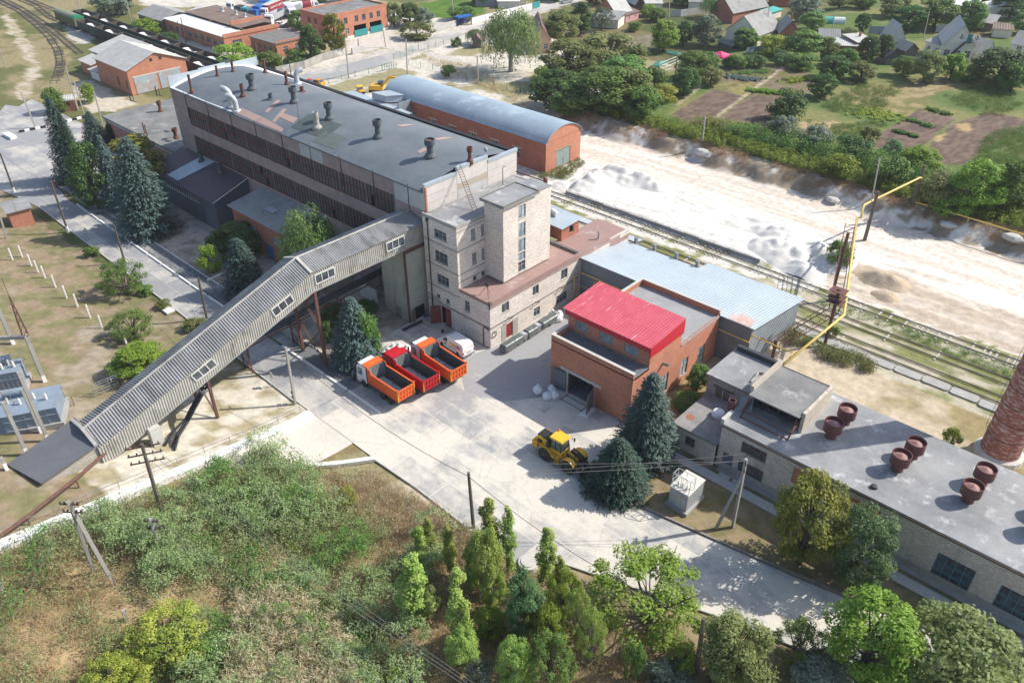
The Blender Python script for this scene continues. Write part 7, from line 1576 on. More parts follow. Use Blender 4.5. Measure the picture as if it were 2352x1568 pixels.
 ('bush','olive',(1980,287,2022,329),'small olive bush at the edge of the right-hand plot'),
 ('bush','bluegreen',(2021,318,2076,366),'blue-green shrub with netting below the right-hand plot'),
 ('round','bright',(2070,332,2155,408),'bright acacia below the right-hand ploughed plot'),
 ('bush','bright',(1888,346,1974,416),'bright green shrub on the bank beneath the dark wide shrub'),
 ('bush','mid',(2004,352,2084,436),'tall green shrub behind the steel pole on the bank'),
 ('bush','olive',(2106,390,2196,484),'olive shrub right of the yellow pipe pole'),
 ('round','bright',(2196,366,2300,500),'big bright acacia by the bank at the right edge'),
 ('round','mid',(2280,372,2360,500),'large green acacia cut by the right edge of the picture'),
 ('round','dark',(2008,84,2050,140),'tree left of the grey shed roofs by the small cottage'),
 ('round','mid',(2052,130,2104,178),'fruit tree below the small grey sheds in the upper right'),
 ('round','olive',(2098,120,2163,194),'rounded fruit tree left of the bright fruit tree below the big cream house'),
 ('round','bright',(2162,126,2217,188),'bright fruit tree directly below the big cream house'),
 ('round','dark',(2246,122,2356,200),'wide dark tree below the house at the right edge'),
 ('round','dark',(2052,16,2122,74),'dark tree behind the small cream cottage at upper right'),
 ('round','mid',(2108,0,2194,70),'tall tree left of the silver tin roof'),
 ('round','mid',(2192,8,2265,72),'tree right in front of the silver tin roof'),
 ('round','olive',(2022,-10,2084,42),'tree at the top edge left of the silver tin roof'),
 ('round','dark',(2288,-10,2360,44),'dark tree in the upper right corner'),
 ('round','mid',(2330,36,2370,80),'tree at the right edge beneath the corner tree'),
 ('round','grey',(1812,2,1892,54),'silvery tree right of the grey house with cream gable'),
 ('round','mid',(1840,28,1894,72),'green tree above the brick cottage roof'),
 ('bush','olive',(1928,64,1972,104),'bush beside the utility pole in the upper gardens'),
 ('round','dark',(1966,34,2000,74),'small dark tree at the edge of the upper vegetable beds'),
 ('round','bright',(1492,46,1558,122),'vivid green walnut tree left in the garden beyond the grove'),
 ('round','dark',(1553,50,1590,108),'darker tree touching the vivid walnut tree'),
 ('round','grey',(1592,36,1657,110),'grey-green tree behind the slate lean-to by the red canopy'),
 ('willow','willow',(1608,-6,1660,44),'weeping tree at the top beside the pale concrete fence'),
 ('bush','bright',(1470,10,1508,40),'vine arbour beside the pink walled house'),
 ('bush','mid',(1440,48,1474,74),'bush in front of the pink walled house'),
 ('round','mid',(1486,24,1530,52),'tree by the brown shed at the top'),
 ('round','mid',(1552,115,1632,184),'rounded green tree left of the red canopy'),
 ('round','dark',(1538,152,1608,224),'dark tree between the bean poles and the ploughed plot'),
 ('bush','olive',(1608,150,1660,200),'scrub along the edge of the ploughed plot'),
 ('bush','yellow',(1494,190,1556,240),'yellow-green bush on the bank beyond the grove'),
 ('bush','bright',(1446,186,1498,236),'bright green bush under the right end of the grove'),
 ('bush','mid',(1658,130,1694,158),'bush right below the red canopy'),
 ('bush','olive',(1455,103,1488,138),'dry twiggy bush beside the bean poles'),
]: tree(*a)
for i,(x0,y0,x1,y1,lm) in enumerate(((1080,-14,1130,14,'mid'),(1340,-20,1400,14,'dark'),(1400,-14,1452,20,'mid'),(1540,-16,1600,16,'dark'),(1900,-16,1960,22,'olive'),(1690,-18,1740,8,'mid'),(780,-18,860,8,'dark'),(700,-16,760,8,'mid'),(600,-20,690,4,'dark'),(2230,-20,2290,10,'mid'),(1960,-16,2010,22,'mid'),(1250,-20,1300,6,'mid'))):
    tree('round',lm,(x0,y0,x1,y1),['dense tree cut by the top edge above the bus shelter field','dark tree at the top edge left of the red and pink house','tree at the top edge beside the red and pink house','tree at the top edge right of the brown shed','olive tree at the top edge above the vegetable beds','small tree at the top edge behind the grey house','dark trees behind the two-storey depot roof at the top edge','tree behind the tanker lorry at the top edge','dark tree at the top edge left of the tanker lorry','tree at the top edge right of the silver roof','tree at the top edge above the upper vegetable beds','tree at the top edge beside the street and green gates'][i])
# ---------------- uncountable cover
def scatter(name,poly,n,fn,label,mat,world=False):
    pts=poly if world else [G(*q) for q in poly]; xs=[p[0] for p in pts]; ys=[p[1] for p in pts]; Vs=[];ts=[]
    X=R5.uniform(min(xs),max(xs),n*4); Y=R5.uniform(min(ys),max(ys),n*4); ok=inpoly(X,Y,[(p[0],p[1]) for p in pts]); X,Y=X[ok][:n],Y[ok][:n]; Z=hgt(X,Y)
    for x,y,z in zip(X,Y,Z):
        r=fn(x,y,z)
        if r: Vs.append(r[0]); ts.append(r[1])
    o=finish(name,Vs,ts,mat); tag(o,label,'vegetation',kind='stuff'); return o
def tuft(x,y,z,r,h,k,L,Wd,up=.5,t0=None):
    P=np.stack([x+r*R5.normal(size=k)*.5,y+r*R5.normal(size=k)*.5,z+h*R5.random(k)**.8],1); N=unit(k); N[:,2]=np.abs(N[:,2])*up+.35*up; N/=np.linalg.norm(N,axis=1)[:,None]
    return quads(P,N,L*(.6+.8*R5.random(k)),Wd,np.tile([0,0,1.0],(k,1))+.8*unit(k)),np.clip((R5.random() if t0 is None else t0)*.5+.5*R5.random(k),0,1)
slope=[(0,1285),(150,1226),(330,1160),(520,1085),(600,1035),(710,1080),(840,1072),(960,1140),(1085,1222),(1180,1305),(1330,1400),(1600,1500),(1760,1580),(1700,1660),(0,1660)]
GZ=lambda x,y:float(fbm(np.array([x*.11+3]),np.array([y*.11+8]),3)[0])
def fe(x,y,z):
    px,py=PX((x,y,z)); g=GZ(x,y)
    dens=1.0 if px<900 else .25
    if 690<px<1060 and 1080<py<1260 and (px-690)*.55+1090>py-20 : dens*=.16
    if g<.5 and R5.random()>.25*dens: return None
    if R5.random()>dens: return None
    r=.7+.8*R5.random(); h=(1.3+1.6*R5.random())*(1 if px<900 else .6); return tuft(x,y,z,r,h,84,.28,.085,.9)
scatter('green_undergrowth',slope,1900,fe,'feathery grey-green shrubs covering the slope at the lower left',LF['feather'])
def big(x,y,z):
    px,py=PX((x,y,z)); g=GZ(x+5,y+3)
    if px>1010 or g<.45 or (px>760 and py<1240): return None
    Vs=[];ts=[];r0=1.2+1.1*R5.random();h0=2.2+1.6*R5.random();t0=R5.random()
    for k in range(16):
        d=unit(1)[0]; d[2]=abs(d[2]); q=np.array([x,y,z+h0*.35])+d*np.array([r0,r0,h0*.6]); a,b=tuft(q[0],q[1],q[2]-.3,.55,.7,48,.26,.085,1.0,t0*.6+.4*R5.random()); Vs.append(a); ts.append(b)
    return np.concatenate(Vs),np.concatenate(ts)
scatter('locust_shrubs',slope,210,big,'taller feathery shrubs rising over the lower left slope',LF['feather'])
def big2(x,y,z):
    px,py=PX((x,y,z))
    if px>900 or GZ(x+40,y+20)<.5: return None
    return big(x,y,z)
scatter('leafy_shrubs',slope,120,big2,'fresh green leafy shrubs in patches on the lower left slope',LF['mid'])
def fg(x,y,z):
    px,py=PX((x,y,z)); g=GZ(x+40,y+20)
    if px>900 or g<.5: return None
    return tuft(x,y,z,.8+.7*R5.random(),1.2+1.2*R5.random(),70,.26,.12,.8)
scatter('dark_green_weeds',slope,900,fg,'darker green leafy weeds in patches on the lower left slope',LF['mid'])
def fd(x,y,z):
    px,py=PX((x,y,z)); g=GZ(x+11,y-30)
    if g<.44 and px<900: return None
    return tuft(x,y,z,.6+.5*R5.random(),.5+.9*R5.random(),60,.42,.035,.3)
scatter('dry_brown_weeds',slope,1700,fd,'dry brown weed stalks between the shrubs on the lower left slope',LF['dry'])
scatter('straw_grass',[(700,1095),(850,1078),(960,1145),(1085,1225),(1180,1310),(1050,1300),(900,1240),(760,1170)],700,lambda x,y,z:tuft(x,y,z,.6,.45+.4*R5.random(),55,.38,.03,.3),'pale yellow dry grass along the slope below the yard kerb',LF['straw'])
scatter('reed_stand',[(560,1400),(680,1380),(800,1460),(840,1640),(520,1640)],520,lambda x,y,z:tuft(x,y,z,.5,2.4+.9*R5.random(),50,.5,.045,.7),'stand of pale dry reeds at the bottom of the picture',LF['straw'])
wp=lambda *q:[Vector((*p,0)) for p in q]
scatter('bank_weeds',wp((-112,139.2),(5,139.2),(5,147.5),(-60,144.5),(-112,145)),1400,lambda x,y,z:tuft(x,y,z,.5,1.0+1.1*R5.random(),60,.28,.15,1.2),'bright green weeds growing in a strip along the top of the bank',LF['bright'],True)
scatter('bank_scrub',wp((-75,144.5),(5,147),(5,158),(-70,151)),620,lambda x,y,z:tuft(x,y,z,1.2,1.6+2.0*R5.random(),110,.34,.18,.9),'mixed green scrub behind the bank weeds',LF['mid'],True)
scatter('bank_dry_grass',wp((-112,136.4),(5,136.4),(5,140.2),(-112,140.2)),1500,lambda x,y,z:tuft(x,y,z-.1,.55,.5,44,.36,.04,.5) if GZ(x*2,y*2)>.42 else None,'dry grass hanging over the eroded bank of the haul road',LF['dry'],True)
scatter('rail_grass',wp((-34,100.2),(16,100.2),(16,103.2),(-34,103.2)),800,lambda x,y,z:tuft(x,y,z-.05,.4,.18,26,.2,.04,.5) if GZ(x*1.5,y*3)>.42 else None,'low green grass between the railway tracks',LF['mid'],True)
scatter('yellow_weeds',wp((-33,88.2),(14,89.5),(14,92.2),(-33,91.8)),420,lambda x,y,z:tuft(x,y,z-.1,.7,1.0,80,.34,.07,1.0) if GZ(x*1.2,y)>.47 else None,'yellowish tall weeds along the concrete slab row',LF['olive'],True)
scatter('yellow_weeds',wp((-21,75.0),(2,74.8),(0,77),(-14,79.5),(-21,79)),420,lambda x,y,z:tuft(x,y,z-.1,.7,.9,70,.36,.055,.8) if GZ(x*1.5,y*1.5)>.45 else None,'yellowish weeds behind the boiler house rear wall',LF['straw'],True)
scatter('wall_weeds',wp((-93,108.2),(-88,111),(-91.5,120.5),(-93.3,120.5),(-93.3,110.4),(-96,109)),180,lambda x,y,z:tuft(x,y,z-.1,.4,.6,50,.25,.06,.5),'weeds at the foot of the warehouse gate wall',LF['olive'],True)
scatter('roadside_grass',[(1080,150),(1230,230),(1215,245),(1000,150),(960,130)],300,lambda x,y,z:tuft(x,y,z-.1,.7,.6,45,.35,.05,.5),'rough grass beside the green mesh fence',LF['straw'])
c3=lambda *q:[(1548.1+.3418*a,.3418*b) for a,b in q]
scatter('garden_grass',c3((880,780),(1250,560),(1600,620),(1380,900),(1000,1000)),700,lambda x,y,z:tuft(x,y,z-.05,.8,.5,40,.35,.07,.6) if GZ(x,y)>.48 else None,'rough green growth in the unploughed middle garden',LF['mid'])
scatter('garden_grass',c3((1500,500),(2000,480),(2352,700),(2200,780),(1900,760)),600,lambda x,y,z:tuft(x,y,z-.05,.8,.5,40,.35,.07,.6) if GZ(x,y)>.5 else None,'rough green growth in the right-hand garden below the houses',LF['mid'])
scatter('hillside_grass',c3((2100,900),(2400,830),(2400,1100),(2000,1150)),350,lambda x,y,z:tuft(x,y,z-.05,.8,.5,40,.35,.07,.6),'green growth at the right edge beyond the plots',LF['mid'])
def rows(name,a,b,n,wid,fn,label,lm):
    p,q=Gc(3,*a),Gc(3,*b); Vs=[];ts=[]
    for i in range(n):
        t=R5.random(); v=p.lerp(q,t); x,y=v.x+R5.normal()*wid*.4,v.y+R5.normal()*wid*.4; r=fn(x,y,float(hgt(x,y))); Vs.append(r[0]); ts.append(r[1])
    o=finish(name,Vs,ts,LF[lm]); tag(o,label,'crop',kind='stuff')
rows('corn_row',(190,855),(510,915),420,2.6,lambda x,y,z:tuft(x,y,z,.3,2.0,40,.6,.1,.6),'row of ripe yellowing corn at the lower edge of the plots','crop')
rows('cabbage_row',(370,520),(570,540),150,2.2,lambda x,y,z:tuft(x,y,z,.3,.35,20,.35,.3,1),'band of blue-grey cabbages across the upper plot','cabbage')
rows('bean_row',(515,610),(720,630),150,1.6,lambda x,y,z:tuft(x,y,z,.3,.5,26,.3,.2,1),'bright green vegetable row right of the garden path','bright')
rows('squash_patch',(780,545),(900,530),90,2.2,lambda x,y,z:tuft(x,y,z,.35,.4,26,.35,.25,1),'yellow-green squash leaves in the upper right plot','yellow')
rows('squash_patch',(1230,750),(1480,790),150,5,lambda x,y,z:tuft(x,y,z,.35,.3,22,.35,.25,1),'yellowing squash vines spread over the middle garden','yellow')
rows('green_row',(1480,880),(1640,925),90,.9,lambda x,y,z:tuft(x,y,z,.25,.4,24,.3,.2,1),'lowest short green row on the right-hand plot','mid')
rows('green_row',(1570,805),(1730,855),90,.9,lambda x,y,z:tuft(x,y,z,.25,.4,24,.3,.2,1),'middle short green row on the right-hand plot','mid')
rows('green_row',(1715,735),(1850,775),90,.9,lambda x,y,z:tuft(x,y,z,.25,.4,24,.3,.2,1),'uppermost short green row on the right-hand plot','mid')
rows('herb_patch',(400,500),(650,480),130,2.4,lambda x,y,z:tuft(x,y,z,.4,.4,26,.25,.1,.7),'green herb bed above the blue-grey cabbages','mid')
# ---------------- poles and wires
def pole(label,base,top,r=.14,mat=mPole,name='utility_pole',cat='utility pole',arms=0,armw=1.6,foot=None,white=False,ang=None):
    b0=G(*base); _,h=Hv(base[0],base[1],top[1]); h=max(h,1.0); t=thing(name,label,cat,b0)
    # keep the small lean seen in the photo
    d=ray(*top); n=Vector((FW.x,FW.y,0)).normalized(); k=((b0-Vector((0,0,CH))).dot(n))/d.dot(n); tp=Vector((0,0,CH))+d*k
    off=Vector((tp.x-b0.x,tp.y-b0.y,0)); off=off*min(1,.08*h/max(off.length,.01)); tp=b0+off+Vector((0,0,h))
    m_=MB(); m_.tube([b0-Vector((0,0,.3)),b0.lerp(tp,.5),tp],[r*1.15,r,r*.8],8) if mat is not mPoleC else m_.bar(b0-Vector((0,0,.3)),tp,r*1.9,r*1.6)
    m_.build('post',mat,t)
    if white: q=MB(); q.tube([b0-Vector((0,0,.1)),b0+off*.12+Vector((0,0,h*.12))],r*1.28,8); q.build('white_band',mWhite,t)
    a=rad(35) if ang is None else ang; u=Vector((math.cos(a),math.sin(a),0))
    for i in range(arms):
        z=tp-Vector((0,0,.35+.9*i)); q=MB(); q.bar(z-u*armw/2,z+u*armw/2,.1); o=q.build('crossarm',mRust,t)
        for s in (-.9,-.45,.45,.9): p=z+u*armw/2*s; q=MB(); q.lathe([(.03,0),(.07,.1),(.07,.22),(.02,.26)],tuple(p+Vector((0,0,.05))),8); q.build('insulator',mSteelD,o)
    return t,tp
D7=lambda *q:[c(7,*p) for p in q]
_,P1=pole('tall dark timber pole with three crossarms on the lower left slope',(376,1190),(325,1019),.19,arms=3,armw=3.0,ang=rad(60))
_,P2=pole('concrete pole with a brace, leftmost tall pole on the shrub slope',c(7,770,905),c(7,430,345),.16,mPoleC,arms=2,armw=1.6,ang=rad(40))
q=MB(); b0=Gc(7,630,820); q.bar(b0,P2-Vector((0,0,1.2)),.26); q.build('brace',mPoleC,_)
_,P3=pole('short concrete pole with two crossarms among the shrubs',c(7,1092,716),c(7,1010,462),.15,mPoleC,arms=2,armw=1.3,ang=rad(40))
pole('concrete stub sticking out of the weeds at lower left',(290,1424),(299,1401),.16,mPoleC,'pole_stub','pole')
pole('concrete pole cut by the left edge above the weeds',(14,1370),(0,1340),.15,mPoleC)
_,P4=pole('dark timber pole standing at the yard edge in the foreground',(1088,1212),(1076,1085),.17)
_,P5=pole('concrete A-frame pole with braced leg beside the transformer kiosk',c(9,395,515),c(9,485,62),.16,mPoleC,arms=2,armw=1.3,ang=rad(120))
q=MB(); b0=Gc(9,283,527); q.bar(b0,P5-Vector((0,0,2.4)),.28); q.build('brace',mPoleC,_)
_,P6=pole('weathered timber pole at the bottom beside the road',(1599,1545),(1616,1419),.2)
pole('timber pole hidden among the bottom right trees',(2112,1570),(2125,1497),.2)
_,P7=pole('timber pole on the left road edge nearest the conifer clump',c(1,458,1558),c(1,340,1218),.17,white=True)
_,P8=pole('timber pole rising behind the lone round tree',(287,602),(261,517),.16)
_,P9=pole('timber pole on the road just left of the gallery roof',(475,731),(455,637),.17)
_,P10=pole('concrete pole with a signal box at the corner of the yard',(678,926),(656,797),.14,mPoleC)
q=MB(); b0=P10; e=G(678,926); 
for f in (.08,.16): p=e.lerp(P10,f); q.box(p.x-.4,p.x-.1,p.y-.1,p.y+.1,p.z,p.z+.35)
q.build('signal_box',mRust,_); q=MB(); p=e.lerp(P10,.85); q.bar(p-Vector((.9,.2,.4)),p+Vector((0,0,0)),.1); q.build('lamp_arm',mSteelD,_)
_,P11=pole('leaning dark pole at the left edge with a red and white foot',c(1,97,1290),(0,352),.17,white=True)
pole('concrete pole beside the striped kerb blocks',c(1,240,858),c(1,140,620),.15,mPoleC)
pole('concrete pole left of the road behind the small hut',c(1,45,1600),c(1,0,1440),.15,mPoleC)
pole('thin pole at the left edge in the yellow grass',c(1,40,455),c(1,0,340),.12,mPoleC)
for bs,tp,lb in (((525,742),(440,448),'lattice-like dark pole left of the gabled shed'),((570,778),(495,545),'pale concrete pole next to the little brick hut'),((695,852),(630,615),'concrete pole in front of the office annex corner'),((710,108),(685,-5),'thin pole behind the wagons near the top'),((890,172),(850,8),'thin pale pole behind the back wagon row'),((530,60),(515,-20),'pole at the top by the covered wagon')):
    pole(lb,c(1,*bs),c(1,*tp),.12,mPoleC)
for bs,tp,lb in (((1226,302),(1190,140),'rusty flue pole left of the whitened workshop roof'),((1252,292),(1214,120),'taller rusty flue pole beside the whitened workshop roof')): pole(lb,c(1,*bs),c(1,*tp),.14,mRust,'flue_pole','flue')
pole('twin timber pole in the bushes before the small store',c(1,1748,440),c(1,1712,285),.2)
pole('dark pole with stay rods rising behind the hall roof',c(1,1965,560),c(1,1940,400),.13)
for bs,tp,lb in (((75,522),(50,258),'tall pole on the roadside left of the depot yard'),((470,500),(460,265),'tall pole at the bend of the green mesh fence'),((325,316),(300,180),'timber pole in the yard of the two-storey depot'),((785,140),(770,0),'pole beside the blue bus shelter'),((945,562),(939,378),'pale concrete pole behind the vaulted warehouse'),((1565,690),(1570,523),'concrete pole in front of the big willow grove'),((1262,420),(1258,350),'short pole under the weeping willow')): pole(lb,c(2,*bs),c(2,*tp),.13,mPoleC)
_,P12=pole('concrete pole at the edge of the ploughed plot',c(3,190,958),c(3,210,778),.13,mPoleC)
_,P13=pole('pale slim pole on the bank behind the big steel pipe pole',(2004,452),(2016,363),.12,mPoleC)
for bs,tp,lb in (((1062,222),(1075,88),'pole beside the hooped greenhouse'),((1678,248),(1716,80),'pole behind the big cream house'),((10,500),(25,352),'dark pole beside the bean poles')): pole(lb,c(3,*bs),c(3,*tp),.12,mPoleC)
for bs,tp,lb in (((640,80),(642,-20),'pole in front of the brown shed'),((730,160),(735,-20),'pole left of the pale concrete fence')): pole(lb,(1349.4+.2563*bs[0],.2563*bs[1]),(1349.4+.2563*tp[0],.2563*tp[1]),.12,mPoleC)
pole('short post beside the gate pillar of the depot yard',c(2,140,340),c(2,138,262),.12,mRust,'gate_post','post')
def wire(label,pts,r=.018,sag=.6,mat=mWire,name='wire',grp=None):
    b=MB()
    for a,q in zip(pts[:-1],pts[1:]):
        a=Vector(a);q=Vector(q); b.tube([a.lerp(q,t)-Vector((0,0,sag*4*t*(1-t))) for t in np.linspace(0,1,9)],r,5)
    tag(b.build(name,mat),label,'cable',grp)
far1=G(1215,1090,8.2)
for i,(dx,lb) in enumerate(((0,'upper pale wire strung from the kiosk pole across the loader'),(1,'lower pale wire strung from the kiosk pole across the loader'),(2,'middle pale wire strung from the kiosk pole across the loader'))):
    e=G(*((1196,1064),(1252,1087),(1238,1081))[i],8.0); wire(lb,[P5+Vector((.3-.3*i,.4*i-.4,.2-.4*(i==1))),e],.022,.15)
wire('long twisted cable crossing the yard to the foreground pole',[P10-Vector((0,0,.6)),P4-Vector((0,0,.5)),P6-Vector((0,0,.5))],.03,1.4,mWireD)
for i in range(3):
    e=G(1060+14*i,1568,6.5-.3*i); wire(['leftmost','middle','rightmost'][i]+' pale wire sloping from the three-armed pole to the bottom edge',[P1+Vector((.5*i-.5,.6*i-.6,-.3)),e],.02,.8)
for i in range(3): wire(['lowest','second','upper'][i]+' thin wire sloping from the short concrete pole over the weeds',[P3+Vector((.35*i-.35,.3*i-.3,0)),G(860+60*i,1600,4.5)],.018,.5)
for i in range(3): wire(['first','second','third'][i]+' thin wire from the leftmost slope pole to the left edge',[P2+Vector((.3*i-.3,.3*i-.3,0)),G(-30+2*i,1440+35*i,6)],.018,.4)
wire('slack wire linking the left roadside poles',[P11,P7-Vector((0,0,.3)),P8-Vector((0,0,.3)),P9-Vector((0,0,.3)),P10-Vector((0,0,.3))],.02,.7,mWireD)
wire('wire running along the grove to the garden pole',[Gc(2,940,380,7.5),Gc(2,1570,525,7.5),P12,P13],.02,1.0,mWireD)
# ---------------- gas pipe crossing on trestles
gp=thing('overhead_gas_pipe','bright yellow overhead gas pipe bending from the boiler house to the bank poles','gas pipe',(-24,80,5))
z_=5.9; pts=[Gc(6,722,948,5.9),Gc(6,1142,604,6.3),Gc(6,1190,240,6.4),Gc(3,1230,1466,6.5)]; p4=Gc(3,1232,1466,6.5)
S1=G(1986,551); _,hS=Hv(1986,551,440); S2=G(2095,474); _,h2=Hv(2095,474,379)
zt=hS*.78
pts+=[Gc(3,1255,1464,6.6),Gc(3,1275,1378,8.2),S1+Vector((-.6,.2,zt)),S2+Vector((0,-.4,h2*.72+0)),S2+Vector((.3,-.3,h2*.70))]
b=MB(); b.tube(pts,.17,9); b.build('pipe',mYPipe,gp,True)
b=MB(); b.tube([S2+Vector((.3,0,.9)),S2+Vector((8,-.4,.95)),S2+Vector((18,-1,.9)),S2+Vector((32,-1.5,.9))],.12,8); 
for x in (9,18,26): b.bar(S2+Vector((x,-.4,-.6)),S2+Vector((x,-.4,.9)),.12)
tag(b.build('low_gas_pipe',mYPipe),'low yellow gas pipe running right along the top of the bank','gas pipe')
for base,hh,lb in ((S1,hS,'dark steel pole carrying the yellow pipe at the haul road edge'),(S2,h2,'grey timber-like pole carrying the yellow pipe on the bank')):
    b=MB(); b.tube([base-Vector((0,0,.3)),base+Vector((0,0,hh))],[.3,.24],9); tag(b.build('pipe_pole',mPole),lb,'pole')
tr=thing('pipe_trestle','rusty steel trestle columns and ladder-like cable bridge beside the yellow pipe','trestle',(-20,98,0))
cols=[]
for bs,tp in ((c(6,1012,805),c(6,1085,430)),(c(6,652,930),c(6,688,772)),(c(6,520,880),c(6,545,702)),((1908,690),(1930,535))):
    p=G(*bs); _,h=Hv(bs[0],bs[1],tp[1]); b=MB(); b.tube([p,p+Vector((0,0,h))],.22,8); b.build('column',mRust,tr); cols.append((p,h))
def ladderb(a,q,w,n,par,rung=.06):
    a=Vector(a);q=Vector(q); d=(q-a).normalized(); r=d.cross(Vector((0,0,1))).normalized()*w/2; b=MB()
    for s in (-1,1):
        b.bar(a+r*s,q+r*s,.09); b.bar(a+r*s+Vector((0,0,.7)),q+r*s+Vector((0,0,.7)),.06)
    for i in range(n+1): p=a.lerp(q,i/n); b.bar(p-r,p+r,rung); b.bar(p-r,p-r+Vector((0,0,.7)),.05); b.bar(p+r,p+r+Vector((0,0,.7)),.05)
    b.build('cable_bridge',mRust,par)
A1=cols[1][0]+Vector((0,0,cols[1][1]*.75)); A2=cols[0][0]+Vector((0,0,cols[0][1]*.62)); A3=Gc(6,1180,15,7.2)
ladderb(A1,A2,1.5,9,tr); ladderb(A2+Vector((0,0,.2)),A3,1.3,14,tr)
b=MB(); p=cols[0][0]+Vector((0,0,cols[0][1])); 
for zz4 in (-.2,-1.1,-1.8): b.box(p.x-1.0,p.x+1.0,p.y-.8,p.y+.8,p.z+zz4-.04,p.z+zz4+.04)
b.build('platform',mRust,tr)
b=MB(); a=cols[2][0]+Vector((0,0,cols[2][1]*.8)); q=cols[1][0]+Vector((0,0,cols[1][1]*.75)); b.tube([a,q],.14,7); b.lathe([(.05,-.1),(.34,-.08),(.34,.08),(.05,.1)],(a.x,a.y,a.z),10,axis='y'); b.lathe([(.05,-.1),(.34,-.08),(.34,.08),(.05,.1)],(q.x,q.y,q.z),10,axis='y'); b.build('valve_pipe',mRust,tr)
b=MB(); b.tube([Gc(6,300,700,4.5),Gc(6,505,790,4.5),Gc(6,522,740,5.0),Gc(6,690,815,5.2),Gc(6,800,855,5.4),Gc(6,770,905,5.0)],.09,7); tag(b.build('branch_gas_pipe',mYPipe),'thin yellow pipe loop along the tin shed corner to the rusty columns','gas pipe')
# ---------------- transformer kiosk
kb=[Gc(8,2240,350)]; K0=Gc(8,2232,345)
ks=thing('transformer_kiosk','pale grey metal transformer kiosk with red lettering and a tubular frame on top','transformer kiosk',(-29.2,54.2,0))
x0,y0=-28.6,53.9; kd=G(1566,1183); x0,y0=kd.x-1.9,kd.y+.35; x1,y1=x0+2.1,y0+3.0
OFF[ks.as_pointer()]=Vector((0,0,0)); ks.location=(0,0,0)
b=MB(); b.box(x0-.25,x1+.25,y0-.25,y1+.25,-.1,.32); b.build('plinth',mConc,ks); b=MB(); b.box(x0,x1,y0,y1,.32,2.55); 
for x in np.arange(x0+.15,x1,.26): b.box(x-.03,x+.03,y0-.03,y0,.4,2.45)
for y in np.arange(y0+.2,y1,.34): b.box(x1,x1+.03,y-.05,y+.05,.5,2.45)
b.build('cabinet',mKiosk,ks); b=MB(); b.box(x0-.08,x1+.08,y0-.08,y1+.08,2.55,2.66); b.build('roof',M('kiosk_roof',(.66,.63,.56),(.58,.55,.49),sc=1),ks)
for i in range(2): b=MB(); b.box(x0+.95+.5*i,x0+1.42+.5*i,y0-.06,y0-.03,.45,2.3); b.build('door',mKiosk,ks)
text_on(ks,'КТПН',(x0+1.62,y0-.075,1.95),(math.pi/2,0,0),.3,mTextR); b=MB(); b.box(x0+1.0,x0+1.22,y0-.07,y0-.06,1.9,2.05); b.box(x0+1.0,x0+1.22,y0-.07,y0-.06,1.6,1.75); b.build('plate',mTextY,ks)
b=MB(); fx0,fx1,fy0,fy1=x0+.05,x1-.05,y0+.1,y0+1.1
for x in (fx0,fx1,(fx0+fx1)/2):
    for y in (fy0,fy1): b.bar((x,y,2.6),(x,y,4.3),.05)
for z in (3.4,4.3): 
    for y in (fy0,fy1): b.bar((fx0,y,z),(fx1,y,z),.05)
    for x in (fx0,fx1): b.bar((x,fy0,z),(x,fy1,z),.05)
b.bar((fx0,fy0,4.3),((fx0+fx1)/2,fy0,4.9),.05); b.bar((fx1,fy0,4.3),((fx0+fx1)/2,fy0,4.9),.05); b.bar((fx0,fy0,2.6),(fx1,fy0,3.4),.04); b.build('cable_frame',mGalv,ks)
b=MB()
for i in range(3): b.lathe([(.08,2.6),(.1,2.9),(.06,3.2)],(x0+.5+.5*i,y0+.6,0),8); b.tube([(x0+.5+.5*i,y0+.6,3.2),(x0+.6+.4*i,y0+.6,3.9),(x0+.6+.4*i,y0+.15,4.3)],.025,5)
b.build('bushing',mPorc,ks)
# ---------------- totes, films, bags, loose things in the yard
for i in range(9):
    y=62.0+1.27*i; x=-58.55-.02*i; t=thing('ibc_tote','x','tote',(x,y,0),'pallet totes along the low block wall'); b=MB(); b.box(x-.48,x+.48,y-.52,y+.52,.02,.16); b.build('pallet',mWood,t)
    b=MB(); b.box(x-.44,x+.44,y-.48,y+.48,.16,1.08); b.build('bottle',M('tote_plastic',(.42,.45,.46),(.35,.38,.39)) if i==0 else bpy.data.materials['tote_plastic'],t); b=MB()
    for k in range(5): 
        for s in (-.49,.49): b.bar((x-.46+.23*k,y+s*1.06,.16),(x-.46+.23*k,y+s*1.06,1.12),.03); b.bar((x+s,y-.5+.25*k,.16),(x+s,y-.5+.25*k,1.12),.03)
    for z in (.35,.6,.85,1.12):
        for s in (-.49,.49): b.bar((x-.48,y+s*1.06,z),(x+.48,y+s*1.06,z),.03); b.bar((x+s,y-.52,z),(x+s,y+.52,z),.03)
    b.build('cage',mSteelG,t); t['label']=['caged tote nearest the building corner, first in the row','caged tote second from the building corner','caged tote third from the building corner','caged tote fourth from the building corner','caged tote in the middle of the row, fifth from the corner','caged tote sixth from the building corner','caged tote seventh from the building corner','caged tote second from the white bags','caged tote at the far end of the row, nearest the white bags'][i]
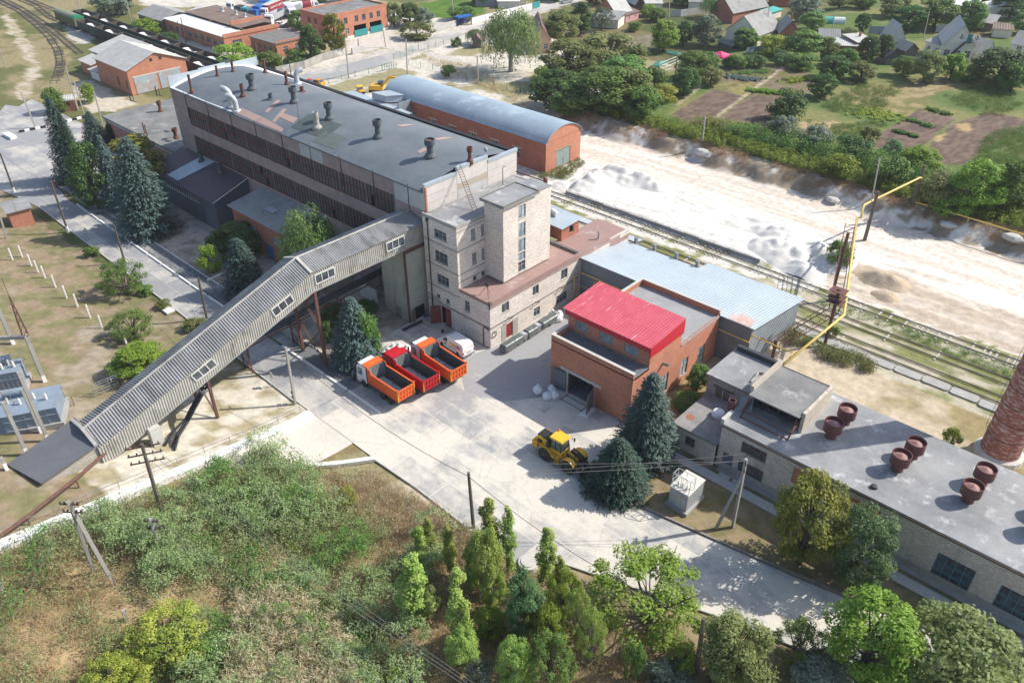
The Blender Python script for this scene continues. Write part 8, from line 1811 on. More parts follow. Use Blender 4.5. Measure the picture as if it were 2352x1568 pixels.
def film(label,y0,y1,z,seed):
    X=np.linspace(-59.2,-57.95,12); Y=np.linspace(y0,y1,int((y1-y0)/.14)); X,Y=np.meshgrid(X,Y,indexing='ij'); e=np.minimum.reduce([(X+59.2),(-57.95-X),(Y-y0),(y1-Y)]); Z=1.2+.16*(fbm(X*2+seed,Y*1.3,4)-.3)-.75*np.clip(.13-e,0,.13)/.13*(.5+fbm(X*3,Y*1.4+seed,2)); Z=np.maximum(Z,.25)
    V=np.stack([X,Y,Z],-1).reshape(-1,3); ny=Y.shape[1]; I=(np.arange(11)[:,None]*ny+np.arange(ny-1)).reshape(-1); tag(np_mesh('plastic_sheet',V,np.stack([I,I+ny,I+ny+1,I+1],-1),mFilmG),label,'plastic sheet')
film('grey plastic sheet over the totes nearest the building corner',61.35,65.3,1.2,1); film('grey plastic sheet over the middle totes',65.9,68.2,1.2,9); film('grey peaked plastic sheet over the far totes by the white bags',68.8,72.4,1.3,17)
def bag(label,px,py,s=1.0,grp=None,n=5,tied=True):
    p=Gc(n,px,py); b=MB(); prof=[(.30,0),(.52,.06),(.6,.3),(.58,.62),(.45,.85),(.2,.98),(.12,1.08)]+([(.2,1.2),(.14,1.28)] if tied else [])
    o=len(b.v); m_=14
    for i,(r,z) in enumerate(prof):
        for j in range(m_): a=6.283*j/m_; k=1+.12*math.sin(4*a+.5)*(1 if z<1 else .3)+.10*(R5.random()-.5); b.v.append((p.x+r*s*k*math.cos(a),p.y+r*s*k*math.sin(a),p.z+z*s))
    for i in range(len(prof)-1):
        for j in range(m_): b.f.append((o+i*m_+j,o+i*m_+(j+1)%m_,o+(i+1)*m_+(j+1)%m_,o+(i+1)*m_+j)); b.m.append(0)
    b.f.append(tuple(o+(len(prof)-1)*m_+j for j in range(m_))); b.m.append(0); tag(b.build('bulk_bag',mBagW,smooth=True),label,'bulk bag',grp)
for px,py,s,tie,lb in ((1345,1128,1.0,True,'upright tied white bulk bag farthest left by the workshop gate'),(1407,1168,.95,False,'white bulk bag at the front of the heap by the workshop gate'),(1458,1160,.95,False,'white bulk bag on the right of the heap by the workshop gate'),(1440,1125,.9,True,'white bulk bag on top at the back of the heap by the workshop gate'),
    (1435,655,1.0,False,'front left white bag of the pile at the end of the totes'),(1480,645,1.05,False,'front right white bag of the pile at the end of the totes'),(1445,620,1.0,True,'back left white bag of the pile at the end of the totes'),(1487,618,1.0,False,'back right white bag of the pile at the end of the totes'),
    (268,872,1.15,False,'white bag leaning by the spruce, leftmost of the bags behind the tippers'),(310,880,.85,False,'low white bag second from the left behind the tippers'),(345,868,.95,False,'white bag third from the left behind the tippers'),(378,850,1.0,True,'greyish tied bag in the middle behind the red tipper'),(418,848,1.05,True,'white bag with blue ties behind the red tipper'),(468,862,1.05,True,'white bag nearest the far orange tipper cab')): bag(lb,px,py,s,tied=tie)
p=Gc(5,1380,1140); b=MB(); b.box(p.x-1.3,p.x+1.0,p.y-.1,p.y+.45,0,.55); tag(b.build('concrete_block',mConc),'grey concrete block behind the bags by the workshop gate','block')
p=Gc(5,1678,1265); b=MB(); o=[(p.x-.5,p.y-1.0,.03),(p.x+.5,p.y-.6,.03),(p.x+.4,p.y+1.2,.03),(p.x-.3,p.y+.9,.03)]; b.hexa(o,[(x*.9+p.x*.1,y*.9+p.y*.1,.35) for x,y,z in o]); tag(b.build('flat_bag',mBagW),'flattened white bag lying by the right gate leaf','bag')
b=MB(); a=Gc(5,440,712); q=Gc(5,570,652); b.tube([a+Vector((0,0,.2)),q+Vector((0,0,.2))],.2,9); tag(b.build('black_pipe_length',mPipeB),'loose black pipe length lying on the ground before the silo','pipe')
b=MB(); p=Gc(5,605,612); b.lathe([(.3,-.5),(.32,-.48),(.32,.5),(.3,.5)],(p.x,p.y,.34),12,axis='y'); tag(b.build('steel_drum',M('blue_drum',(.12,.17,.22),(.09,.13,.17))),'blue-grey drum lying beside the open oxide gate leaf','drum')
b=MB(); p=Gc(5,706,722); b.lathe([(.16,0),(.2,.42),(.17,.42),(.15,.1)],(p.x,p.y,.02),10); tag(b.build('bucket',mBlack),'small black bucket on the ground behind the van','bucket')
b=MB(); p=Gc(8,1282,770); b.lathe([(1.0,-.3),(1.0,.3),(.95,.4),(.7,.42),(.7,.5),(.0,.52)],(p.x,p.y,p.z),20); tag(b.build('manhole',mConcL),'round concrete manhole ring at the road edge among the poplars','manhole')
b=MB(); p=Gc(4,1130,575); b.box(p.x-.9,p.x+.9,p.y-.6,p.y+.6,p.z,p.z+.25); tag(b.build('white_slab',mWhite),'white slab lying on the grass by the access road','slab')
b=MB(); b.box(-96,-95.6,46.5,52,0,.2); p=Gc(4,1395,375); q=Gc(4,1500,330); b.bar(p+Vector((0,0,.1)),q+Vector((0,0,.1)),.25,.22); struct(b.build('white_kerb',mWhite))
b=MB(); p=Gc(4,1840,1080); b.bar(p,p+Vector((0,0,2.0)),.06); b.box(p.x-.35,p.x+.35,p.y-.05,p.y-.02,1.25,1.6); b.lathe([(.3,-.02),(.3,.02)],(p.x,p.y-.05,1.9),14,axis='y'); tag(b.build('road_sign',mConcL),'small round and square road sign on a post at the sandy corner','road sign')
b=MB(); a=Gc(7,0,630); L=[Gc(4,868,1375)+Vector((0,0,1.4)),Gc(4,820,1490)+Vector((0,0,.9)),Gc(7,530,250)+Vector((0,0,1.1)),Gc(7,200,500)+Vector((0,0,.9)),Gc(7,-20,650)+Vector((0,0,.8))]; b.tube(L,.17,8)
for p in L[1:4]: b.bar(p,p-Vector((0,0,1.4)),.12)
tag(b.build('rusty_pipe',mRust),'long rusty pipe on posts running from the gallery foot to the lower left','pipe')
# ---------------- substation
fpst=[((85,232),(62,150)),((150,212),(123,133)),((212,272),(185,200)),((257,315),(229,237)),((303,352),(277,281)),((374,415),(347,342)),((448,487),(418,406)),((521,544),(493,468)),((605,618),(576,538)),((687,690),(657,607)),((773,762),(752,690)),((857,818),(833,742))]
for i,(bs,tp) in enumerate(fpst):
    p=Gc(4,*bs); b=MB(); b.bar(p-Vector((0,0,.2)),p+Vector((0.05,0,1.95)),.2); tag(b.build('fence_post',mWhite),'whitewashed concrete fence post in the row across the dry grass','post','concrete fence posts across the dry grass')
b=MB(); P_=[Gc(4,*q[0]) for q in fpst]
for a,q in zip(P_[1:-1],P_[2:]):
    for z in (.5,1.0,1.5): b.bar(a+Vector((0,0,z)),q+Vector((0,0,z)),.015)
tag(b.build('fence_wire',mRust),'rusty strands strung between the whitewashed fence posts','wire')
def beam(n,a,q,w,label,name='concrete_mast',white=.9,lean=None):
    p=Gc(n,*a); _,h=Hv(*c(n,*a),c(n,*q)[1]); t=thing(name,label,'mast',p); b=MB(); b.bar(p-Vector((0,0,.3)),p+Vector((0,0,h)),w); b.build('post',mPoleC,t); b=MB(); b.bar(p-Vector((0,0,.2)),p+Vector((0,0,white)),w*1.04); b.build('white_foot',mWhite,t); return p,h
M1=beam(4,(300,1048),(175,742),.42,'concrete mast with rusty lattice spire left of the dry grass'); 
b=MB(); p=M1[0]+Vector((0,0,M1[1])); 
for dx,dy in ((-.3,-.3),(.3,-.3),(.3,.3),(-.3,.3)): b.bar(p+Vector((dx,dy,0)),p+Vector((dx*.1,dy*.1,5.2)),.07)
for i in range(6): 
    for k in range(4): s=[(-.3,-.3),(.3,-.3),(.3,.3),(-.3,.3)]; u,v=s[k],s[(k+1)%4]; f0,f1=1-i/6.*.9,1-(i+1)/6.*.9; b.bar(p+Vector((u[0]*f0,u[1]*f0,5.2*i/6)),p+Vector((v[0]*f1,v[1]*f1,5.2*(i+1)/6)),.045)
b.bar(p+Vector((0,0,5.2)),p+Vector((0,0,7.6)),.05); tag(b.build('lattice_spire',mRust),'rusty lattice lightning spire on top of the left concrete mast','spire')
M2=beam(4,(325,1448),(118,985),.34,'tall concrete mast in front of the big grey transformer'); M3=beam(4,(182,1538),(0,1190),.34,'concrete mast left of the gallery ramp'); beam(4,(88,795),(0,545),.42,'concrete mast at the left edge with a white foot'); beam(4,(275,1390),(160,1100),.3,'shorter concrete mast pressed behind the transformer mast'); beam(4,(45,1640),(0,1560),.32,'concrete mast stub cut by the left edge beside the ramp')
b=MB(); a=M1[0]+Vector((0,0,M1[1]-.2)); b.bar(a,a+Vector((-7,-7.5,0)),.42,.35); tag(b.build('concrete_beam',mPoleC),'horizontal concrete beam from the spire mast out of the left edge','beam')
def transformer(label,cx,cy,L,Wd,h,rz,fins=True):
    t=thing('transformer',label,'transformer',(0,0,0)); b=MB(); b.box(-L/2,L/2,-Wd/2,Wd/2,.35,h); 
    for i in range(9): x=-L/2+L*i/8; b.box(x-.05,x+.05,-Wd/2-.07,-Wd/2,.35,h); b.box(x-.05,x+.05,Wd/2,Wd/2+.07,.35,h)
    b.box(-L/2-.06,L/2+.06,-Wd/2-.09,Wd/2+.09,h*.62,h*.66); b.box(-L/2-.06,L/2+.06,-Wd/2-.09,Wd/2+.09,h-.08,h+.04); b.build('tank',mTransf,t)
    b=MB(); b.box(-L/2-.3,L/2+.3,-Wd/2-.3,Wd/2+.3,-.3,.35); b.build('plinth',mConc,t)
    for i in range(6): b=MB(); x=-L/2+L*(i+.8)/6.6; b.lathe([(.12,h),(.16,h+.1),(.1,h+.25),(.17,h+.35),(.1,h+.5),(.16,h+.6),(.06,h+.85)],(x,.3*(-1)**i,0),9); b.build('bushing',mPorc,t)
    b=MB(); b.lathe([(.02,-1.2),(.35,-1.15),(.35,1.15),(.02,1.2)],(0,Wd*.3,h+.75),12,axis='x'); b.box(-.9,-.75,Wd*.3-.1,Wd*.3+.1,h,h+.5); b.box(.75,.9,Wd*.3-.1,Wd*.3+.1,h,h+.5); b.build('conservator',mTransf,t)
    b=MB()
    for i in range(5): x=-L/2+.5+i*.9; b.bar((x,-.2,h+.04),(x+.6,.5,h+.4),.05); b.tube([(x,0,h+.8),(x+.3,.2,h+1.7),(x+.9,.1,h+1.2)],.03,5)
    b.build('leads',mSteelG,t)
    p=G(cx,cy); t.location=p; t.rotation_euler=(0,0,rz); return t
transformer('large flat-topped blue-grey transformer tank at the left edge beside the masts',50,965,8.5,4.2,2.3,rad(62)); transformer('dark blue transformer with white bushings behind the larger tank',18,885,4.0,2.6,2.5,rad(62))
g_=thing('pipe_gate','grey tubular gate with a small sign beside the gallery','gate',Gc(4,700,1110)); a=Gc(4,640,1150); q=Gc(4,800,1085); b=MB()
for z in (.2,.6,1.0,1.4,1.7): b.bar(a+Vector((0,0,z)),q+Vector((0,0,z)),.05)
for t_ in (0,.33,.66,1): p=a.lerp(q,t_); b.bar(p,p+Vector((0,0,1.75)),.07)
b.build('bars',mSteelG,g_); b=MB(); p=a.lerp(q,.8); b.box(p.x-.02,p.x+.28,p.y-.1,p.y-.06,p.z+1.3,p.z+1.6); b.build('sign_plate',mWhite,g_)
b=MB(); a=Gc(4,345,1290); q=Gc(4,500,1210)
for z in (.3,.7,1.1): b.bar(a+Vector((0,0,z)),q+Vector((0,0,z)),.03)
for t_ in (0,.5,1): p=a.lerp(q,t_); b.bar(p,p+Vector((0,0,1.3)),.06)
tag(b.build('wire_gate',mRust),'sagging wire gate between the transformer and the gallery','gate')
b=MB(); p=Gc(4,395,1185); b.box(p.x-.9,p.x+.6,p.y-.5,p.y+.5,p.z+.4,p.z+.5); b.bar(p+Vector((-.8,-.4,0)),p+Vector((-.8,-.4,.4)),.08); b.bar(p+Vector((.5,.4,0)),p+Vector((.5,.4,1.1)),.06); tag(b.build('steel_steps',mRust),'rusty access steps at the end of the large transformer','steps')
# ---------------- huts, houses, fences beyond the works
def house(name,label,cat,A,B,dep,hw,hr,wm,rm,axis='x',wins=(),z=None,extra=None):
    a,q=G(*A),G(*B); d=q-a; L=math.hypot(d.x,d.y); rz=math.atan2(d.y,d.x); t=thing(name,label,cat,(0,0,0))
    ops=[]
    for w_ in wins: f,u,n,zb,ht,k=w_; 
    for f,n,zb,ht,k,ww in wins:
        W_=L if f in 'SN' else dep
        for i in range(n): u=W_*(i+.5)/n; ops.append((f,u-ww/2,u+ww/2,zb,zb+ht,k))
    shell(t,0,L,0,dep,-.4,hw,wm,ops,'SENW')
    if axis=='m': slab(t,-.35,L+.35,-.35,dep+.35,0,.12,rm,zf=lambda x,y:hw+.1+(hr-hw)*y/dep)
    else: gable(t,0,L,0,dep,hw,hr,rm,wm,axis,.4)
    if extra=='chim' : b=MB(); b.box(L*.6,L*.6+.5,dep*.55,dep*.55+.5,hw,hr+1.0); b.build('chimney_stack',mBrickR,t)
    if extra=='pipes': b=MB(); b.tube([(L*.8,dep*.3,hw),(L*.8,dep*.3,hr+1.2)],.09,7); b.tube([(L*.83,dep*.35,hw),(L*.83,dep*.35,hr+1.0)],.09,7); b.build('flue',mGalv,t)
    t.location=(a.x,a.y,float(hgt(a.x,a.y))); t.rotation_euler=(0,0,rz); return t
D4_=lambda x,y:(1665.2+.2563*x,.2563*y); D5_=lambda x,y:(2009.7+.2563*x,.2563*y); D8_=lambda x,y:(1349.4+.2563*x,.2563*y); D7_=lambda x,y:(1079.5+.2563*x,.2563*y)
house('brick_hut','tiny red brick hut with flat slate roof beside the striped kerb blocks','hut',c(1,425,752),c(1,520,742),2.6,2.5,2.8,mBrickO,mSlateL,'m',[('S',1,1.2,.9,'B2',.8)])
house('brick_hut','small red brick hut with grey slab roof at the left edge by the road','hut',c(1,90,1530),c(1,240,1505),3.6,2.7,3.1,mBrickO,mAsbRoof,'m')
house('family_house','peach rendered house with large maroon roof behind the weeping willow','house',D7_(560,480),D7_(720,478),17,3.6,7.5,mHousePink,mMaroon,'y',[('S',2,1.2,1.4,'W2d',1.2)])
house('gazebo','small open gazebo with maroon roof left of the willow','gazebo',D7_(25,430),D7_(100,430),4,2.2,3.4,mWood,mMaroon,'y')
house('family_house','red brick house with pale slate roof and pink annex','house',D8_(250,208),D8_(385,180),9,3.0,6.6,mBrickO,mSlateL,'x',[('E',2,1.2,1.2,'W2d',1)],extra='chim')
house('house_annex','pink walled annex with purple-brown roof on the red brick house','annex',D8_(340,205),D8_(455,168),3.5,2.3,3.0,flat('pink_render',(.6,.33,.33)),mMaroon,'m',[('S',2,.8,1.1,'W2d',.9)])
house('wooden_shed','dark brown wooden shed with pale slate roof near the top','shed',D8_(425,118),D8_(500,112),7,3.0,5.0,M('brown_boards',(.09,.055,.04),(.07,.045,.035)),mSlateL,'y')
house('low_outbuilding','row of pale outbuildings right of the brown shed','outbuilding',D8_(520,95),D8_(665,95),6,2.2,2.8,mHouseWhite,mSlateL,'m')
house('outbuilding','pale outbuilding with grey roof under the bare olive-like tree','outbuilding',D8_(60,240),D8_(270,260),7,2.5,3.6,mHouseCream,mSlate,'m')
house('family_house','house with big plain grey roof and planked gable above the red canopy','house',D4_(285,415),D4_(480,338),10,3.0,7.2,mHouseCream,mSlate,'x',[('S',2,.9,1.3,'W2d',1)],extra='pipes')
house('family_house','grey roofed house with cream gable behind the plank gabled house','house',D4_(60,215),D4_(365,150),9.5,3.4,7.4,mBrickR,mSlate,'x',[('E',1,1,1.3,'W2d',1)])
house('porch_shed','little white porch with teal canopy beside the cream gable','porch',D4_(385,185),D4_(500,150),3,2.2,2.6,mHouseWhite,mTarTeal,'m')
house('brick_cottage','small brick cottage with two white framed windows','cottage',D4_(480,388),D4_(650,392),8,3.0,6.0,mBrickR,mSlate,'y',[('S',2,1.0,1.5,'W2d',1.1)],extra='chim')
house('brick_shed','orange brick shed with dark blue-grey roof in the gardens','shed',D4_(835,405),D4_(1010,412),5,2.3,3.8,mBrickO,mSlate,'x')
house('garden_shed','low shed with pale slab roof right of the orange shed','shed',D4_(975,475),D4_(1170,480),6,2.0,2.5,mBrickR,mSlateL,'m')
house('garden_shed','shed with flat grey roof and stub chimney in the middle gardens','shed',D4_(1170,470),D4_(1310,455),6,2.6,3.2,mBrickR,mSlateL,'m',extra='chim')
house('cottage','small cream cottage with steep slate gable','cottage',D5_(105,458),D5_(247,460),7,2.8,6.8,mHouseWhite,mSlateL,'y',[('S',1,.9,1.3,'W2d',1.1)])
house('garden_shed','tiny dark gabled shed near the steep cottage','shed',D5_(258,520),D5_(368,510),4,2.0,3.6,mWood,mSlate,'y')
house('kennel_shed','small grey gabled hut at the garden fence','hut',D5_(90,570),D5_(185,575),3,1.8,3.2,mWood,mSlate,'y')
bh2=house('family_house','large cream brick house with clipped slate gable and outside stair','house',D5_(575,545),D5_(848,566),11.5,4.4,9.2,mHouseWhite,mSlateL,'y',[('S',3,1.2,1.7,'W2d',1.4)])
b=MB(); Lh=10.0
for i in range(10): b.bar((1.0+.38*i,-1.0,.4+.5*i),(1.0+.38*i,-.2,.4+.5*i),.22,.06)
b.bar((.9,-1.0,.2),(4.8,-1.0,5.2),.1,.25); b.bar((.9,-.2,.2),(4.8,-.2,5.2),.1,.25); b.box(4.6,6.2,-1.1,0,5.05,5.15); b.build('outside_stair',mSteelD,bh2)
b=MB(); b.box(5.0,6.1,-.06,0,5.2,7.1); b.build('attic_door',mTurq,bh2)
for x in (3.6,7.2):
    b=MB()
    for dx,dz in ((0,0),(.3,.3),(-.3,.3),(0,.6),(0,.9)): b.box(x+dx-.14,x+dx+.14,-.05,0,5.8+dz-.14,5.8+dz+.14)
    b.build('brick_ornament',mSteelD,bh2)
house('house_wing','low wing with grey roof on the left of the large cream house','wing',D5_(428,478),D5_(572,520),8,3.2,4.6,mHouseWhite,mSlate,'m',[('S',2,1.2,1.0,'W2d',1.0)],extra='pipes')
house('family_house','cream house with slate roof cut by the right edge','house',D5_(1190,498),D5_(1340,525),9,3.2,5.6,mHouseWhite,mSlate,'x',[('S',1,1.2,1.5,'W2d',1.3)])
house('garden_shed','steep slate shed right of the large cream house','shed',D5_(940,540),D5_(1060,528),7,1.6,4.6,mHouseWhite,mSlateL,'y')
house('family_house','house with wide silver tin roof at the top right','house',D5_(640,150),D5_(920,150),13,3.4,8.2,mHouseCream,mSilver,'x',[('S',3,1.2,1.4,'W2d',1.2)])
house('white_annex','white roofed annex on the right of the silver roof','annex',D5_(910,120),D5_(1010,160),9,3.0,4.4,mHouseWhite,mWhiteTin,'m')
house('garden_shed','low shed with rusty brown roof below the silver roof','shed',D5_(1045,330),D5_(1210,345),5,2.2,2.8,mHouseCream,mRustRoof,'m')
house('garden_shed','dark collapsed looking shed under the white annex','shed',D5_(930,270),D5_(1040,285),6,2.2,3.4,mWood,mSlate,'m')
house('outbuilding','red tiled outbuilding at the top behind the grey houses','outbuilding',D4_(420,58),D4_(610,62),7,2.4,4.2,mBrickR,M('old_tile',(.33,.16,.09),(.27,.13,.08)),'x')
house('outbuilding','white and grey outbuilding at the top beside the weeping tree','outbuilding',D8_(905,88),D8_(1020,92),8,2.6,4.6,mHouseWhite,mSlate,'x')
house('outbuilding','orange shed at the top left of the grey roofed house','shed',D4_(-20,75),D4_(70,70),5,2.4,3.4,mBrickO,mSlateL,'m')
house('family_house','grey walled house at the top beyond the vegetable field','house',D7_(50,58),D7_(290,58),8,3.6,5.5,M('grey_render',(.32,.33,.35),(.27,.28,.3)),mSlate,'x',[('S',2,1.2,1.3,'W2d',1.1)])
house('family_house','white gabled house with black roof by the street gates','house',D7_(310,45),D7_(500,40),8,2.4,5.5,mHouseWhite,mSteelD,'x')
house('outbuilding','low outbuilding with flat white roof by the white street fence','outbuilding',D7_(250,75),D7_(440,75),5,2.2,2.4,mHouseWhite,mWhiteTin,'m')
house('garden_shed','slate lean-to with white board right of the red canopy','shed',D8_(1165,430),D8_(1300,440),5,1.8,3.4,mWood,mSlate,'m')
def fence(label,P_,h,mat,name='fence',cap=None,post=None,z=0):
    pts=[G(*q) for q in P_]; t=thing(name,label,'fence',pts[0]); b=MB(); pb=MB()
    for a,q in zip(pts[:-1],pts[1:]):
        L=(q-a).length; n=max(1,int(L/2.6))
        for i in range(n):
            s,e=a.lerp(q,i/n),a.lerp(q,(i+1)/n-.01); b.bar(s+Vector((0,0,h/2)),e+Vector((0,0,h/2)),.08,h); pb.bar(s,s+Vector((0,0,h+.12)),.14)
    b.build('panels',mat,t); pb.build('posts',post or mat,t)
fence('white concrete panel fence along the street by the bus shelter',[c(2,650,215),c(2,800,178)],1.9,mConcL); fence('long white panel fence running up the street to the green gates',[c(2,905,165),c(2,1080,118),c(2,1310,62)],1.9,mWhite); fence('turquoise gates in the white street fence',[c(2,1312,62),c(2,1360,48)],2.0,mTurq,'gate_fence')
fence('patched grey fence along the near side of the lorry yard street',[(636,172),(700,158),(742,140),(790,126)],2.0,M('patched_boards',(.38,.37,.33),(.28,.26,.23),sc=.6,c3=(.5,.5,.48),sc3=.3,th3=.55)); fence('pale concrete fence by the brown shed at the top',[D8_(745,150),D8_(835,150),D8_(1060,120)],2.1,mConcL); fence('grey-blue fence above the steep cottage',[D5_(-60,300),D5_(205,305)],2.0,mTransf); fence('grey fence behind the large cream house',[D5_(540,290),D5_(800,290)],2.2,mConc); fence('short grey fence in front of the plank gabled house',[D4_(190,480),D4_(260,465),D4_(380,460)],1.4,mTransf); fence('mixed board fence in front of the small cottages',[D5_(0,560),D5_(90,580),D5_(290,575),D5_(400,560)],1.4,mWood)
def mesh_fence(label,P_,h=1.6):
    pts=[G(*q) for q in P_]; t=thing('mesh_fence',label,'fence',pts[0]); pb=MB(); wb=MB()
    for a,q in zip(pts[:-1],pts[1:]):
        L=(q-a).length; n=max(1,int(L/2.9))
        for i in range(n+1): s=a.lerp(q,i/n); pb.bar(s,s+Vector((0,0,h)),.08)
        for z in np.linspace(.1,h-.1,7): wb.bar(a+Vector((0,0,z)),q+Vector((0,0,z)),.012)
    pb.build('posts',mGreenP,t); wb.build('wires',mGreenP,t)
mesh_fence('green mesh fence along the dusty works road beside the street',[c(2,-60,568),c(2,120,520),c(2,300,478)]); mesh_fence('green mesh fence running behind the vaulted warehouse to the grove',[c(2,480,440),c(2,640,470),c(2,870,545),c(2,1050,585),c(2,1230,625),c(2,1400,665)]); mesh_fence('green mesh fence round the lawn by the street bend',[c(2,380,400),c(2,545,335),c(2,610,335),c(2,860,260)])
g2_=thing('mesh_gate','green mesh double gate in the works road fence','gate',Gc(2,300,478)); a=Gc(2,302,478); q=Gc(2,396,460); b=MB()
for t_ in np.linspace(0,1,7): p=a.lerp(q,t_); b.bar(p,p+Vector((0,0,1.7)),.08)
for z in (.2,.9,1.65): b.bar(a+Vector((0,0,z)),q+Vector((0,0,z)),.05)
b.build('leaves',mGreenP,g2_)
bs=thing('bus_shelter','bright blue metal bus shelter beside the street fence','bus shelter',Gc(2,810,178)); a=Gc(2,812,178); q=Gc(2,900,160); d=(q-a); n=Vector((-d.y,d.x,0)).normalized()*2.2
b=MB()
for p in (a,q,a+n,q+n): b.bar(p,p+Vector((0,0,2.3)),.1)
b.build('posts',mBlue,bs); b=MB(); b.hexa([a-n*.2+Vector((0,0,2.3)),q-n*.2+Vector((0,0,2.3)),q+n*1.1+Vector((0,0,2.3)),a+n*1.1+Vector((0,0,2.3))],[a-n*.2+Vector((0,0,2.75)),q-n*.2+Vector((0,0,2.75)),q+n*1.1+Vector((0,0,2.6)),a+n*1.1+Vector((0,0,2.6))]); b.build('canopy',mBlue,bs)
b=MB(); b.bar(a+n+Vector((0,0,1.1)),q+n+Vector((0,0,1.1)),.06,2.2); b.bar(a+Vector((0,0,1)),a+n+Vector((0,0,1)),.06,2.0); b.build('panels',flat('dark_blue_panel',(.02,.05,.16)),bs); b=MB(); b.bar(a.lerp(q,.2)+n*.7+Vector((0,0,.45)),a.lerp(q,.9)+n*.7+Vector((0,0,.45)),.4,.06); b.build('bench',mWood,bs)
cn=thing('red_canopy','pinkish red pop-up canopy with white script standing in the gardens','canopy',Gc(3,300,440)); p=Gc(3,300,440); b=MB(); w=2.0
for dx,dy in ((-w,-w),(w,-w),(w,w),(-w,w)): b.bar(p+Vector((dx,dy,0)),p+Vector((dx,dy,2.4)),.08)
b.build('legs',mSteelG,cn); b=MB(); o=[p+Vector((dx,dy,2.35)) for dx,dy in ((-w,-w),(w,-w),(w,w),(-w,w))]; tpp=p+Vector((0,0,3.6)); e=[v+Vector((0,0,.3)) for v in o]
b.add([tuple(v) for v in o+e+[tpp]],[(0,1,5,4),(1,2,6,5),(2,3,7,6),(3,0,4,7),(4,5,8),(5,6,8),(6,7,8),(7,4,8)]); b.build('fabric_roof',mPinkTent,cn)
b=MB()
for k in range(2):
    f=[(-.7,.18),(-.35,.36),(0,.2),(.3,.38),(.7,.22)]; e0=e[0] if k==0 else e[1]; e1=e[1] if k==0 else e[2]
    L=[e0.lerp(e1,.5+.32*x).lerp(tpp,y)+Vector((0,0,.06)) for x,y in f]; b.tube(L,.07,5)
b.build('white_script',mTextW,cn); b=MB(); b.box(p.x-1.6,p.x+1.6,p.y-1.5,p.y+1.5,.0,1.1); b.build('dark_side_net',mBlack,cn)
gh=thing('hoop_greenhouse','small hooped greenhouse with teal end in the upper gardens','greenhouse',(0,0,0)); b=MB(); pr_=[(1.5*math.cos(a),1.7*math.sin(a)) for a in np.linspace(0,math.pi,11)]; b.extr(pr_,'x',-3,3); b.build('film_cover',mHoop,gh); b=MB(); b.extr([(y*1.02,z*1.02) for y,z in pr_],'x',-3.2,-.4); b.build('teal_film',mTarTeal,gh); p=G(*D4_(975,205)); gh.location=p; gh.rotation_euler=(0,0,rad(35))
for a,q,lb in ((D8_(645,600),D8_(840,520),'uppermost'),(D8_(665,615),D8_(845,545),'middle'),(D8_(690,632),D8_(850,565),'lowest')):
    b=MB(); s,e=G(*a),G(*q); b.bar(s+Vector((0,0,.9)),e+Vector((0,0,.9)),.12); b.bar(s,s+Vector((0,0,.9)),.08); b.bar(e,e+Vector((0,0,.9)),.08); tag(b.build('bean_rail',mWinW),f'{lb} white garden rail beside the green net','rail')
for P_,lb in (((( 575,590),(640,545),(730,550),(650,600)),'green garden net spread left of the white rails'),(((700,480),(720,460),(870,490),(850,510)),'green garden net above the white rails'),(((1085,585),(1195,595),(1195,615),(1090,610)),'green net tunnel right of the garden trees')):
    pts=[G(*D8_(*q)) for q in P_]; b=MB(); o=[(p.x,p.y,p.z+.1) for p in pts]; cen=Vector((sum(p.x for p in pts)/4,sum(p.y for p in pts)/4,pts[0].z+.7)); b.add(o+[tuple(cen)],[(0,1,4),(1,2,4),(2,3,4),(3,0,4)]); tag(b.build('garden_net',mNet),lb,'net')
# striped kerb blocks by the barrier
a=Gc(1,130,892); q=Gc(1,345,850); a2=Gc(1,420,828); q2=Gc(1,612,780); k=0
for s,e,n in ((a,q,6),(a2,q2,6)):
    for i in range(n):
        u,v=s.lerp(e,i/n),s.lerp(e,(i+.96)/n); b=MB(); b.bar(u+Vector((0,0,.2)),v+Vector((0,0,.2)),.45,.5); tag(b.build('striped_kerb_block',mWhite if i%2 else mBlack),('white' if i%2 else 'black')+' painted block in the striped kerb line by the brick hut','block','striped kerb blocks')
b=MB(); p=Gc(1,70,922); b.prism([(p.x-2,p.y-.8),(p.x+2,p.y-.6),(p.x+1.8,p.y+.7),(p.x-1.8,p.y+.6)],-.05,.6); tag(b.build('white_block',mWhite),'white painted concrete block left of the striped kerb line','block')
b=MB(); a=Gc(1,375,1250); q=Gc(1,385,1170); b.bar(a+Vector((0,0,.9)),q+Vector((0,0,.9)),.12); b.box(a.x-.25,a.x+.25,a.y-.25,a.y+.25,0,1.1); tag(b.build('barrier',M('barrier_paint',(.7,.68,.66),(.5,.05,.05),sc=1.5)),'red and white barrier post by the conifer clump','barrier')
b=MB(); p=Gc(2,140,355); b.box(p.x-.3,p.x+.3,p.y-2.2,p.y+2.2,0,1.6); tag(b.build('gate_pillar',mConcL),'concrete gate pillar with plaque at the depot yard entrance','pillar')
b=MB(); p=Gc(9,2300,1080); T_=Gc(9,2300,1080)+Vector((0,0,0)); p=G(2318,1412); _,h=Hv(2318,1412,1306); b.bar(p,p+Vector((0,0,h)),.3); b.bar(p+Vector((.5,0,0)),p+Vector((.5,0,h)),.3)
for z in np.arange(.3,h,.5): b.bar(p+Vector((0,0,z)),p+Vector((.5,0,z+.3)),.08)
tag(b.build('yellow_mast',mYPipe),'yellow lattice mast at the bottom right corner before the teal windows','mast')
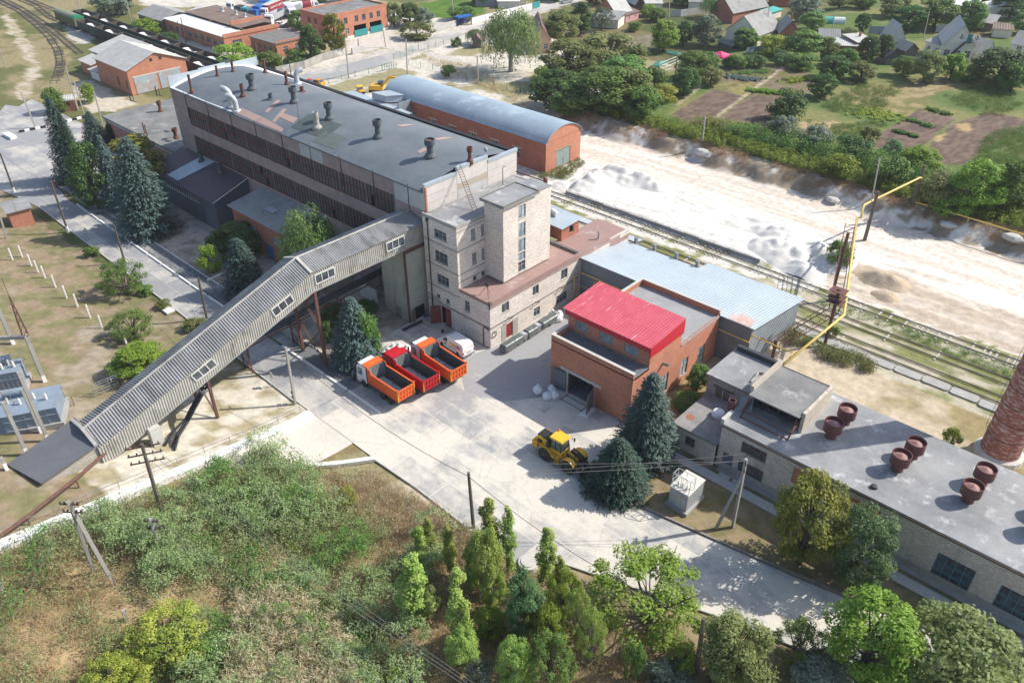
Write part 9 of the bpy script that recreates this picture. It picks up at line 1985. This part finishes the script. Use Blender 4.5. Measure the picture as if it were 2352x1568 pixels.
# ---------------- separate parts that were drawn together
SPLIT={'white_panel','lightning_rod','parapet_upstand','monitor_gable','headlight','tail_lamp','mirror','tailgate_hinge','reflective_edge','mudguard','fender','lintel','vent_lattice','yellow_decal','yellow_badge','dark_lettering','bumper','side_grille','stair_tower_rear_wall','grey_side_panel','plate','rack_beam','louvre','exhaust','signal_box','boom','end_wall','pipe','hose','hanging_hoses','opening','gate_rail','interior_machine','coping','insulator','legs','steel','brick_pier','trestle_leg','parapet','posts_pair','white_script','tripod','ridge_cap','gable','posts','iron_hoop','double_door','panel_joint','concrete_band','gate_frame','crimson_fascia','corner_column','floor_slab','undercarriage','cab_pillar','cab_base','engine_hood','body_lining','side_cladding','chassis','fascia','rear_wall','parapet_cap','rack_trestle','link_wall','fallen_frame','bucket'}
def split_parts(o):
    me=o.data; n=len(me.vertices)
    if n<6 or n>6000: return
    par=list(range(n))
    def fd_(i):
        while par[i]!=i: par[i]=par[par[i]]; i=par[i]
        return i
    for e in me.edges:
        a,b=fd_(e.vertices[0]),fd_(e.vertices[1]); par[a]=b
    co=np.empty(n*3,np.float32); me.vertices.foreach_get('co',co); co=co.reshape(-1,3); root=np.array([fd_(i) for i in range(n)])
    comps=[]
    for r in np.unique(root): q=co[root==r]; comps.append([{r},q.min(0)-.04,q.max(0)+.04])
    if len(comps)<2 or len(comps)>70: return
    go=True
    while go:
        go=False
        for i in range(len(comps)):
            for j in range(i+1,len(comps)):
                if np.all(comps[i][1]<=comps[j][2]) and np.all(comps[j][1]<=comps[i][2]):
                    comps[i]=[comps[i][0]|comps[j][0],np.minimum(comps[i][1],comps[j][1]),np.maximum(comps[i][2],comps[j][2])]; comps.pop(j); go=True; break
            if go: break
    if len(comps)<2: return
    mats=list(me.materials); nm=o.name.split('.')[0]; first=True
    vs=[tuple(map(float,v)) for v in co]; F=[tuple(p.vertices) for p in me.polygons]
    for S_,lo,hi in comps:
        sel={i for i in range(n) if root[i] in S_}; idx={}; V=[]; FF=[]
        for f in F:
            if f[0] in sel:
                for i in f:
                    if i not in idx: idx[i]=len(V); V.append(vs[i])
                FF.append(tuple(idx[i] for i in f))
        m2=bpy.data.meshes.new(nm); m2.from_pydata(V,[],FF); m2.update()
        for q in mats: m2.materials.append(q)
        if first: o.data=m2; first=False
        else:
            c_=bpy.data.objects.new(nm,m2); COL.objects.link(c_); c_.parent=o.parent; c_.location=o.location; c_.rotation_euler=o.rotation_euler; c_.scale=o.scale
for o in [q for q in COL.objects if q.type=='MESH' and q.parent and q.name.split('.')[0] in SPLIT and q.data.users==1 and not q.children and not q.modifiers]: split_parts(o)
# ---------------- thin aerial haze round the whole place (sky stays outside)
hb=MB(); hb.box(-1500,700,-400,1500,-1.2,64)
hm=bpy.data.materials.new('haze'); hm.use_nodes=True; ntz=hm.node_tree
for n_ in list(ntz.nodes):
    if n_.type=='BSDF_PRINCIPLED': ntz.nodes.remove(n_)
vz=_nd(ntz,'ShaderNodeVolumePrincipled'); vz.inputs['Density'].default_value=.00014; vz.inputs['Color'].default_value=(.93,.95,1,1); vz.inputs['Anisotropy'].default_value=.1
ntz.links.new(vz.outputs[0],ntz.nodes['Material Output'].inputs['Volume'])
tag(hb.build('haze',hm),kind='stuff')
